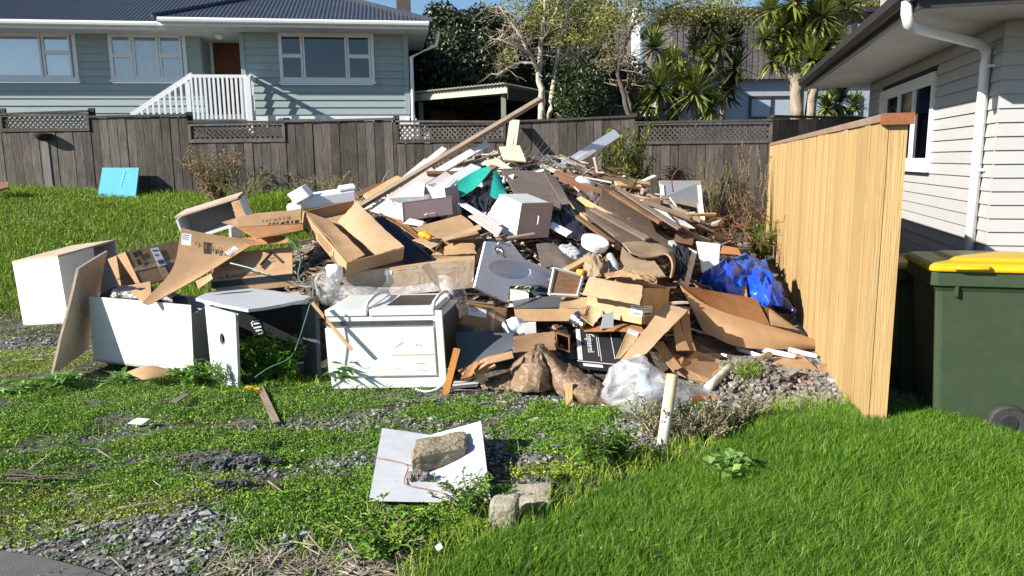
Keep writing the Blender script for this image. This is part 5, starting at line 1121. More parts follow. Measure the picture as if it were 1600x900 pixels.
marks(F1, [(.076, .2, .081, .83), (.08, .56, .45, .568), (.08, .835, .6, .842)], 'rust_mark', RUST, t, .013)
T1 = Face(o+c*.0, a, b)
mb = MB(); mb.obox(T1.p(.07, .0, -.03), T1.u*.55, T1.v*.98, T1.n*.05); dr = mb.build('oven_door', ENAMEL, t, bevel=.006)
mb = MB(); mb.obox(T1.p(.64, .0, -.03), T1.u*.36, T1.v*.98, T1.n*.05); mb.build('drawer_front', ENAMEL, t, bevel=.006)
mb = MB(); mb.obox(T1.p(.14, .22, .019), T1.u*.37, T1.v*.62, T1.n*.006); mb.build('oven_window', BLACKGL, dr)
for s in (.085, .66):
    mb = MB(); pp = [T1.p(s, .06, .02), T1.p(s, .14, .05), T1.p(s-.005, .4, .075), T1.p(s-.01, .65, .07), T1.p(s-.03, .84, .05), T1.p(s-.03, .9, .02)]; mb.tube(pp, .014, 8); mb.build('handle', ENAMEL, t, smooth=True)
mb = MB(); mb.obox(o+b*.04+c*.08+a*-.006, a*.004, b*.9, c*.86); mb.build('side_panel', BLACKM, t)
ribbon('white_cable', 'white cable looping on the ground at the stove base', 'cable', [(702, 575, 5.33), (698, 592, 5.28), (684, 607, 5.26), (665, 612, 5.24), (650, 608, 5.28)], .008, PVC)
board_item('wooden_stick', 'thin pale stick leaning across the white stove front', 'stick', (488, 473, 5.3), (550, 547, 5.26), .022, .012, W_RAW, (0, -1, .2))
board_item('orange_stick', 'orange stained stick leaning at the right of the white stove', 'stick', (714, 545, 5.28), (694, 622, 5.18), .048, .015, W_ORG, (0, -1, .2))
# plastic film around the stove
lump('plastic_film', 'crumpled clear plastic film at the back left corner of the white stove', 'plastic film', [(508, 430, 6.1), (512, 448, 6.0), (524, 462, 5.95), (530, 474, 5.9)], CLEAR, [.06, .10, .09, .03], .5, 9)
loft('plastic_film', 'long clear plastic film draped behind the stove top over the wrapped carton', 'plastic film', [[(535, 445, 6.0), (570, 448, 6.02), (610, 450, 6.0), (650, 446, 6.0), (682, 440, 6.02)], [(528, 462, 5.9), (565, 460, 5.85), (612, 464, 5.9), (650, 458, 5.85), (690, 455, 5.9)], [(532, 468, 5.8), (560, 470, 5.78), (590, 465, 5.82), (630, 458, 5.86), (672, 456, 5.9)]], CLEAR, .002)
loft('plastic_film', 'arched clear plastic film over the right end of the stove', 'plastic film', [[(684, 431, 5.95), (700, 429, 5.95), (718, 438, 5.95), (730, 456, 5.9), (733, 490, 5.85)], [(688, 455, 5.8), (702, 448, 5.75), (714, 455, 5.75), (722, 470, 5.72), (722, 495, 5.75)], [(700, 466, 5.7), (706, 464, 5.68), (711, 470, 5.66), (716, 482, 5.66), (718, 498, 5.68)]], CLEAR, .002)

# ------------------------------------------------------------------ cardboard on the left
def carton(lab, o, a, b, c, closed, mat=CARD, th=.007, name='cardboard_box', group=None):
    o, a, b, c = edges(o, a, b, c); t = thing(name, lab, 'carton', root_for(o, a, b, c), group); mb = MB(); carcass(mb, o, a, b, c, th, closed); mb.build('box_body', mat, t); return t, o, a, b, c
t, o, a, b, c = carton('taped brown carton with black handling symbols tilted behind the white tub', (196, 393, 6.35), (168, 405, 6.72), (280, 376, 6.8), (221, 446, 6.12), ALL)
fc = Face(o, b, c); fl = Face(o, a, c)
decal(fc, (0, .50, 1, .60), 'tape', TAPE, t, .001); decal(fc, (.40, .48, .52, .95), 'tape', TAPE, t, .003)
label(fc, (.42, .08, .56, .62), t, 2, True, .006)
marks(fc, [(.10, .08, .17, .24), (.18, .06, .25, .2), (.10, .3, .17, .46), (.52, .55, .56, 1.0)], 'print', INK, t, .006); marks(fl, [(.3, .62, 1, .66), (.1, .9, .95, .94), (.3, .62, .33, .9)], 'print', INKB, t, .003)
marks(fc, [(-.01, 0, .012, 1)], 'open_edge', INK, t, .001)
# big bent sheet with white labels
g = thing('cardboard_sheet', 'large bent tan cardboard sheet with two white labels draping over the white tub', 'cardboard', W(300, 470, 5.9))
sh = loft('sheet', None, None, [[(283, 356, 6.30), (322, 366, 6.34), (362, 371, 6.4), (404, 376, 6.5)], [(279, 384, 6.16), (318, 388, 6.2), (356, 390, 6.25), (392, 384, 6.32)], [(275, 410, 6.04), (305, 410, 6.08), (336, 409, 6.12), (362, 402, 6.16)], [(262, 434, 5.94), (283, 432, 5.98), (306, 432, 6.0), (328, 424, 6.03)], [(240, 455, 5.82), (256, 456, 5.84), (276, 454, 5.86), (296, 443, 5.9)], [(222, 473, 5.7), (226, 475, 5.7), (232, 477, 5.7), (240, 473, 5.72)]], CARD, .006, parent=g)
fc = Face(W(284, 366, 6.19), W(299, 368, 6.21)-W(284, 366, 6.19), W(283, 384, 6.09)-W(284, 366, 6.19)); label(fc, (0, 0, 1, 1), g, 3, False, .012)
fc = Face(W(352, 396, 6.13), W(367, 386, 6.2)-W(352, 396, 6.13), W(357, 401, 6.1)-W(352, 396, 6.13)); label(fc, (0, 0, 1, 1), g, 2, True, .012)
fc = Face(W(305, 378, 6.18), W(352, 389, 6.19)-W(305, 378, 6.18), W(304, 389, 6.12)-W(305, 378, 6.18)); marks(fc, [(.02, .1, .06, .6), (.12, .1, .18, .8), (.2, .3, .23, .7), (.28, .1, .32, .9), (.35, .1, .39, .9), (.5, .2, .53, .8), (.58, .2, .62, .8), (.66, .1, .68, .8), (.78, .1, .82, .9), (.88, .1, .91, .9)], 'print', INKB, g, .014)
loft('cardboard_flap', 'dark grey cardboard flap hanging into the white tub under the bent sheet', 'cardboard', [[(198, 447, 6.1), (235, 440, 6.1)], [(205, 458, 5.95), (236, 455, 5.92)], [(219, 470, 5.85), (238, 469, 5.82)]], CARD, .005)
# flat carton with print
t, o, a, b, c = carton('flat brown carton with a black triangle mark under the bent cardboard', (330, 440, 6.12), (457, 427, 6.2), (333, 398, 6.34), (331, 460, 6.12), ('ab0', 'ab1', 'ac0', 'bc0', 'bc1', 'ac1'))
b2 = b; fc = Face(o, a, b); ff = Face(o, a, c)
mb = MB(); mb.obox(ff.p(0, .02, .001), ff.u, ff.v*.5, ff.n*.004); mb.build('dark_band', NAVY, t)
text_on('Robinhood', 'lettering', fc.p(.17, .05), a, b, .062, INK, t, .006); text_on('co', 'lettering', fc.p(.08, .05), a, b, .05, INK, t, .006)
marks(fc, [(.1, .36+.09*i, .1+random.uniform(.2, .38), .375+.09*i) for i in range(4)], 'print', INKB, t, .003)
mb = MB(); A_, B_, C_ = fc.p(.60, .42, .004), fc.p(.88, .42, .004), fc.p(.74, .86, .004)
for p, q in ((A_, C_), (C_, B_)): mb.tube([p, q], .009, 4)
mb.build('triangle_mark', INK, t); text_on('DO', 'lettering', fc.p(.715, .60), a, b, .028, INK, t, .006); text_on('NOT', 'lettering', fc.p(.70, .47), a, b, .028, INK, t, .006)
# cupboard with timber edge behind
o, a, b, c = edges((273, 342, 7.0), (372, 311, 7.35), (290, 330, 7.6), (287, 380, 6.85))
t = thing('white_cupboard', 'white cupboard lying open with raw timber edges behind the bent cardboard', 'cupboard', root_for(o, a, b, c))
mb = MB(); carcass(mb, o, a, b, c, .018, ('ac1', 'bc0', 'bc1', 'ab1')); mb.build('carcass', WHITE, t)
mb = MB(); mb.obox(o-c*.08, a, b, c*.07); mb.build('top_edge', CHIP, t)
sheet('flap', None, None, [(361, 316, 7.28), (374, 312, 7.3), (387, 340, 7.12), (368, 342, 7.1)], CARD, .006, .003, parent=t)
mb = MB(); mb.obox(W(357, 356, 7.05), W(361, 356, 7.05)-W(357, 356, 7.05), Vector((0, .3, 0)), Vector((0, 0, -.1))); mb.build('rail', WHITE, t)
# flattened cartons
g = thing('flattened_carton', 'flattened brown carton with faint print on the heap left of the big open box', 'carton', W(420, 365, 6.5))
poly('panel', None, None, [(347, 348, 6.6), (370, 341, 6.65), (400, 334, 6.75), (471, 328, 6.85), (470, 350, 6.65), (371, 355.5, 6.5)], CARD, .006, parent=g)
poly('panel', None, None, [(371, 356, 6.5), (473, 351, 6.65), (474, 360, 6.55), (401, 374, 6.25)], CARD3, .006, parent=g)
fc = Face(W(410, 350, 6.55), W(456, 345, 6.62)-W(410, 350, 6.55), W(410, 344, 6.6)-W(410, 350, 6.55)); marks(fc, [(.0, .2, .06, .8), (.12, .2, .2, .8), (.25, .2, .3, .9), (.38, .1, .5, .8), (.55, .2, .65, 1), (.72, .1, .78, 1), (.84, .1, .98, 1)], 'print', INKB, g, .008)
sheet('flattened_carton', 'orange-brown cardboard layer lying below the flattened brown carton', 'carton', [(360, 373, 6.55), (447, 368, 6.5), (454, 379, 6.3), (391, 384, 6.28)], CARD3, .006, .006)
poly('cardboard_scrap', 'small white and brown torn cardboard beside the flat printed carton', 'cardboard', [(306, 440, 5.85), (330, 428, 5.9), (333, 436, 5.85), (310, 452, 5.8)], CARD2, .006)
# big open box
t, o, a, b, c = carton('big open brown carton tilted on the heap with its long flap in the sun', (542, 409, 5.95), (473, 329, 6.9), (632, 386, 6.2), (540, 430, 5.97), ('ab1', 'ac0', 'bc0', 'bc1', 'ac1'), CARD)
P00, Pa, Pb, Pab = o, o+a, o+b, o+a+b
sheet('flap', None, None, [Pa+b*.93, Pab, Pb, o+b*.55+c*.1], CARD, .006, .004, parent=t) if False else None
sheet('flap', None, None, [(526, 347, 6.75), (556, 314, 6.95), (632, 386, 6.2), (588, 399, 6.12)], CARD2, .006, .004, parent=t)
sheet('flap', None, None, [(474, 328, 6.9), (515, 344, 6.8), (571, 398, 6.1), (545, 410, 5.96)], CARD, .006, .006, parent=t)
fo = Face(o, a, c); marks(fo, [(.25, .3, .26, .8), (.3, .3, .6, .36), (.3, .5, .7, .56), (.35, .7, .6, .76)], 'print', INKB, t, .003)
# foam packaging
g = thing('foam_packaging', 'white foam packaging blocks behind the big open box', 'foam', W(500, 325, 7.4))
o, a, b, c = edges((456, 312, 7.35), (555, 297, 7.55), (459, 305, 7.9), (457, 330, 7.35)); mb = MB(); mb.obox(o, a, b, c); mb.obox(o-c*.35+a*.74, a*.27, b*.8, c*.34); mb.build('foam_bar', POLY, g, bevel=.012)
o, a, b, c = edges((448, 304, 7.3), (471, 291, 7.35), (456, 300, 7.6), (462, 320, 7.28)); mb = MB(); mb.obox(o, a, b, c); mb.build('foam_block', POLY, g, bevel=.012)
mb = MB(); o, a, b, c = edges((447, 322, 7.3), (470, 318, 7.3), (450, 318, 7.5), (449, 331, 7.3)); mb.obox(o, a, b, c); mb.build('foam_block', POLY, g, bevel=.01)
# wrapped carton behind the stove
t, o, a, b, c = carton('long brown carton wrapped in clear film lying behind the white stove', (539, 425, 6.08), (742, 405, 6.2), (552, 412, 6.55), (537, 470, 6.08), ALL, CARD2)
fc = Face(o, a, c); decal(fc, (.0, .02, .55, .12), 'tape', TAPE, t, .002); decal(fc, (.30, .1, .36, .25), 'label', PAPER, t, .003)
mb = MB(); mb.grid(bil([fc.p(-.01, .05, .02), fc.p(1.0, 0, .02), fc.p(1, 1, .02), fc.p(-.01, 1, .02)], 14, 6, .03)); mb.build('film', CLEAR, t, smooth=True)
board_item('angle_bracket', 'pale timber and metal bracket resting on the film behind the stove', 'bracket', (664, 414, 6.0), (686, 443, 5.95), .07, .02, W_OLD, (0, -1, .3))
lump('plastic_scrap', 'small white plastic piece lying left of the wrapped carton', 'plastic', [(514, 418, 6.0), (522, 424, 5.98), (530, 436, 5.98)], POLY, [.03, .06, .03], .3, 8)
# crumpled cartons in the middle
t, o, a, b, c = carton('crushed brown carton with its lid collapsed behind the wrapped carton', (672, 400, 6.4), (745, 396, 6.45), (690, 375, 6.9), (672, 418, 6.35), ('ab1', 'ac0', 'bc0', 'bc1', 'ac1'))
loft('flap', None, None, [[(652, 354, 6.85), (688, 345, 7.0), (720, 336, 7.1)], [(672, 366, 6.7), (706, 356, 6.85), (738, 347, 6.95)], [(692, 376, 6.5), (722, 374, 6.55), (752, 372, 6.6)]], CARD, .006, parent=t)
sheet('flap', None, None, [(706, 378, 6.55), (742, 381, 6.5), (745, 398, 6.42), (672, 400, 6.4)], CARD, .006, .008, parent=t)
mb = MB(); mb.grid(bil([(690, 372, 6.48), (750, 350, 6.72), (752, 358, 6.62), (695, 377, 6.44)], 6, 2, .006)); mb.build('tape', TAPE, t, solid=.002)
sheet('cardboard_scrap', 'small pale cardboard piece catching the sun beside the crushed carton', 'cardboard', [(644, 375, 6.5), (668, 367, 6.65), (692, 379, 6.5), (674, 389, 6.35)], CARD2, .006, .003)
sheet('painted_shade_sheet', 'dark navy sheet standing in for the shadow right of the big open box', 'board', [(586, 340, 6.95), (610, 341, 7.0), (680, 408, 6.3), (634, 416, 6.2)], NAVY, .01, .003)  # shadow beside the carton, put in as a near-black sheet
sheet('cardboard_sheet', 'orange-brown cardboard sheet behind the dark navy shadow sheet', 'cardboard', [(572, 328, 7.2), (630, 346, 7.0), (690, 400, 6.5), (612, 345, 6.9)], CARD3, .006, .006)
t, o, a, b, c = carton('brown carton topped with torn white paper beside the wide mauve drawer', (633, 352, 6.95), (660, 354, 6.95), (640, 345, 7.2), (636, 378, 6.75), ('ab0', 'ab1', 'ac0', 'bc0', 'bc1', 'ac1'))
sheet('paper', None, None, [(630, 350, 6.92), (640, 341, 7.1), (662, 345, 7.05), (660, 353, 6.9)], PAPER, .003, .01, parent=t)
lump('plastic_scrap', 'small orange plastic scrap on the pale cardboard', 'plastic', [(656, 366, 6.5), (664, 367, 6.48), (672, 371, 6.45)], ORNG, [.02, .035, .02], .3, 9)

# ------------------------------------------------------------------ mauve and white drawers
def drawer(lab, o, a, b, c, hs):
    o, a, b, c = edges(o, a, b, c); t = thing('mauve_drawer_unit', lab, 'drawer', root_for(o, a, b, c)); mb = MB(); carcass(mb, o, a, b, c, .014, ('ac1', 'bc0', 'bc1', 'ab1')); mb.build('drawer_box', WHITE, t)
    F = Face(o, a, c); mb = MB(); mb.obox(F.p(-.02, -.03, .001), F.u*1.05, F.v*1.05, F.n*.018); fr = mb.build('drawer_front', MAUVE, t)
    mb = MB(); mb.obox(F.p(-.03, -.055, 0), F.u*1.07, F.v*.024, F.n*.021); mb.obox(F.p(-.031, -.03, 0), F.u*.012, F.v*1.05, F.n*.021); mb.build('edge_strip', WHITE, fr)
    s, tt, d, ver = hs; e = (F.u if not ver else F.v).normalized()*d; q = F.p(s, tt, .02); mb = MB(); mb.tube([q-e, q-e*.9+F.n*.03, q+e*.9+F.n*.03, q+e], .006, 6); mb.build('handle', WHITE2, fr)
    return t
drawer('wide mauve fronted white drawer on the left of the heap top', (629, 318, 7.2), (702, 309, 7.45), (604, 309, 7.75), (631, 345, 7.15), (.53, .85, .05, False))
drawer('narrow mauve fronted white drawer behind the wide mauve drawer', (693, 297, 7.6), (713, 292, 7.75), (664, 287, 8.1), (700, 345, 7.5), (.6, .75, .045, True))
sheet('white_board', 'white board sloping up to the left side of the wide mauve drawer', 'board', [(578, 331, 7.3), (607, 311, 7.55), (628, 330, 7.22), (630, 345, 7.16)], WHITE, .016, .002)
sheet('white_board', 'pale pink-white board lying behind the two mauve drawers', 'board', [(612, 309, 7.9), (652, 283, 8.2), (664, 288, 8.1), (662, 306, 7.8)], PINKW, .012, .004)
o, a, b, c = edges((814, 319, 7.1), (780, 305, 7.42), (862, 317.5, 7.36), (805, 374, 6.95))
t = thing('mauve_cabinet', 'mauve fronted white cabinet with a pale handle in the middle of the heap', 'cabinet', root_for(o, a, b, c)); mb = MB(); mb.obox(o, a, b, c); mb.build('carcass', WHITE, t)
F = Face(o, b, c); mb = MB(); mb.obox(F.p(0.0, -.01, .001), F.u*1.02, F.v*1.02, F.n*.018); dr = mb.build('door', MAUVE, t)
mb = MB(); mb.obox(F.p(-.025, -.02, 0), F.u*.024, F.v*1.03, F.n*.02); mb.build('edge_strip', WHITE, dr)
q = F.p(.52, .52, .02); e = F.v.normalized()*.05; mb = MB(); mb.tube([q-e, q-e*.8+F.n*.035, q+e*.8+F.n*.035, q+e], .007, 6); mb.build('handle', WHITE2, dr)
mb = MB(); mb.obox(o-c*.02+a*0, a, b*.9, c*-.012); mb.build('top_lip', WHITE, t)
g = thing('pink_board', 'pale pink door panel with a loop handle left of the mauve cabinet', 'door panel', W(768, 352, 7.3)); sheet('panel', None, None, [(767, 328, 7.5), (780, 309, 7.5), (778, 352, 7.25), (756, 346, 7.3)], PINKW, .014, .001, parent=g)
mb = MB(); mb.tube([W(770, 334, 7.36), W(772, 327, 7.36), W(777, 327, 7.36), W(775, 334, 7.34)], .005, 6); mb.build('handle', INKB, g)
sheet('pink_board', 'faded pink board sloping between the crushed lid and the mauve cabinet', 'board', [(732, 338, 7.1), (748, 334, 7.2), (785, 357, 6.95), (778, 370, 6.8)], PINKW, .012, .003)
sheet('pink_board', 'bluish white board sloping down from the green cloth to the pink board', 'board', [(716, 318, 7.5), (728, 318, 7.55), (784, 352, 7.05), (770, 354, 7.0)], SINKW, .012, .003)

# ------------------------------------------------------------------ vanity basin and its neighbours
n0 = Vector((.58, -.69, .44)).normalized(); pv = W(742, 448, 5.88)
outl = [(759, 377), (797, 379), (808, 391), (820, 405), (865, 424), (862, 440), (858, 453), (847, 445), (797, 445), (793, 471), (742, 448)]
t = thing('vanity_basin', 'white vanity basin top with chrome tap tipped up in the middle of the heap', 'basin', W(790, 460, 6.3)); PP = [PLN(x, y, pv, n0) for x, y in outl]
ux = (PP[4]-PP[0]).normalized(); uy = n0.cross(ux).normalized(); cc = PLN(797, 421, pv, n0); e1 = PLN(829, 427, pv, n0)-cc; e2 = PLN(793, 435, pv, n0)-cc
# deck with a real oval opening and a bowl
n = 48; rim, out = [], []
def sample_outline(th):
    d = e1*math.cos(th)+e2*math.sin(th); best = None
    for i in range(len(PP)):
        A_, B_ = PP[i]-cc, PP[(i+1) % len(PP)]-cc; ax, ay, bx, by, dx, dy = A_.dot(ux), A_.dot(uy), B_.dot(ux), B_.dot(uy), d.dot(ux), d.dot(uy)
        ex, ey = bx-ax, by-ay; den = dx*ey-dy*ex
        if abs(den) < 1e-9: continue
        k = (ax*ey-ay*ex)/den; m_ = (ax*dy-ay*dx)/den
        if k > 0 and -1e-6 <= m_ <= 1+1e-6 and (best is None or k < best): best = k
    return cc+d*(best or 1)
ths = sorted([2*math.pi*i/n for i in range(n)]+[math.atan2((p-cc).dot(e2-e1*e2.dot(e1)/e1.dot(e1))/max((e2-e1*e2.dot(e1)/e1.dot(e1)).length_squared, 1e-9), ((p-cc)-e2*((p-cc).dot(e2-e1*e2.dot(e1)/e1.dot(e1))/max((e2-e1*e2.dot(e1)/e1.dot(e1)).length_squared, 1e-9))).dot(e1)/e1.length_squared) % (2*math.pi) for p in PP])
rim = [cc+e1*math.cos(q)+e2*math.sin(q) for q in ths]; out = [sample_outline(q) for q in ths]; k = len(ths)
mb = MB(); rows = [out, rim]
for (sc_, dp_) in ((.985, .02), (.93, .05), (.8, .085), (.55, .11), (.25, .118), (.04, .12)): rows.append([cc+(r-cc)*sc_-n0*dp_ for r in rim])
vs = [p for r in rows for p in r]; fs = [(j*k+i, j*k+(i+1) % k, (j+1)*k+(i+1) % k, (j+1)*k+i) for j in range(len(rows)-1) for i in range(k)]
mb.add(vs, fs); mb.add(out+[p-n0*.03 for p in out], [(i, (i+1) % k, k+(i+1) % k, k+i) for i in range(k)]); mb.build('basin_top', SINKW, t, smooth=False)
q = PLN(781, 394, pv, n0); mb = MB(); mb.tube([q-ux*.03, q-ux*.03+n0*.05], .022, 10); mb.tube([q-ux*.03+n0*.05, q+uy*(-.03)+n0*.06, q+ux*.03-uy*.06+n0*.05], [.016, .015, .012], 8); mb.tube([q-ux*.05+uy*.005, q-ux*.055+uy*.05+n0*.06, q+ux*.05+uy*.05+n0*.075], [.012, .011, .008], 8); mb.build('tap', CHROME, t, smooth=True)
poly('paper_sheet', 'white paper sheet behind the basin tap', 'paper', [(776, 382, 6.62), (797, 377, 6.75), (808, 391, 6.7), (794, 392, 6.6)], PAPER, .003)
board_item('timber_batten', 'pale grey batten lying across the foot of the mauve cabinet', 'timber', (762, 378, 6.85), (836, 366, 6.92), .04, .025, W_OLD)
g = thing('cupboard_door', 'small brown cupboard door with white edging right of the basin', 'cupboard door', W(885, 460, 6.2)); c4 = [(866, 419, 6.25), (911, 431, 6.3), (902, 462, 6.1), (858, 460, 6.05)]
sheet('panel', None, None, c4, W_BRN, .012, .001, parent=g); cs = [V3(q) for q in c4]; mb = MB()
for i in range(4): mb.tube([cs[i]+Vector((0, -.012, 0)), cs[(i+1) % 4]+Vector((0, -.012, 0))], .014, 4)
mb.build('frame', WHITE, g)
# box with shipping label
t, o, a, b, c = carton('tan open carton with a white barcode label right of the heap middle', (1006, 449, 5.75), (920, 434, 6.0), (1046, 450, 6.15), (1002, 507, 5.68), ('ab1', 'ac0', 'bc0', 'bc1', 'ac1'), CARD2)
sheet('flap', None, None, [(920, 432, 5.98), (1006, 447, 5.73), (1000, 477, 5.56), (908, 461, 5.84)], CARD2, .006, .004, parent=t)
sheet('flap', None, None, [(962, 427, 6.3), (1038, 447, 6.2), (1043, 450, 6.12), (960, 440, 6.2)], CARD2, .006, .004, parent=t)
fc = Face(o, a, c); fr = Face(o, b, c); label(fc, (-.01, .52, .2, .80), t, 2, True, .006); label(fr, (.02, .5, .35, .78), t, 2, True, .004)
cloth('brown_paper', 'crumpled brown paper inside the tan open carton', 'paper', [[(944, 430, 6.2), (970, 426, 6.25), (1000, 430, 6.2), (1026, 440, 6.15)], [(948, 438, 6.05), (975, 436, 6.05), (1004, 440, 6.0), (1024, 447, 6.0)]], CARD, .02, 9, 18)
# tray carton in front of basin
t, o, a, b, c = carton('shallow brown carton tray lying below the basin', (803, 482, 6.0), (917, 481, 5.9), (803, 468, 6.3), (806, 502, 5.95), ('ab1', 'ac0', 'bc0', 'bc1', 'ac1'))
sheet('flap', None, None, [(878, 463, 6.2), (926, 466, 6.05), (917, 482, 5.9), (872, 482, 5.95)], CARD2, .006, .006, parent=t)
sheet('flap', None, None, [(800, 468, 6.3), (880, 462, 6.22), (876, 480, 5.98), (803, 482, 6.02)], DGREYL, .006, .004, parent=t)
t = tag(MB().obox(*[(q if i == 0 else q) for i, q in enumerate(edges((797, 452, 6.3), (826, 456, 6.3), (799, 448, 6.6), (797, 470, 6.25)))]).build('white_box', WHITE2), 'small dirty white box under the basin edge', 'box')
lump('green_bottle', 'small green bottle lying under the basin', 'bottle', [(822, 451, 6.4), (829, 456, 6.38), (834, 462, 6.36)], mk('green_glass', (.01, .16, .06), rough=.2, spec=.5), [.015, .03, .03], .02, 3)
ribbon('white_tube', 'white tube lying beside the green bottle', 'tube', [(832, 455, 6.34), (842, 463, 6.3), (850, 470, 6.28)], .02, PVCD, 8)
lump('navy_bag', 'dark blue plastic bag stuffed under the basin', 'bag', [(838, 455, 6.5), (850, 460, 6.45), (858, 466, 6.4)], mk('dark_blue_plastic', (.03, .06, .11), rough=.4, spec=.5), [.06, .09, .05], .3, 7)
# dark carton with label beside stove, flat dark carton and lit flaps
t, o, a, b, c = carton('shaded brown carton with a white label standing right of the stove', (724, 476, 5.92), (790, 486, 5.98), (735, 468, 6.3), (720, 560, 5.85), ALL)
fc = Face(o, a, c); label(fc, (.12, .03, .55, .18), t, 2, False)
decal(fc, (.66, .02, .76, 1), 'tape', TAPE, t, .002)
sheet('dark_sheet', 'dark grey panel standing in shade right of the stove base', 'panel', [(712, 519, 5.62), (803, 521, 5.6), (803, 545, 5.45), (716, 580, 5.42)], DGREYL, .01, .004)
g = thing('torn_carton', 'torn tan carton lid lying in front of the dark panel beside the sacks', 'carton', W(790, 590, 5.5))
poly('panel', None, None, [(716, 580, 5.30), (760, 558, 5.32), (800, 549, 5.34), (803, 560, 5.28), (762, 570, 5.24), (728, 592, 5.2)], CARD, .007, parent=g)
sheet('panel', None, None, [(803, 524, 5.56), (867, 517, 5.72), (869, 548, 5.5), (800, 551, 5.36)], CARD, .006, .008, parent=g)
sheet('panel', None, None, [(728, 572, 5.24), (752, 560, 5.28), (738, 588, 5.16), (718, 594, 5.12)], CARD3, .006, .003, parent=g)
board_item('timber_offcut', 'pale timber offcut lying on the torn carton lid', 'timber', (742, 584, 5.35), (772, 570, 5.4), .05, .02, W_RAW)
sheet('white_board', 'white board with dark marks on the ground right of the stove', 'board', [(710, 594, 5.4), (752, 590, 5.55), (746, 603, 5.3), (706, 606, 5.22)], WHITE2, .012, .001)
# sacks
cloth('fabric_sack', 'brown stained fabric heap with a peaked top at the front middle', 'sack', [[(834, 543, 5.56), (838, 540, 5.53), (842, 539, 5.53), (845, 541, 5.56)], [(818, 556, 5.56), (830, 552, 5.42), (844, 552, 5.40), (854, 556, 5.5)], [(803, 571, 5.55), (822, 570, 5.3), (846, 570, 5.26), (861, 573, 5.42)], [(791, 588, 5.5), (815, 592, 5.2), (846, 592, 5.16), (868, 592, 5.36)], [(782, 604, 5.4), (808, 612, 5.17), (845, 611, 5.15), (880, 606, 5.33)]], SACK, .016, 8)
cloth('fabric_tail', 'flat brown fabric end trailing left of the peaked sack', 'fabric', [[(748, 600, 5.42), (772, 594, 5.45), (798, 586, 5.45)], [(752, 606, 5.3), (776, 606, 5.28), (802, 603, 5.26)], [(756, 610, 5.24), (780, 611, 5.22), (806, 612, 5.18)]], SACK, .012, 6)
cloth('fabric_sack', 'brown stained fabric sack slumped to the right under the clear bag', 'sack', [[(845, 540, 5.56), (862, 553, 5.52), (882, 568, 5.45), (906, 579, 5.36), (928, 592, 5.28), (950, 606, 5.2)], [(845, 546, 5.44), (858, 562, 5.34), (878, 582, 5.2), (902, 598, 5.08), (926, 608, 5.02), (950, 616, 5.02)], [(844, 552, 5.42), (853, 572, 5.32), (872, 596, 5.14), (895, 614, 5.0), (920, 624, 4.96), (950, 628, 4.98)], [(844, 556, 5.5), (850, 582, 5.42), (866, 604, 5.25), (890, 622, 5.1), (916, 632, 5.03), (950, 636, 5.02)]], SACK, .014, 7)
# black printed box
o, a, b, c = edges((902, 562, 5.45), (964, 568, 5.35), (898, 512, 6.0), (906, 576, 5.47))
t = thing('black_carton', 'black carton with white lettering lying between the sack and the clear bag', 'carton', root_for(o, a, b, c)); a = a*1.25; mb = MB(); mb.obox(o, a, b, c); mb.build('box_body', mk('black_card', (.022, .023, .026), (.03, .03, .033), 5, rough=.5, bump=.08), t)
fc = Face(o, a, b); text_on('Engineered', 'lettering', fc.p(.24, .80), -b, a, .072, PAPER, t); text_on('for', 'lettering', fc.p(.37, .80), -b, a, .04, PAPER, t)
marks(fc, [(.45, .15, .462, .9), (.49, .02, .5, .95), (.77, .1, .78, .95), (.02, .0, .08, .95), (.09, .0, .11, .95)], 'print', PAPER, t, .003)
fe = Face(o, a, c); marks(fe, [(.0, .05, 1, .12), (.1, .3, .5, .6), (.8, .35, .9, .55)], 'print', PAPER, t, .003)
t, o, a, b, c = carton('small open brown carton with black inside left of the black printed carton', (868, 519, 5.62), (889, 526, 5.62), (872, 516, 5.9), (869, 544, 5.58), ('ab0', 'ab1', 'bc0', 'bc1', 'ac1'), CARD3)
sheet('dark_sheet', 'dark flat sheet lying above the small open brown carton', 'sheet', [(836, 512, 5.95), (885, 512, 5.95), (888, 522, 5.8), (836, 524, 5.75)], BLACKM, .01, .003)
g = thing('white_plastic', 'crumpled white plastic and small white box left of the dark sheet', 'plastic', W(812, 522, 5.85)); lump('plastic', None, None, [(793, 508, 5.9), (806, 510, 5.85), (814, 518, 5.82)], POLY, [.05, .08, .04], .5, 8, parent=g)
mb = MB(); mb.obox(*edges((819, 506, 5.75), (837, 505, 5.78), (820, 503, 5.95), (820, 523, 5.72))); mb.build('box', POLY, g)
mb = MB(); q = W(905, 502, 5.82); d = Vector((.55, -.5, -.45)).normalized(); mb.lathe(q-d*.06, d, [(0, .045), (.005, .062), (.05, .062), (.055, .05), (.075, .05), (.08, .036), (.115, .036), (.12, .026), (.12, .001)], 20); tag(mb.build('metal_lamp_fitting', CHROME, smooth=False), 'shiny round metal light fitting behind the black printed carton', 'light fitting')
sheet('cardboard_flap', 'curled tan cardboard flap over the metal light fitting', 'cardboard', [(921, 474, 5.82), (942, 490, 5.75), (927, 510, 5.65), (906, 496, 5.72)], CARD2, .006, .004, sag=.03)
sheet('cardboard_flap', 'small grey printed carton end beside the curled tan flap', 'cardboard', [(943, 491, 5.7), (959, 487, 5.75), (958, 512, 5.65), (938, 514, 5.6)], GREYL, .006, .002)
sheet('cardboard_sheet', 'long brown cardboard lying under the tan open carton', 'cardboard', [(905, 510, 5.95), (1000, 505, 5.85), (1010, 520, 5.6), (912, 518, 5.75)], CARD3, .006, .008)

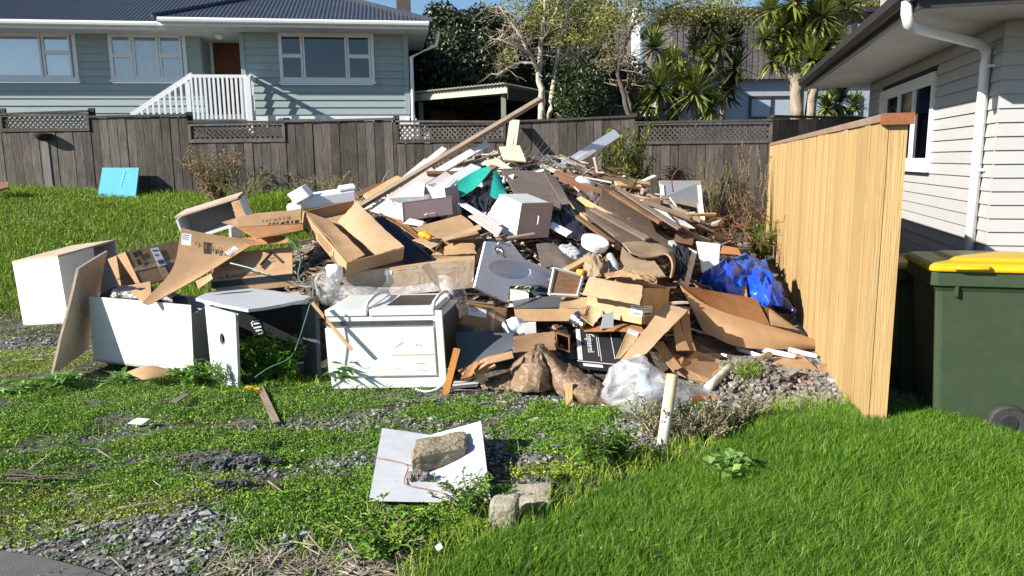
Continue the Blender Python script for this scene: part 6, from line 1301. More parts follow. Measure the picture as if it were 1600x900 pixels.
# ------------------------------------------------------------------ cardboard on the right front
sheet('cardboard_strip', 'long tan cardboard strip leaning over the black printed carton', 'cardboard', [(1038, 473, 5.85), (1076, 484, 5.8), (1010, 553, 5.25), (966, 568, 5.2)], CARD2, .007, .004)
g = thing('cardboard_piece', 'tan cardboard piece with a white sticker under the long strip', 'cardboard', W(980, 555, 5.35)); sheet('panel', None, None, [(982, 512, 5.6), (1004, 520, 5.55), (970, 560, 5.28), (960, 562, 5.28)], CARD2, .006, .002, parent=g)
fc = Face(W(982, 515, 5.55), W(998, 522, 5.53)-W(982, 515, 5.55), W(979, 521, 5.5)-W(982, 515, 5.55)); label(fc, (0, 0, 1, 1), g, 2, False, .01)
loft('cardboard_curl', 'curled tan cardboard strip standing behind the long strip', 'cardboard', [[(1062, 489, 5.9), (1077, 484, 5.95)], [(1065, 510, 5.75), (1078, 506, 5.8)], [(1068, 530, 5.65), (1080, 528, 5.7)], [(1062, 546, 5.5), (1088, 549, 5.55)]], CARD, .007)
loft('cardboard_curl', 'second curled brown strip just left of the standing curl', 'cardboard', [[(1052, 500, 5.8), (1062, 496, 5.85)], [(1052, 520, 5.65), (1063, 516, 5.7)], [(1058, 548, 5.45), (1078, 548, 5.5)]], CARD, .007)
t, o, a, b, c = carton('opened brown carton lying flat right of the clear bag', (1060, 572, 5.35), (1108, 592, 5.3), (1085, 548, 5.7), (1058, 585, 5.33), ('ab0', 'ab1', 'ac0', 'bc0', 'bc1', 'ac1'))
sheet('flap', None, None, [(1086, 548, 5.7), (1142, 568, 5.65), (1108, 594, 5.28), (1060, 572, 5.33)], CARD, .006, .01, parent=t)
sheet('flap', None, None, [(1020, 540, 5.5), (1036, 533, 5.6), (1066, 575, 5.3), (1052, 580, 5.25)], CARD, .006, .004, parent=t)
sheet('flap', None, None, [(1036, 538, 5.65), (1050, 545, 5.6), (1070, 560, 5.45), (1062, 575, 5.3)], CARD3, .006, .003, parent=t)
g = thing('large_flat_carton', 'large flattened brown carton sheet in front of the blue tarpaulin', 'carton', W(1170, 545, 6.4))
loft('panel', None, None, [[(1063, 447, 6.35), (1089, 470, 6.3), (1130, 490, 6.25), (1200, 508, 6.3), (1272, 530, 6.35)], [(1078, 476, 6.25), (1100, 500, 6.15), (1145, 516, 6.05), (1210, 524, 6.12), (1276, 538, 6.25)], [(1098, 516, 6.15), (1130, 535, 6.05), (1160, 545, 6.0), (1215, 546, 6.1), (1274, 545, 6.28)]], CARD, .007, parent=g)
loft('panel', None, None, [[(1063, 446, 6.37), (1120, 456, 6.7), (1182, 467, 6.95)], [(1085, 470, 6.33), (1130, 476, 6.55), (1192, 487, 6.75)], [(1105, 484, 6.3), (1140, 494, 6.4), (1203, 508, 6.5)]], CARD3, .006, parent=g)
sheet('panel', None, None, [(1191, 477, 7.0), (1200, 480, 7.0), (1250, 518, 6.7), (1206, 508, 6.5)], CARD2, .006, .004, parent=g)
g = thing('flat_carton', 'pale flattened carton scrap lying on the gravel by the new fence', 'carton', W(1245, 590, 5.7)); poly('panel', None, None, [V3((x, y, G(x, y, .03).y)) for x, y in ((1205, 560), (1254, 556), (1280, 580), (1271, 602), (1228, 591))], CARD, .006, parent=g)
sheet('flap', None, None, [(1278, 569, 5.62), (1300, 566, 5.68), (1294, 597, 5.5), (1275, 598, 5.47)], CARD2, .006, .003, parent=g)
# white pipes, grey log, cable
def gr(px, py, z=.04): return G(px, py, z)
ribbon('white_pipe', 'hooked white plastic pipe end on the rubble', 'pipe', [gr(1130, 546), gr(1112, 541), gr(1105, 546), gr(1115, 552), gr(1140, 558), gr(1165, 560)], .020, PVC, 10)
ribbon('white_pipe', 'straight white plastic pipe lying just behind the hooked pipe', 'pipe', [gr(1152, 545, .07), gr(1200, 560, .05)], .018, PVC, 10)
ribbon('white_pipe', 'long white plastic pipe under the large flat carton', 'pipe', [gr(1183, 545, .08), gr(1243, 557, .06)], .022, PVC, 10)
ribbon('white_pipe', 'short white pipe end nearest the new fence', 'pipe', [gr(1228, 545, .06), gr(1277, 557, .04)], .020, PVC, 10)
ribbon('dirty_pole', 'dirty cream pole lying on the rubble stones beside the clear bag', 'pole', [gr(1106, 606, .05), gr(1143, 572, .1)], .032, PVCD, 10)
ribbon('dirty_pole', 'second thinner cream pole crossing behind the first on the rubble', 'pole', [gr(1140, 573, .1), gr(1203, 554, .08)], .026, PVCD, 10)
ribbon('white_wire', 'white wire snaking over the rubble stones by the new fence', 'cord', [gr(1190, 585), gr(1172, 600), gr(1180, 617), gr(1195, 616), gr(1197, 603), gr(1235, 590), gr(1275, 588)], .008, PVCD)
# clear bag
t = thing('clear_bag', 'big clear plastic bag of white packaging on the ground behind the gorse bush', 'plastic bag', gp(1000, 655))
lump('bag', None, None, [(1000, 562, 5.05), (996, 585, 5.0), (998, 612, 4.96), (1004, 640, 4.93), (1012, 652, 4.93)], CLEARB, [.05, .19, .235, .19, .06], .16, 6, 22, parent=t)
mb = MB(); mb.obox(*edges((993, 575, 5.0), (1040, 590, 5.1), (995, 570, 5.15), (1000, 640, 4.95))); mb.build('contents', POLY, t)
lump('contents', None, None, [(1006, 590, 4.92), (1008, 610, 4.9)], mk('pale_blue_plastic', (.4, .6, .75), rough=.5), [.04, .06], .2, 8, parent=t)
loft('film_tail', None, None, [[(1030, 585, 5.1), (1060, 590, 5.15), (1090, 600, 5.2), (1130, 615, 5.15)], [(1035, 610, 4.98), (1065, 608, 4.95), (1095, 618, 5.0), (1145, 628, 5.0)], [(1040, 640, 4.85), (1070, 635, 4.88), (1100, 640, 4.9), (1153, 637, 4.92)]], CLEARB, .002, parent=t)
sheet('cardboard_scrap', 'brown torn cardboard poking from the plastic film', 'cardboard', [(1078, 618, 4.95), (1118, 615, 5.0), (1125, 634, 4.92), (1080, 630, 4.88)], CARD3, .006, .01)
# orange blotched tube, stake
b_ = gp(1034, 708); top_ = W(1051, 585, b_.y+.12); t = thing('cardboard_tube', 'white post tube with orange blotches standing in the gorse bush', 'tube', b_)
mb = MB(); mb.tube([b_, b_.lerp(top_, .3), b_.lerp(top_, .56)], .031, 16, False); mb.build('lower_tube', PVCD, t, smooth=True, solid=.006)
mb = MB(); mb.tube([b_.lerp(top_, .56), b_.lerp(top_, .8), top_], .0315, 16, False); mb.build('upper_tube', TUBEO, t, smooth=True, solid=.006)
b_ = gp(889, 630); board_item('timber_stake', 'short square grey timber stake in front of the sacks', 'stake', b_-Vector((0, 0, .03)), W(889, 598, b_.y+.02), .045, .04, W_RAW, (0, -1, 0))
# paint bucket and cloth
q = W(925, 393, 6.75); d = Vector((.25, -.35, .9)).normalized(); g = thing('paint_bucket', 'white paint bucket with a navy band tilted in the heap', 'bucket', q-d*.12); mb = MB(); mb.lathe(q-d*.12, d, [(0, .10), (.005, .105), (.20, .12), (.205, .128), (.235, .128), (.24, .118), (.24, .001)], 24); mb.build('bucket', PVC, g)
mb = MB(); mb.lathe(q-d*.12, d, [(.07, .1125), (.072, .1145), (.17, .1215), (.172, .118)], 24); mb.build('label', NAVY, g)
loft('brown_sheet', 'dark brown curved carpet scrap left of the paint bucket', 'carpet', [[(838, 382, 6.8), (862, 378, 6.9), (885, 392, 6.85), (902, 410, 6.7)], [(842, 398, 6.65), (866, 390, 6.75), (880, 402, 6.65), (895, 420, 6.5)], [(846, 420, 6.5), (868, 415, 6.55), (882, 420, 6.5), (893, 428, 6.4)]], CARPET, .012)
lump('striped_bag', 'dark bag with white stripes beside the paint bucket', 'bag', [(878, 388, 6.85), (890, 394, 6.8), (903, 402, 6.75)], mk('striped_plastic', (.6, .6, .62), (.02, .03, .04), 26, (1, 5, 1), rough=.4), [.04, .07, .05], .3, 8)
cloth('paper_bag', 'open brown paper bag between the brown door and the tan carton', 'paper bag', [[(912, 408, 6.55), (920, 399, 6.6), (932, 398, 6.6), (946, 408, 6.5)], [(913, 416, 6.42), (922, 412, 6.36), (936, 413, 6.34), (950, 420, 6.4)], [(915, 432, 6.3), (924, 434, 6.25), (938, 434, 6.24), (952, 432, 6.3)]], CARPT, .02, 6)
board_item('timber_offcut', 'short square pale timber end pointing at the small brown door', 'timber', (884, 423, 6.3), (918, 405, 6.5), .06, .035, W_RAW)
lump('plastic_scrap', 'small orange plastic piece above the small brown door', 'plastic', [(903, 424, 6.3), (910, 426, 6.28)], ORNG, [.02, .025], .1, 6)
lump('grey_bottle', 'pale bottle with dark label below the paint bucket', 'bottle', [(953, 400, 6.6), (958, 415, 6.5), (964, 424, 6.45)], mk('grey_plastic', (.4, .45, .42), rough=.3, spec=.5), [.03, .045, .02], .05, 5)
# carpets
loft('carpet_roll', 'brown carpet offcut folded into a loop right of the paint bucket', 'carpet', [[(972, 380, 6.9), (1000, 377, 7.0), (1030, 381, 7.05), (1050, 390, 7.0), (1059, 408, 6.8), (1052, 430, 6.6)], [(978, 386, 6.75), (1004, 388, 6.8), (1030, 392, 6.85), (1046, 392, 6.8), (1056, 410, 6.62), (1050, 432, 6.45)], [(985, 395, 6.55), (1008, 403, 6.55), (1024, 403, 6.6), (1042, 392, 6.65), (1053, 412, 6.5), (1047, 434, 6.35)]], CARPT, .014)
loft('carpet_piece', 'tan carpet piece folded under the carpet loop', 'carpet', [[(972, 386, 6.75), (985, 400, 6.65), (1000, 408, 6.6), (1022, 408, 6.6)], [(968, 405, 6.6), (985, 412, 6.55), (1005, 420, 6.5), (1035, 425, 6.45)], [(970, 425, 6.45), (990, 430, 6.4), (1010, 432, 6.38), (1040, 432, 6.35)]], CARPT, .012)
loft('carpet_sheet', 'large grey-brown carpet hanging over the top middle of the heap', 'carpet', [[(782, 266, 8.4), (815, 266, 8.5), (845, 270, 8.5), (865, 275, 8.45)], [(800, 292, 7.9), (825, 292, 8.0), (855, 300, 7.95), (875, 302, 7.95)], [(806, 314, 7.55), (835, 320, 7.5), (862, 328, 7.5), (876, 328, 7.5)]], CARPET, .012)
loft('carpet_sheet', 'narrow dark carpet strip right of the large hanging carpet', 'carpet', [[(850, 270, 8.4), (868, 278, 8.35)], [(866, 296, 7.9), (882, 300, 7.9)], [(878, 320, 7.55), (890, 318, 7.55)]], CARPET, .01)
loft('carpet_sheet', 'dark brown carpet sheet lying on the right of the heap', 'carpet', [[(943, 286, 8.4), (975, 304, 8.35), (1006, 326, 8.2)], [(938, 308, 8.05), (975, 325, 7.95), (1020, 352, 7.7)], [(936, 322, 7.85), (980, 348, 7.5), (1024, 362, 7.5)]], CARPB, .012)
loft('carpet_sheet', 'lower dark brown carpet sheet running down to the carpet loop', 'carpet', [[(902, 322, 7.9), (940, 325, 7.8), (1000, 348, 7.6), (1050, 380, 7.2)], [(920, 345, 7.4), (960, 355, 7.35), (1010, 375, 7.1), (1056, 388, 7.0)], [(940, 378, 7.0), (975, 378, 7.0), (1020, 386, 6.95), (1060, 398, 6.85)]], CARPB, .012)
# cloth
loft('teal_cloth', 'torn teal green cloth draped over a timber end near the heap top', 'cloth', [[(764, 260, 8.3), (752, 263, 8.3), (736, 270, 8.25), (712, 286, 8.0)], [(768, 264, 8.2), (754, 276, 8.1), (736, 290, 8.0), (712, 298, 7.9)], [(766, 268, 8.15), (750, 288, 7.95), (734, 302, 7.8), (720, 308, 7.75)]], TEAL, .006)
loft('teal_cloth', 'teal green cloth flap hanging right beside the dark hollow', 'cloth', [[(772, 266, 8.2), (778, 270, 8.2), (783, 278, 8.15)], [(768, 290, 7.9), (779, 292, 7.85), (788, 298, 7.85)], [(766, 306, 7.7), (777, 314, 7.6), (793, 305, 7.7)]], TEAL, .006)
board_item('timber_offcut', 'short brown timber end on top of the teal cloth', 'timber', (744, 279, 8.2), (772, 262, 8.5), .09, .05, W_BRN)
# blue tarpaulin
g = thing('blue_tarpaulin', 'crumpled bright blue plastic tarpaulin heaped beside the new fence', 'tarpaulin', W(1160, 470, 7.2))
cloth('fold', None, None, [[(1128, 408, 7.9), (1150, 403, 7.95), (1176, 403, 7.95), (1196, 412, 7.85)], [(1124, 418, 7.6), (1150, 412, 7.55), (1178, 414, 7.55), (1204, 428, 7.55)], [(1130, 434, 7.45), (1152, 434, 7.4), (1180, 434, 7.4), (1206, 442, 7.45)]], mk('dusty_blue_plastic', (.05, .11, .42), (.03, .08, .34), 5, rough=.4, bump=.8, bscale=20, stain=(.16, .2, .3), stain_amt=.5), .03, 5, 30, .004, parent=g)
cloth('fold', None, None, [[(1106, 428, 7.55), (1120, 414, 7.6), (1142, 410, 7.6), (1160, 418, 7.55)], [(1100, 434, 7.4), (1116, 426, 7.25), (1140, 424, 7.2), (1162, 434, 7.3)], [(1102, 440, 7.35), (1120, 444, 7.12), (1142, 448, 7.08), (1160, 456, 7.15)], [(1112, 448, 7.3), (1128, 454, 7.15), (1146, 460, 7.1), (1158, 466, 7.1)]], BLUE, .035, 5, 34, .004, parent=g)
cloth('fold', None, None, [[(1164, 426, 7.5), (1182, 424, 7.5), (1202, 432, 7.45), (1214, 446, 7.4)], [(1166, 440, 7.3), (1184, 440, 7.2), (1204, 446, 7.2), (1216, 458, 7.25)], [(1172, 456, 7.2), (1188, 460, 7.05), (1206, 464, 7.05), (1218, 470, 7.15)], [(1178, 468, 7.15), (1192, 474, 7.05), (1206, 478, 7.02), (1216, 480, 7.1)]], BLUE, .038, 6, 34, .004, parent=g)
lump('navy_bag', 'dark blue bag end in shade under the blue tarpaulin by the fence', 'rubbish bag', [(1205, 468, 7.3), (1222, 478, 7.2), (1240, 486, 7.1)], mk('navy_blue_plastic', (.01, .02, .12), rough=.3, spec=.5), [.06, .07, .03], .3, 7)
sheet('brown_strip', 'brown cardboard strip lying across the blue tarpaulin', 'cardboard', [(1152, 412, 7.5), (1163, 414, 7.48), (1168, 465, 7.0), (1155, 466, 7.0)], CARD, .006, .01)
sheet('frosted_sheet', 'pale blue frosted panel standing left of the blue tarpaulin', 'panel', [(1088, 377, 7.5), (1125, 382, 7.5), (1123, 412, 7.3), (1097, 426, 7.2)], GLASSP, .012, .006)
board_item('white_board', 'white board standing in front of the frosted panel', 'board', (1082, 391, 7.05), (1068, 446, 6.75), .09, .018, WHITE2, (0, -1, .3))

# ------------------------------------------------------------------ timber of the heap
BI = board_item
BI('timber_pole', 'long grey weathered pole leaning up to the right across the heap', 'timber', (562, 323, 8.3), (845, 155, 9.6), .062, .05, W_OLD, (0, -.6, 1))
BI('white_board', 'long white board just below the leaning pole', 'board', (638, 300, 8.3), (762, 224, 9.2), .075, .025, WHITE2, (.3, -.8, 1))
BI('white_board', 'white board lying flat on the upper left slope', 'board', (600, 318, 8.1), (740, 236, 9.0), .09, .02, WHITE2, (.3, -.8, 1))
BI('white_board', 'short white board sticking up under the pole middle', 'board', (640, 275, 8.8), (694, 232, 9.2), .07, .02, WHITE2, (.3, -.8, 1))
BI('white_board', 'wide white board on the left slope above the white drawers', 'board', (590, 328, 7.9), (680, 268, 8.6), .14, .02, PINKW, (.3, -.8, 1))
BI('white_board', 'narrow white board poking out left of the pole', 'board', (618, 290, 8.8), (666, 250, 9.3), .05, .02, WHITE2, (.3, -.8, 1))
BI('white_board', 'pink-white board crossing under the brown short board', 'board', (648, 308, 8.0), (702, 272, 8.5), .10, .02, PINKW, (.3, -.8, 1))
BI('white_board', 'white trim board next to the brown short board', 'board', (672, 300, 8.0), (706, 282, 8.3), .07, .02, WHITE2, (.3, -.8, 1))
BI('white_board', 'white offcut right of the brown short board', 'board', (690, 299, 8.0), (712, 280, 8.3), .05, .02, WHITE2, (.3, -.8, 1))
BI('brown_board', 'short brown board lying level above the mauve drawers', 'board', (667, 271, 8.5), (722, 271, 8.6), .06, .03, W_BRN, (0, -.6, 1))
BI('brown_board', 'orange-brown board lying left beneath the leaning pole', 'board', (556, 306, 8.9), (624, 280, 9.3), .10, .025, W_BRN, (.2, -.6, 1))
BI('pine_board', 'pale raw board lying along the foot of the leaning pole', 'board', (572, 308, 8.5), (625, 278, 8.9), .09, .03, W_RAW, (.2, -.6, 1))
BI('timber_stick', 'thin grey stick crossing the white boards near the peak', 'timber', (690, 266, 8.7), (797, 236, 9.2), .03, .025, W_OLD)
BI('timber_stick', 'thin grey stick ending above the cream panel', 'timber', (700, 262, 8.9), (762, 250, 9.1), .04, .025, W_OLD)
BI('white_board', 'white strip lying across the top left of the peak', 'board', (742, 243, 9.2), (782, 242, 9.3), .04, .02, WHITE2)
sheet('grey_board', 'grey worn board sloping left of the teal cloth', 'board', [(694, 282, 8.3), (736, 256, 8.7), (752, 262, 8.6), (712, 296, 8.1)], GREYL, .015, .01)
BI('timber_offcut', 'pale brown offcut near the peak left of the cream panel', 'timber', (736, 236, 9.3), (748, 248, 9.1), .08, .04, W_OLD)
sheet('cream_board', 'cream panel standing at the heap peak in front of the post', 'panel', [(780, 230, 8.95), (812, 228, 9.0), (822, 253, 8.75), (787, 250, 8.75)], CREAM, .016, .002)
sheet('cream_board', 'cream panel lying flat below the standing cream panel', 'panel', [(756, 252, 8.6), (778, 248, 8.7), (800, 264, 8.5), (766, 265, 8.42)], CREAM, .016, .004)
BI('brown_board', 'brown board running right from the cream panels', 'board', (783, 245, 9.0), (838, 264, 8.9), .07, .03, W_BRN, (0, -.6, 1))
BI('timber_stick', 'long dark brown batten running right from the peak', 'timber', (780, 241, 9.2), (880, 266, 9.1), .05, .03, W_BRN, (0, -.6, 1))
BI('white_board', 'pale pink batten continuing right along the dark batten', 'board', (845, 258, 8.9), (916, 288, 8.7), .05, .025, PINKW, (0, -.6, 1))
BI('brown_board', 'heavy dark brown beam on the right shoulder of the heap', 'timber', (868, 272, 8.7), (944, 307, 8.3), .10, .06, W_BRN, (0, -.6, 1))
BI('brown_board', 'dark plank above the heavy brown beam', 'timber', (880, 268, 8.9), (945, 298, 8.6), .06, .03, W_BRN, (0, -.6, 1))
BI('pine_board', 'yellow raw pine board lying in front of the dark carpet', 'board', (903, 310, 8.0), (972, 349, 7.55), .065, .03, W_RAW, (0, -.7, 1))
BI('pine_board', 'yellow pine offcut tucked under the yellow board', 'board', (940, 334, 7.7), (984, 348, 7.6), .10, .02, W_RAW, (0, -.7, 1))
BI('pine_board', 'long split pale pine board running down to the carpet loop', 'board', (886, 312, 8.0), (968, 388, 6.9), .06, .03, W_RAW, (.4, -.7, 1))
BI('brown_board', 'dark brown board along the upper edge of the split pine board', 'board', (880, 306, 8.1), (966, 372, 7.1), .08, .03, W_OLD, (.4, -.7, 1))
BI('pine_board', 'short orange pine board by the shrub foot', 'board', (962, 288, 9.0), (1001, 290, 9.1), .11, .03, W_RAW, (0, -.6, 1))
BI('grey_board', 'long thin grey batten running right to the window frame', 'timber', (920, 284, 8.9), (1080, 341, 8.3), .05, .025, W_OLD, (0, -.6, 1))
BI('timber_stick', 'second grey batten crossing in front of the window frame', 'timber', (1002, 300, 9.0), (1096, 345, 8.6), .05, .03, W_OLD, (0, -.6, 1))
BI('brown_board', 'brown plank lying left of the window frame', 'board', (998, 316, 8.7), (1032, 316, 8.7), .11, .025, W_BRN, (0, -.7, 1))
BI('white_board', 'white strip pointing up right beside the shrub', 'board', (992, 289, 9.3), (1023, 275, 9.6), .05, .02, WHITE2)
BI('white_board', 'white pipe-like strip below the big white beam', 'board', (888, 276, 9.3), (933, 269, 9.5), .05, .03, WHITE2)
BI('white_beam', 'large white beam sticking up right against the dark fence', 'beam', (866, 271, 9.3), (963, 209, 10.4), .13, .05, mk('white_beam_paint', (.72, .75, .82), rough=.4, spec=.4), (.5, -.8, .7))
BI('white_beam', 'second narrow white beam just under the large white beam', 'beam', (872, 272, 9.25), (932, 233, 9.95), .05, .04, WHITE2, (.5, -.8, .7))
BI('timber_post', 'pale mossy post leaning against the dark fence behind the peak', 'post', (794, 262, 12.6), (804, 189, 13.36), .17, .05, CREAM, (0, -1, .1))
BI('pine_board', 'short round pale timber end right of the peak', 'timber', (840, 258, 9.1), (849, 253, 9.2), .07, .05, W_RAW)
BI('brown_board', 'thin dark batten lying down the upper dark carpet sheet', 'timber', (955, 300, 8.05), (1032, 348, 7.5), .05, .025, W_BRN, (.3, -.7, 1))
BI('brown_board', 'dark weathered board lying along the lower carpet edge', 'board', (925, 326, 7.55), (1012, 374, 6.98), .07, .02, W_OLD, (.3, -.7, 1))
BI('brown_board', 'short dark batten across the lower carpet left end', 'timber', (902, 338, 7.3), (958, 380, 6.85), .05, .025, W_BRN, (.3, -.7, 1))
BI('grey_board', 'long grey splintered board along the right side of the carpets', 'board', (968, 296, 8.3), (1062, 358, 7.6), .06, .02, W_OLD, (.3, -.7, 1))
BI('brown_board', 'dark broken plank right of the heavy brown beam end', 'board', (935, 292, 8.3), (1005, 330, 7.95), .08, .02, W_BRN, (.3, -.7, 1))
BI('white_board', 'white strip sticking out on the right slope under the carpets', 'board', (980, 324, 8.4), (1004, 312, 8.6), .05, .02, WHITE2)
BI('white_board', 'bluish white strip in the shade right of the mauve cabinet', 'board', (860, 351, 7.3), (889, 366, 7.15), .08, .02, SINKW, (.2, -.8, .8))
sheet('brown_board', 'mauve-brown board lying right of the mauve cabinet', 'board', [(862, 338, 7.5), (890, 335, 7.6), (905, 362, 7.3), (862, 352, 7.3)], CARPET, .014, .004)
sheet('white_sheet', 'pale paper sheet on the right slope left of the bramble tangle', 'paper', [(1014, 323, 8.2), (1042, 332, 8.1), (1060, 352, 7.9), (1040, 346, 7.9)], WHITE2, .004, .02)
sheet('white_sheet', 'white crumpled sheet lower on the right slope by the brambles', 'paper', [(1052, 340, 8.2), (1070, 345, 8.2), (1086, 358, 8.0), (1060, 356, 7.9)], PAPER, .004, .02)
BI('brown_board', 'brown board end among the debris left of the brambles', 'board', (1040, 350, 7.9), (1076, 362, 7.8), .10, .02, W_BRN, (0, -.7, 1))
BI('timber_stick', 'thin pole lying across the right slope to the brambles', 'timber', (1042, 337, 8.5), (1118, 335, 8.8), .03, .03, W_RAW)
BI('timber_stick', 'dark curved edging beside the carpet loop', 'timber', (1048, 378, 7.1), (1076, 412, 6.8), .05, .03, GREYL, (.3, -.8, .6))
sheet('brown_board', 'brown flat board left of the frosted panel', 'board', [(1058, 360, 7.9), (1085, 366, 7.8), (1082, 382, 7.5), (1052, 376, 7.6)], W_BRN, .012, .006)
sheet('cardboard_scrap', 'brown sheet lying behind the frosted panel', 'cardboard', [(1128, 383, 7.8), (1155, 388, 7.8), (1160, 400, 7.6), (1125, 398, 7.6)], CARD3, .006, .006)
# drums and tins
q = W(912, 287, 8.6); mb = MB(); d = Vector((.3, -.2, .9)).normalized(); mb.lathe(q-d*.12, d, [(0, .13), (.05, .14), (.12, .14), (.15, .12), (.18, .08), (.19, .001)], 18); tag(mb.build('white_tub', POLY, smooth=True), 'round white tub half hidden behind the heavy brown beam', 'tub')
# wire tangle on carpet
mb = MB()
for i in range(26):
    c_ = H(835+random.gauss(0, 14), 262+random.gauss(0, 5), .12); r = random.uniform(.1, .28); a0 = random.uniform(0, 6.28); pp = [c_+Vector((math.cos(a0+k*.45)*r, math.sin(a0+k*.45)*r*.5, .05*math.sin(a0+k*.8)+.05)) for k in range(10)]; mb.tube(pp, .004, 3, False)
for i in range(5):
    c_ = H(822+i*5, 258, .1); mb.tube([c_, c_+Vector((.03*i, .05, .15)), c_+Vector((.10+.04*i, .05, .28+.03*(i % 3)))], .004, 3, False)
tag(mb.build('wire_tangle', mk('grey_wire', (.22, .22, .21), (.12, .12, .12), 9, rough=.5)), 'tangle of thin grey wire on top of the hanging carpet', 'wire')
# white window frame
g = thing('window_frame', 'white window frame with glass leaning against the dark fence behind the dry shrubs', 'window frame', W(1063, 318, 10.2)); cs = [W(1034, 286, 10.3), W(1092, 286, 10.5), W(1095, 322, 10.3), W(1036, 309, 10.1)]
mb = MB()
for i in range(4):
    p, q = cs[i], cs[(i+1) % 4]; d = (q-p).normalized(); s = d.cross(Vector((0, -1, 0)))*.035; e = d*.034*(1 if i % 2 == 0 else -1); mb.obox(p-s-e, q-p+e*2, s*2, Vector((0, .04, 0)))
mb.build('frame', WHITE, g); mb = MB(); mb.slab([p+Vector((0, .02, 0)) for p in cs], .006); mb.build('pane', mk('shaded_glass', (.32, .36, .42), (.28, .32, .38), 2, rough=.1, bump=0, spec=.6), g)
mb = MB(); mb.obox(W(1090, 318, 10.1), W(1098, 318, 10.1)-W(1090, 318, 10.1), Vector((0, .04, 0)), W(1094, 345, 9.9)-W(1090, 318, 10.1)); mb.build('leg', WHITE, g)
ribbon('red_cable', 'thin dark red cable arching up left of the window frame', 'cable', [(1052, 300, 9.9), (1050, 280, 9.9), (1058, 266, 9.9), (1072, 262, 9.9), (1082, 268, 9.9)], .008, mk('dark_red_cable', (.16, .03, .03), rough=.5))

# torn dark sheeting in the hollows
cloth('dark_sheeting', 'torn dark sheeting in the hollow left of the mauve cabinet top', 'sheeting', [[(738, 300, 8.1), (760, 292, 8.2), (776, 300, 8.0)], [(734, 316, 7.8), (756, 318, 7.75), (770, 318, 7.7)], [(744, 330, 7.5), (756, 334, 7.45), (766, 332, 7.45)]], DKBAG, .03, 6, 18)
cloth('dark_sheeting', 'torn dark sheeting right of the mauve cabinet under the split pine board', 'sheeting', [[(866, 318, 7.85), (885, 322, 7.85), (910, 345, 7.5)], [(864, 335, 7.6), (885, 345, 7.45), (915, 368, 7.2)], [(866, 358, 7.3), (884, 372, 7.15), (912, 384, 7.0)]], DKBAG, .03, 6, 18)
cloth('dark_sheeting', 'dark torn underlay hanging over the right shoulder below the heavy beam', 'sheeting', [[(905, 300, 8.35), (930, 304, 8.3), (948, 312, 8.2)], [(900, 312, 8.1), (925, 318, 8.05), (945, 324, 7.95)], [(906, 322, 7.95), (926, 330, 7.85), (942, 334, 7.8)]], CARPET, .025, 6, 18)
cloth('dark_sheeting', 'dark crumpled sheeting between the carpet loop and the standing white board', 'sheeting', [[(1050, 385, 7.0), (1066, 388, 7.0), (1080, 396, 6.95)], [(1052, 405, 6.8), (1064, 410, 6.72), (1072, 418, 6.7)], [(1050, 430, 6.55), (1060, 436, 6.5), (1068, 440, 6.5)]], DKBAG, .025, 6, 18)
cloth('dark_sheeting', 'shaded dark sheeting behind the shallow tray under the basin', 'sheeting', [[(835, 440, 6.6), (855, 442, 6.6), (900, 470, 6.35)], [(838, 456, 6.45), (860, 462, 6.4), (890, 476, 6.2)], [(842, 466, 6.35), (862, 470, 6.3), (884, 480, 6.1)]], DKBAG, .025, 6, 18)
# scuffs and fixing holes on the white units
def scuffs(face, n, parent, off=.002, col=None):
    mb = MB()
    for i in range(n):
        a_, b_ = random.uniform(.03, .9), random.uniform(.05, .95); L = random.uniform(.01, .10)*random.choice([1, 1, .3]); an = random.gauss(0, .7); p = face.p(a_, b_, off); d = (face.u.normalized()*math.cos(an)+face.v.normalized()*math.sin(an))*L; s_ = face.n.cross(d).normalized()*random.uniform(.0008, .0028); mb.add([p-s_, p+s_, p+d+s_*.4, p+d-s_*.4], [(0, 1, 2, 3)])
    return tag(mb.build('scuff_marks', col or SCUF, parent), kind='stuff')
SCUF = mk('grey_brown_scuff', (.38, .34, .28), (.28, .24, .19), 20, rough=.8, bump=0)
for nm, n_, (fo, fa, fc_) in (('kitchen_cabinet', 9, ((90, 399, 6.75), (19, 408, 7.1), (107, 499, 6.72))), ('white_drawer_unit', 12, ((298, 477, 5.66), (139, 463, 6.02), (303, 584, 5.67))), ('white_stove', 14, ((690, 486, 5.36), (507, 489, 5.36), (698, 604, 5.34)))):
    o_, a_, c_ = V3(fo), V3(fa)-V3(fo), V3(fc_)-V3(fo); scuffs(Face(o_, a_, c_), n_, bpy.data.objects[nm], .014 if nm == 'white_stove' else .003)
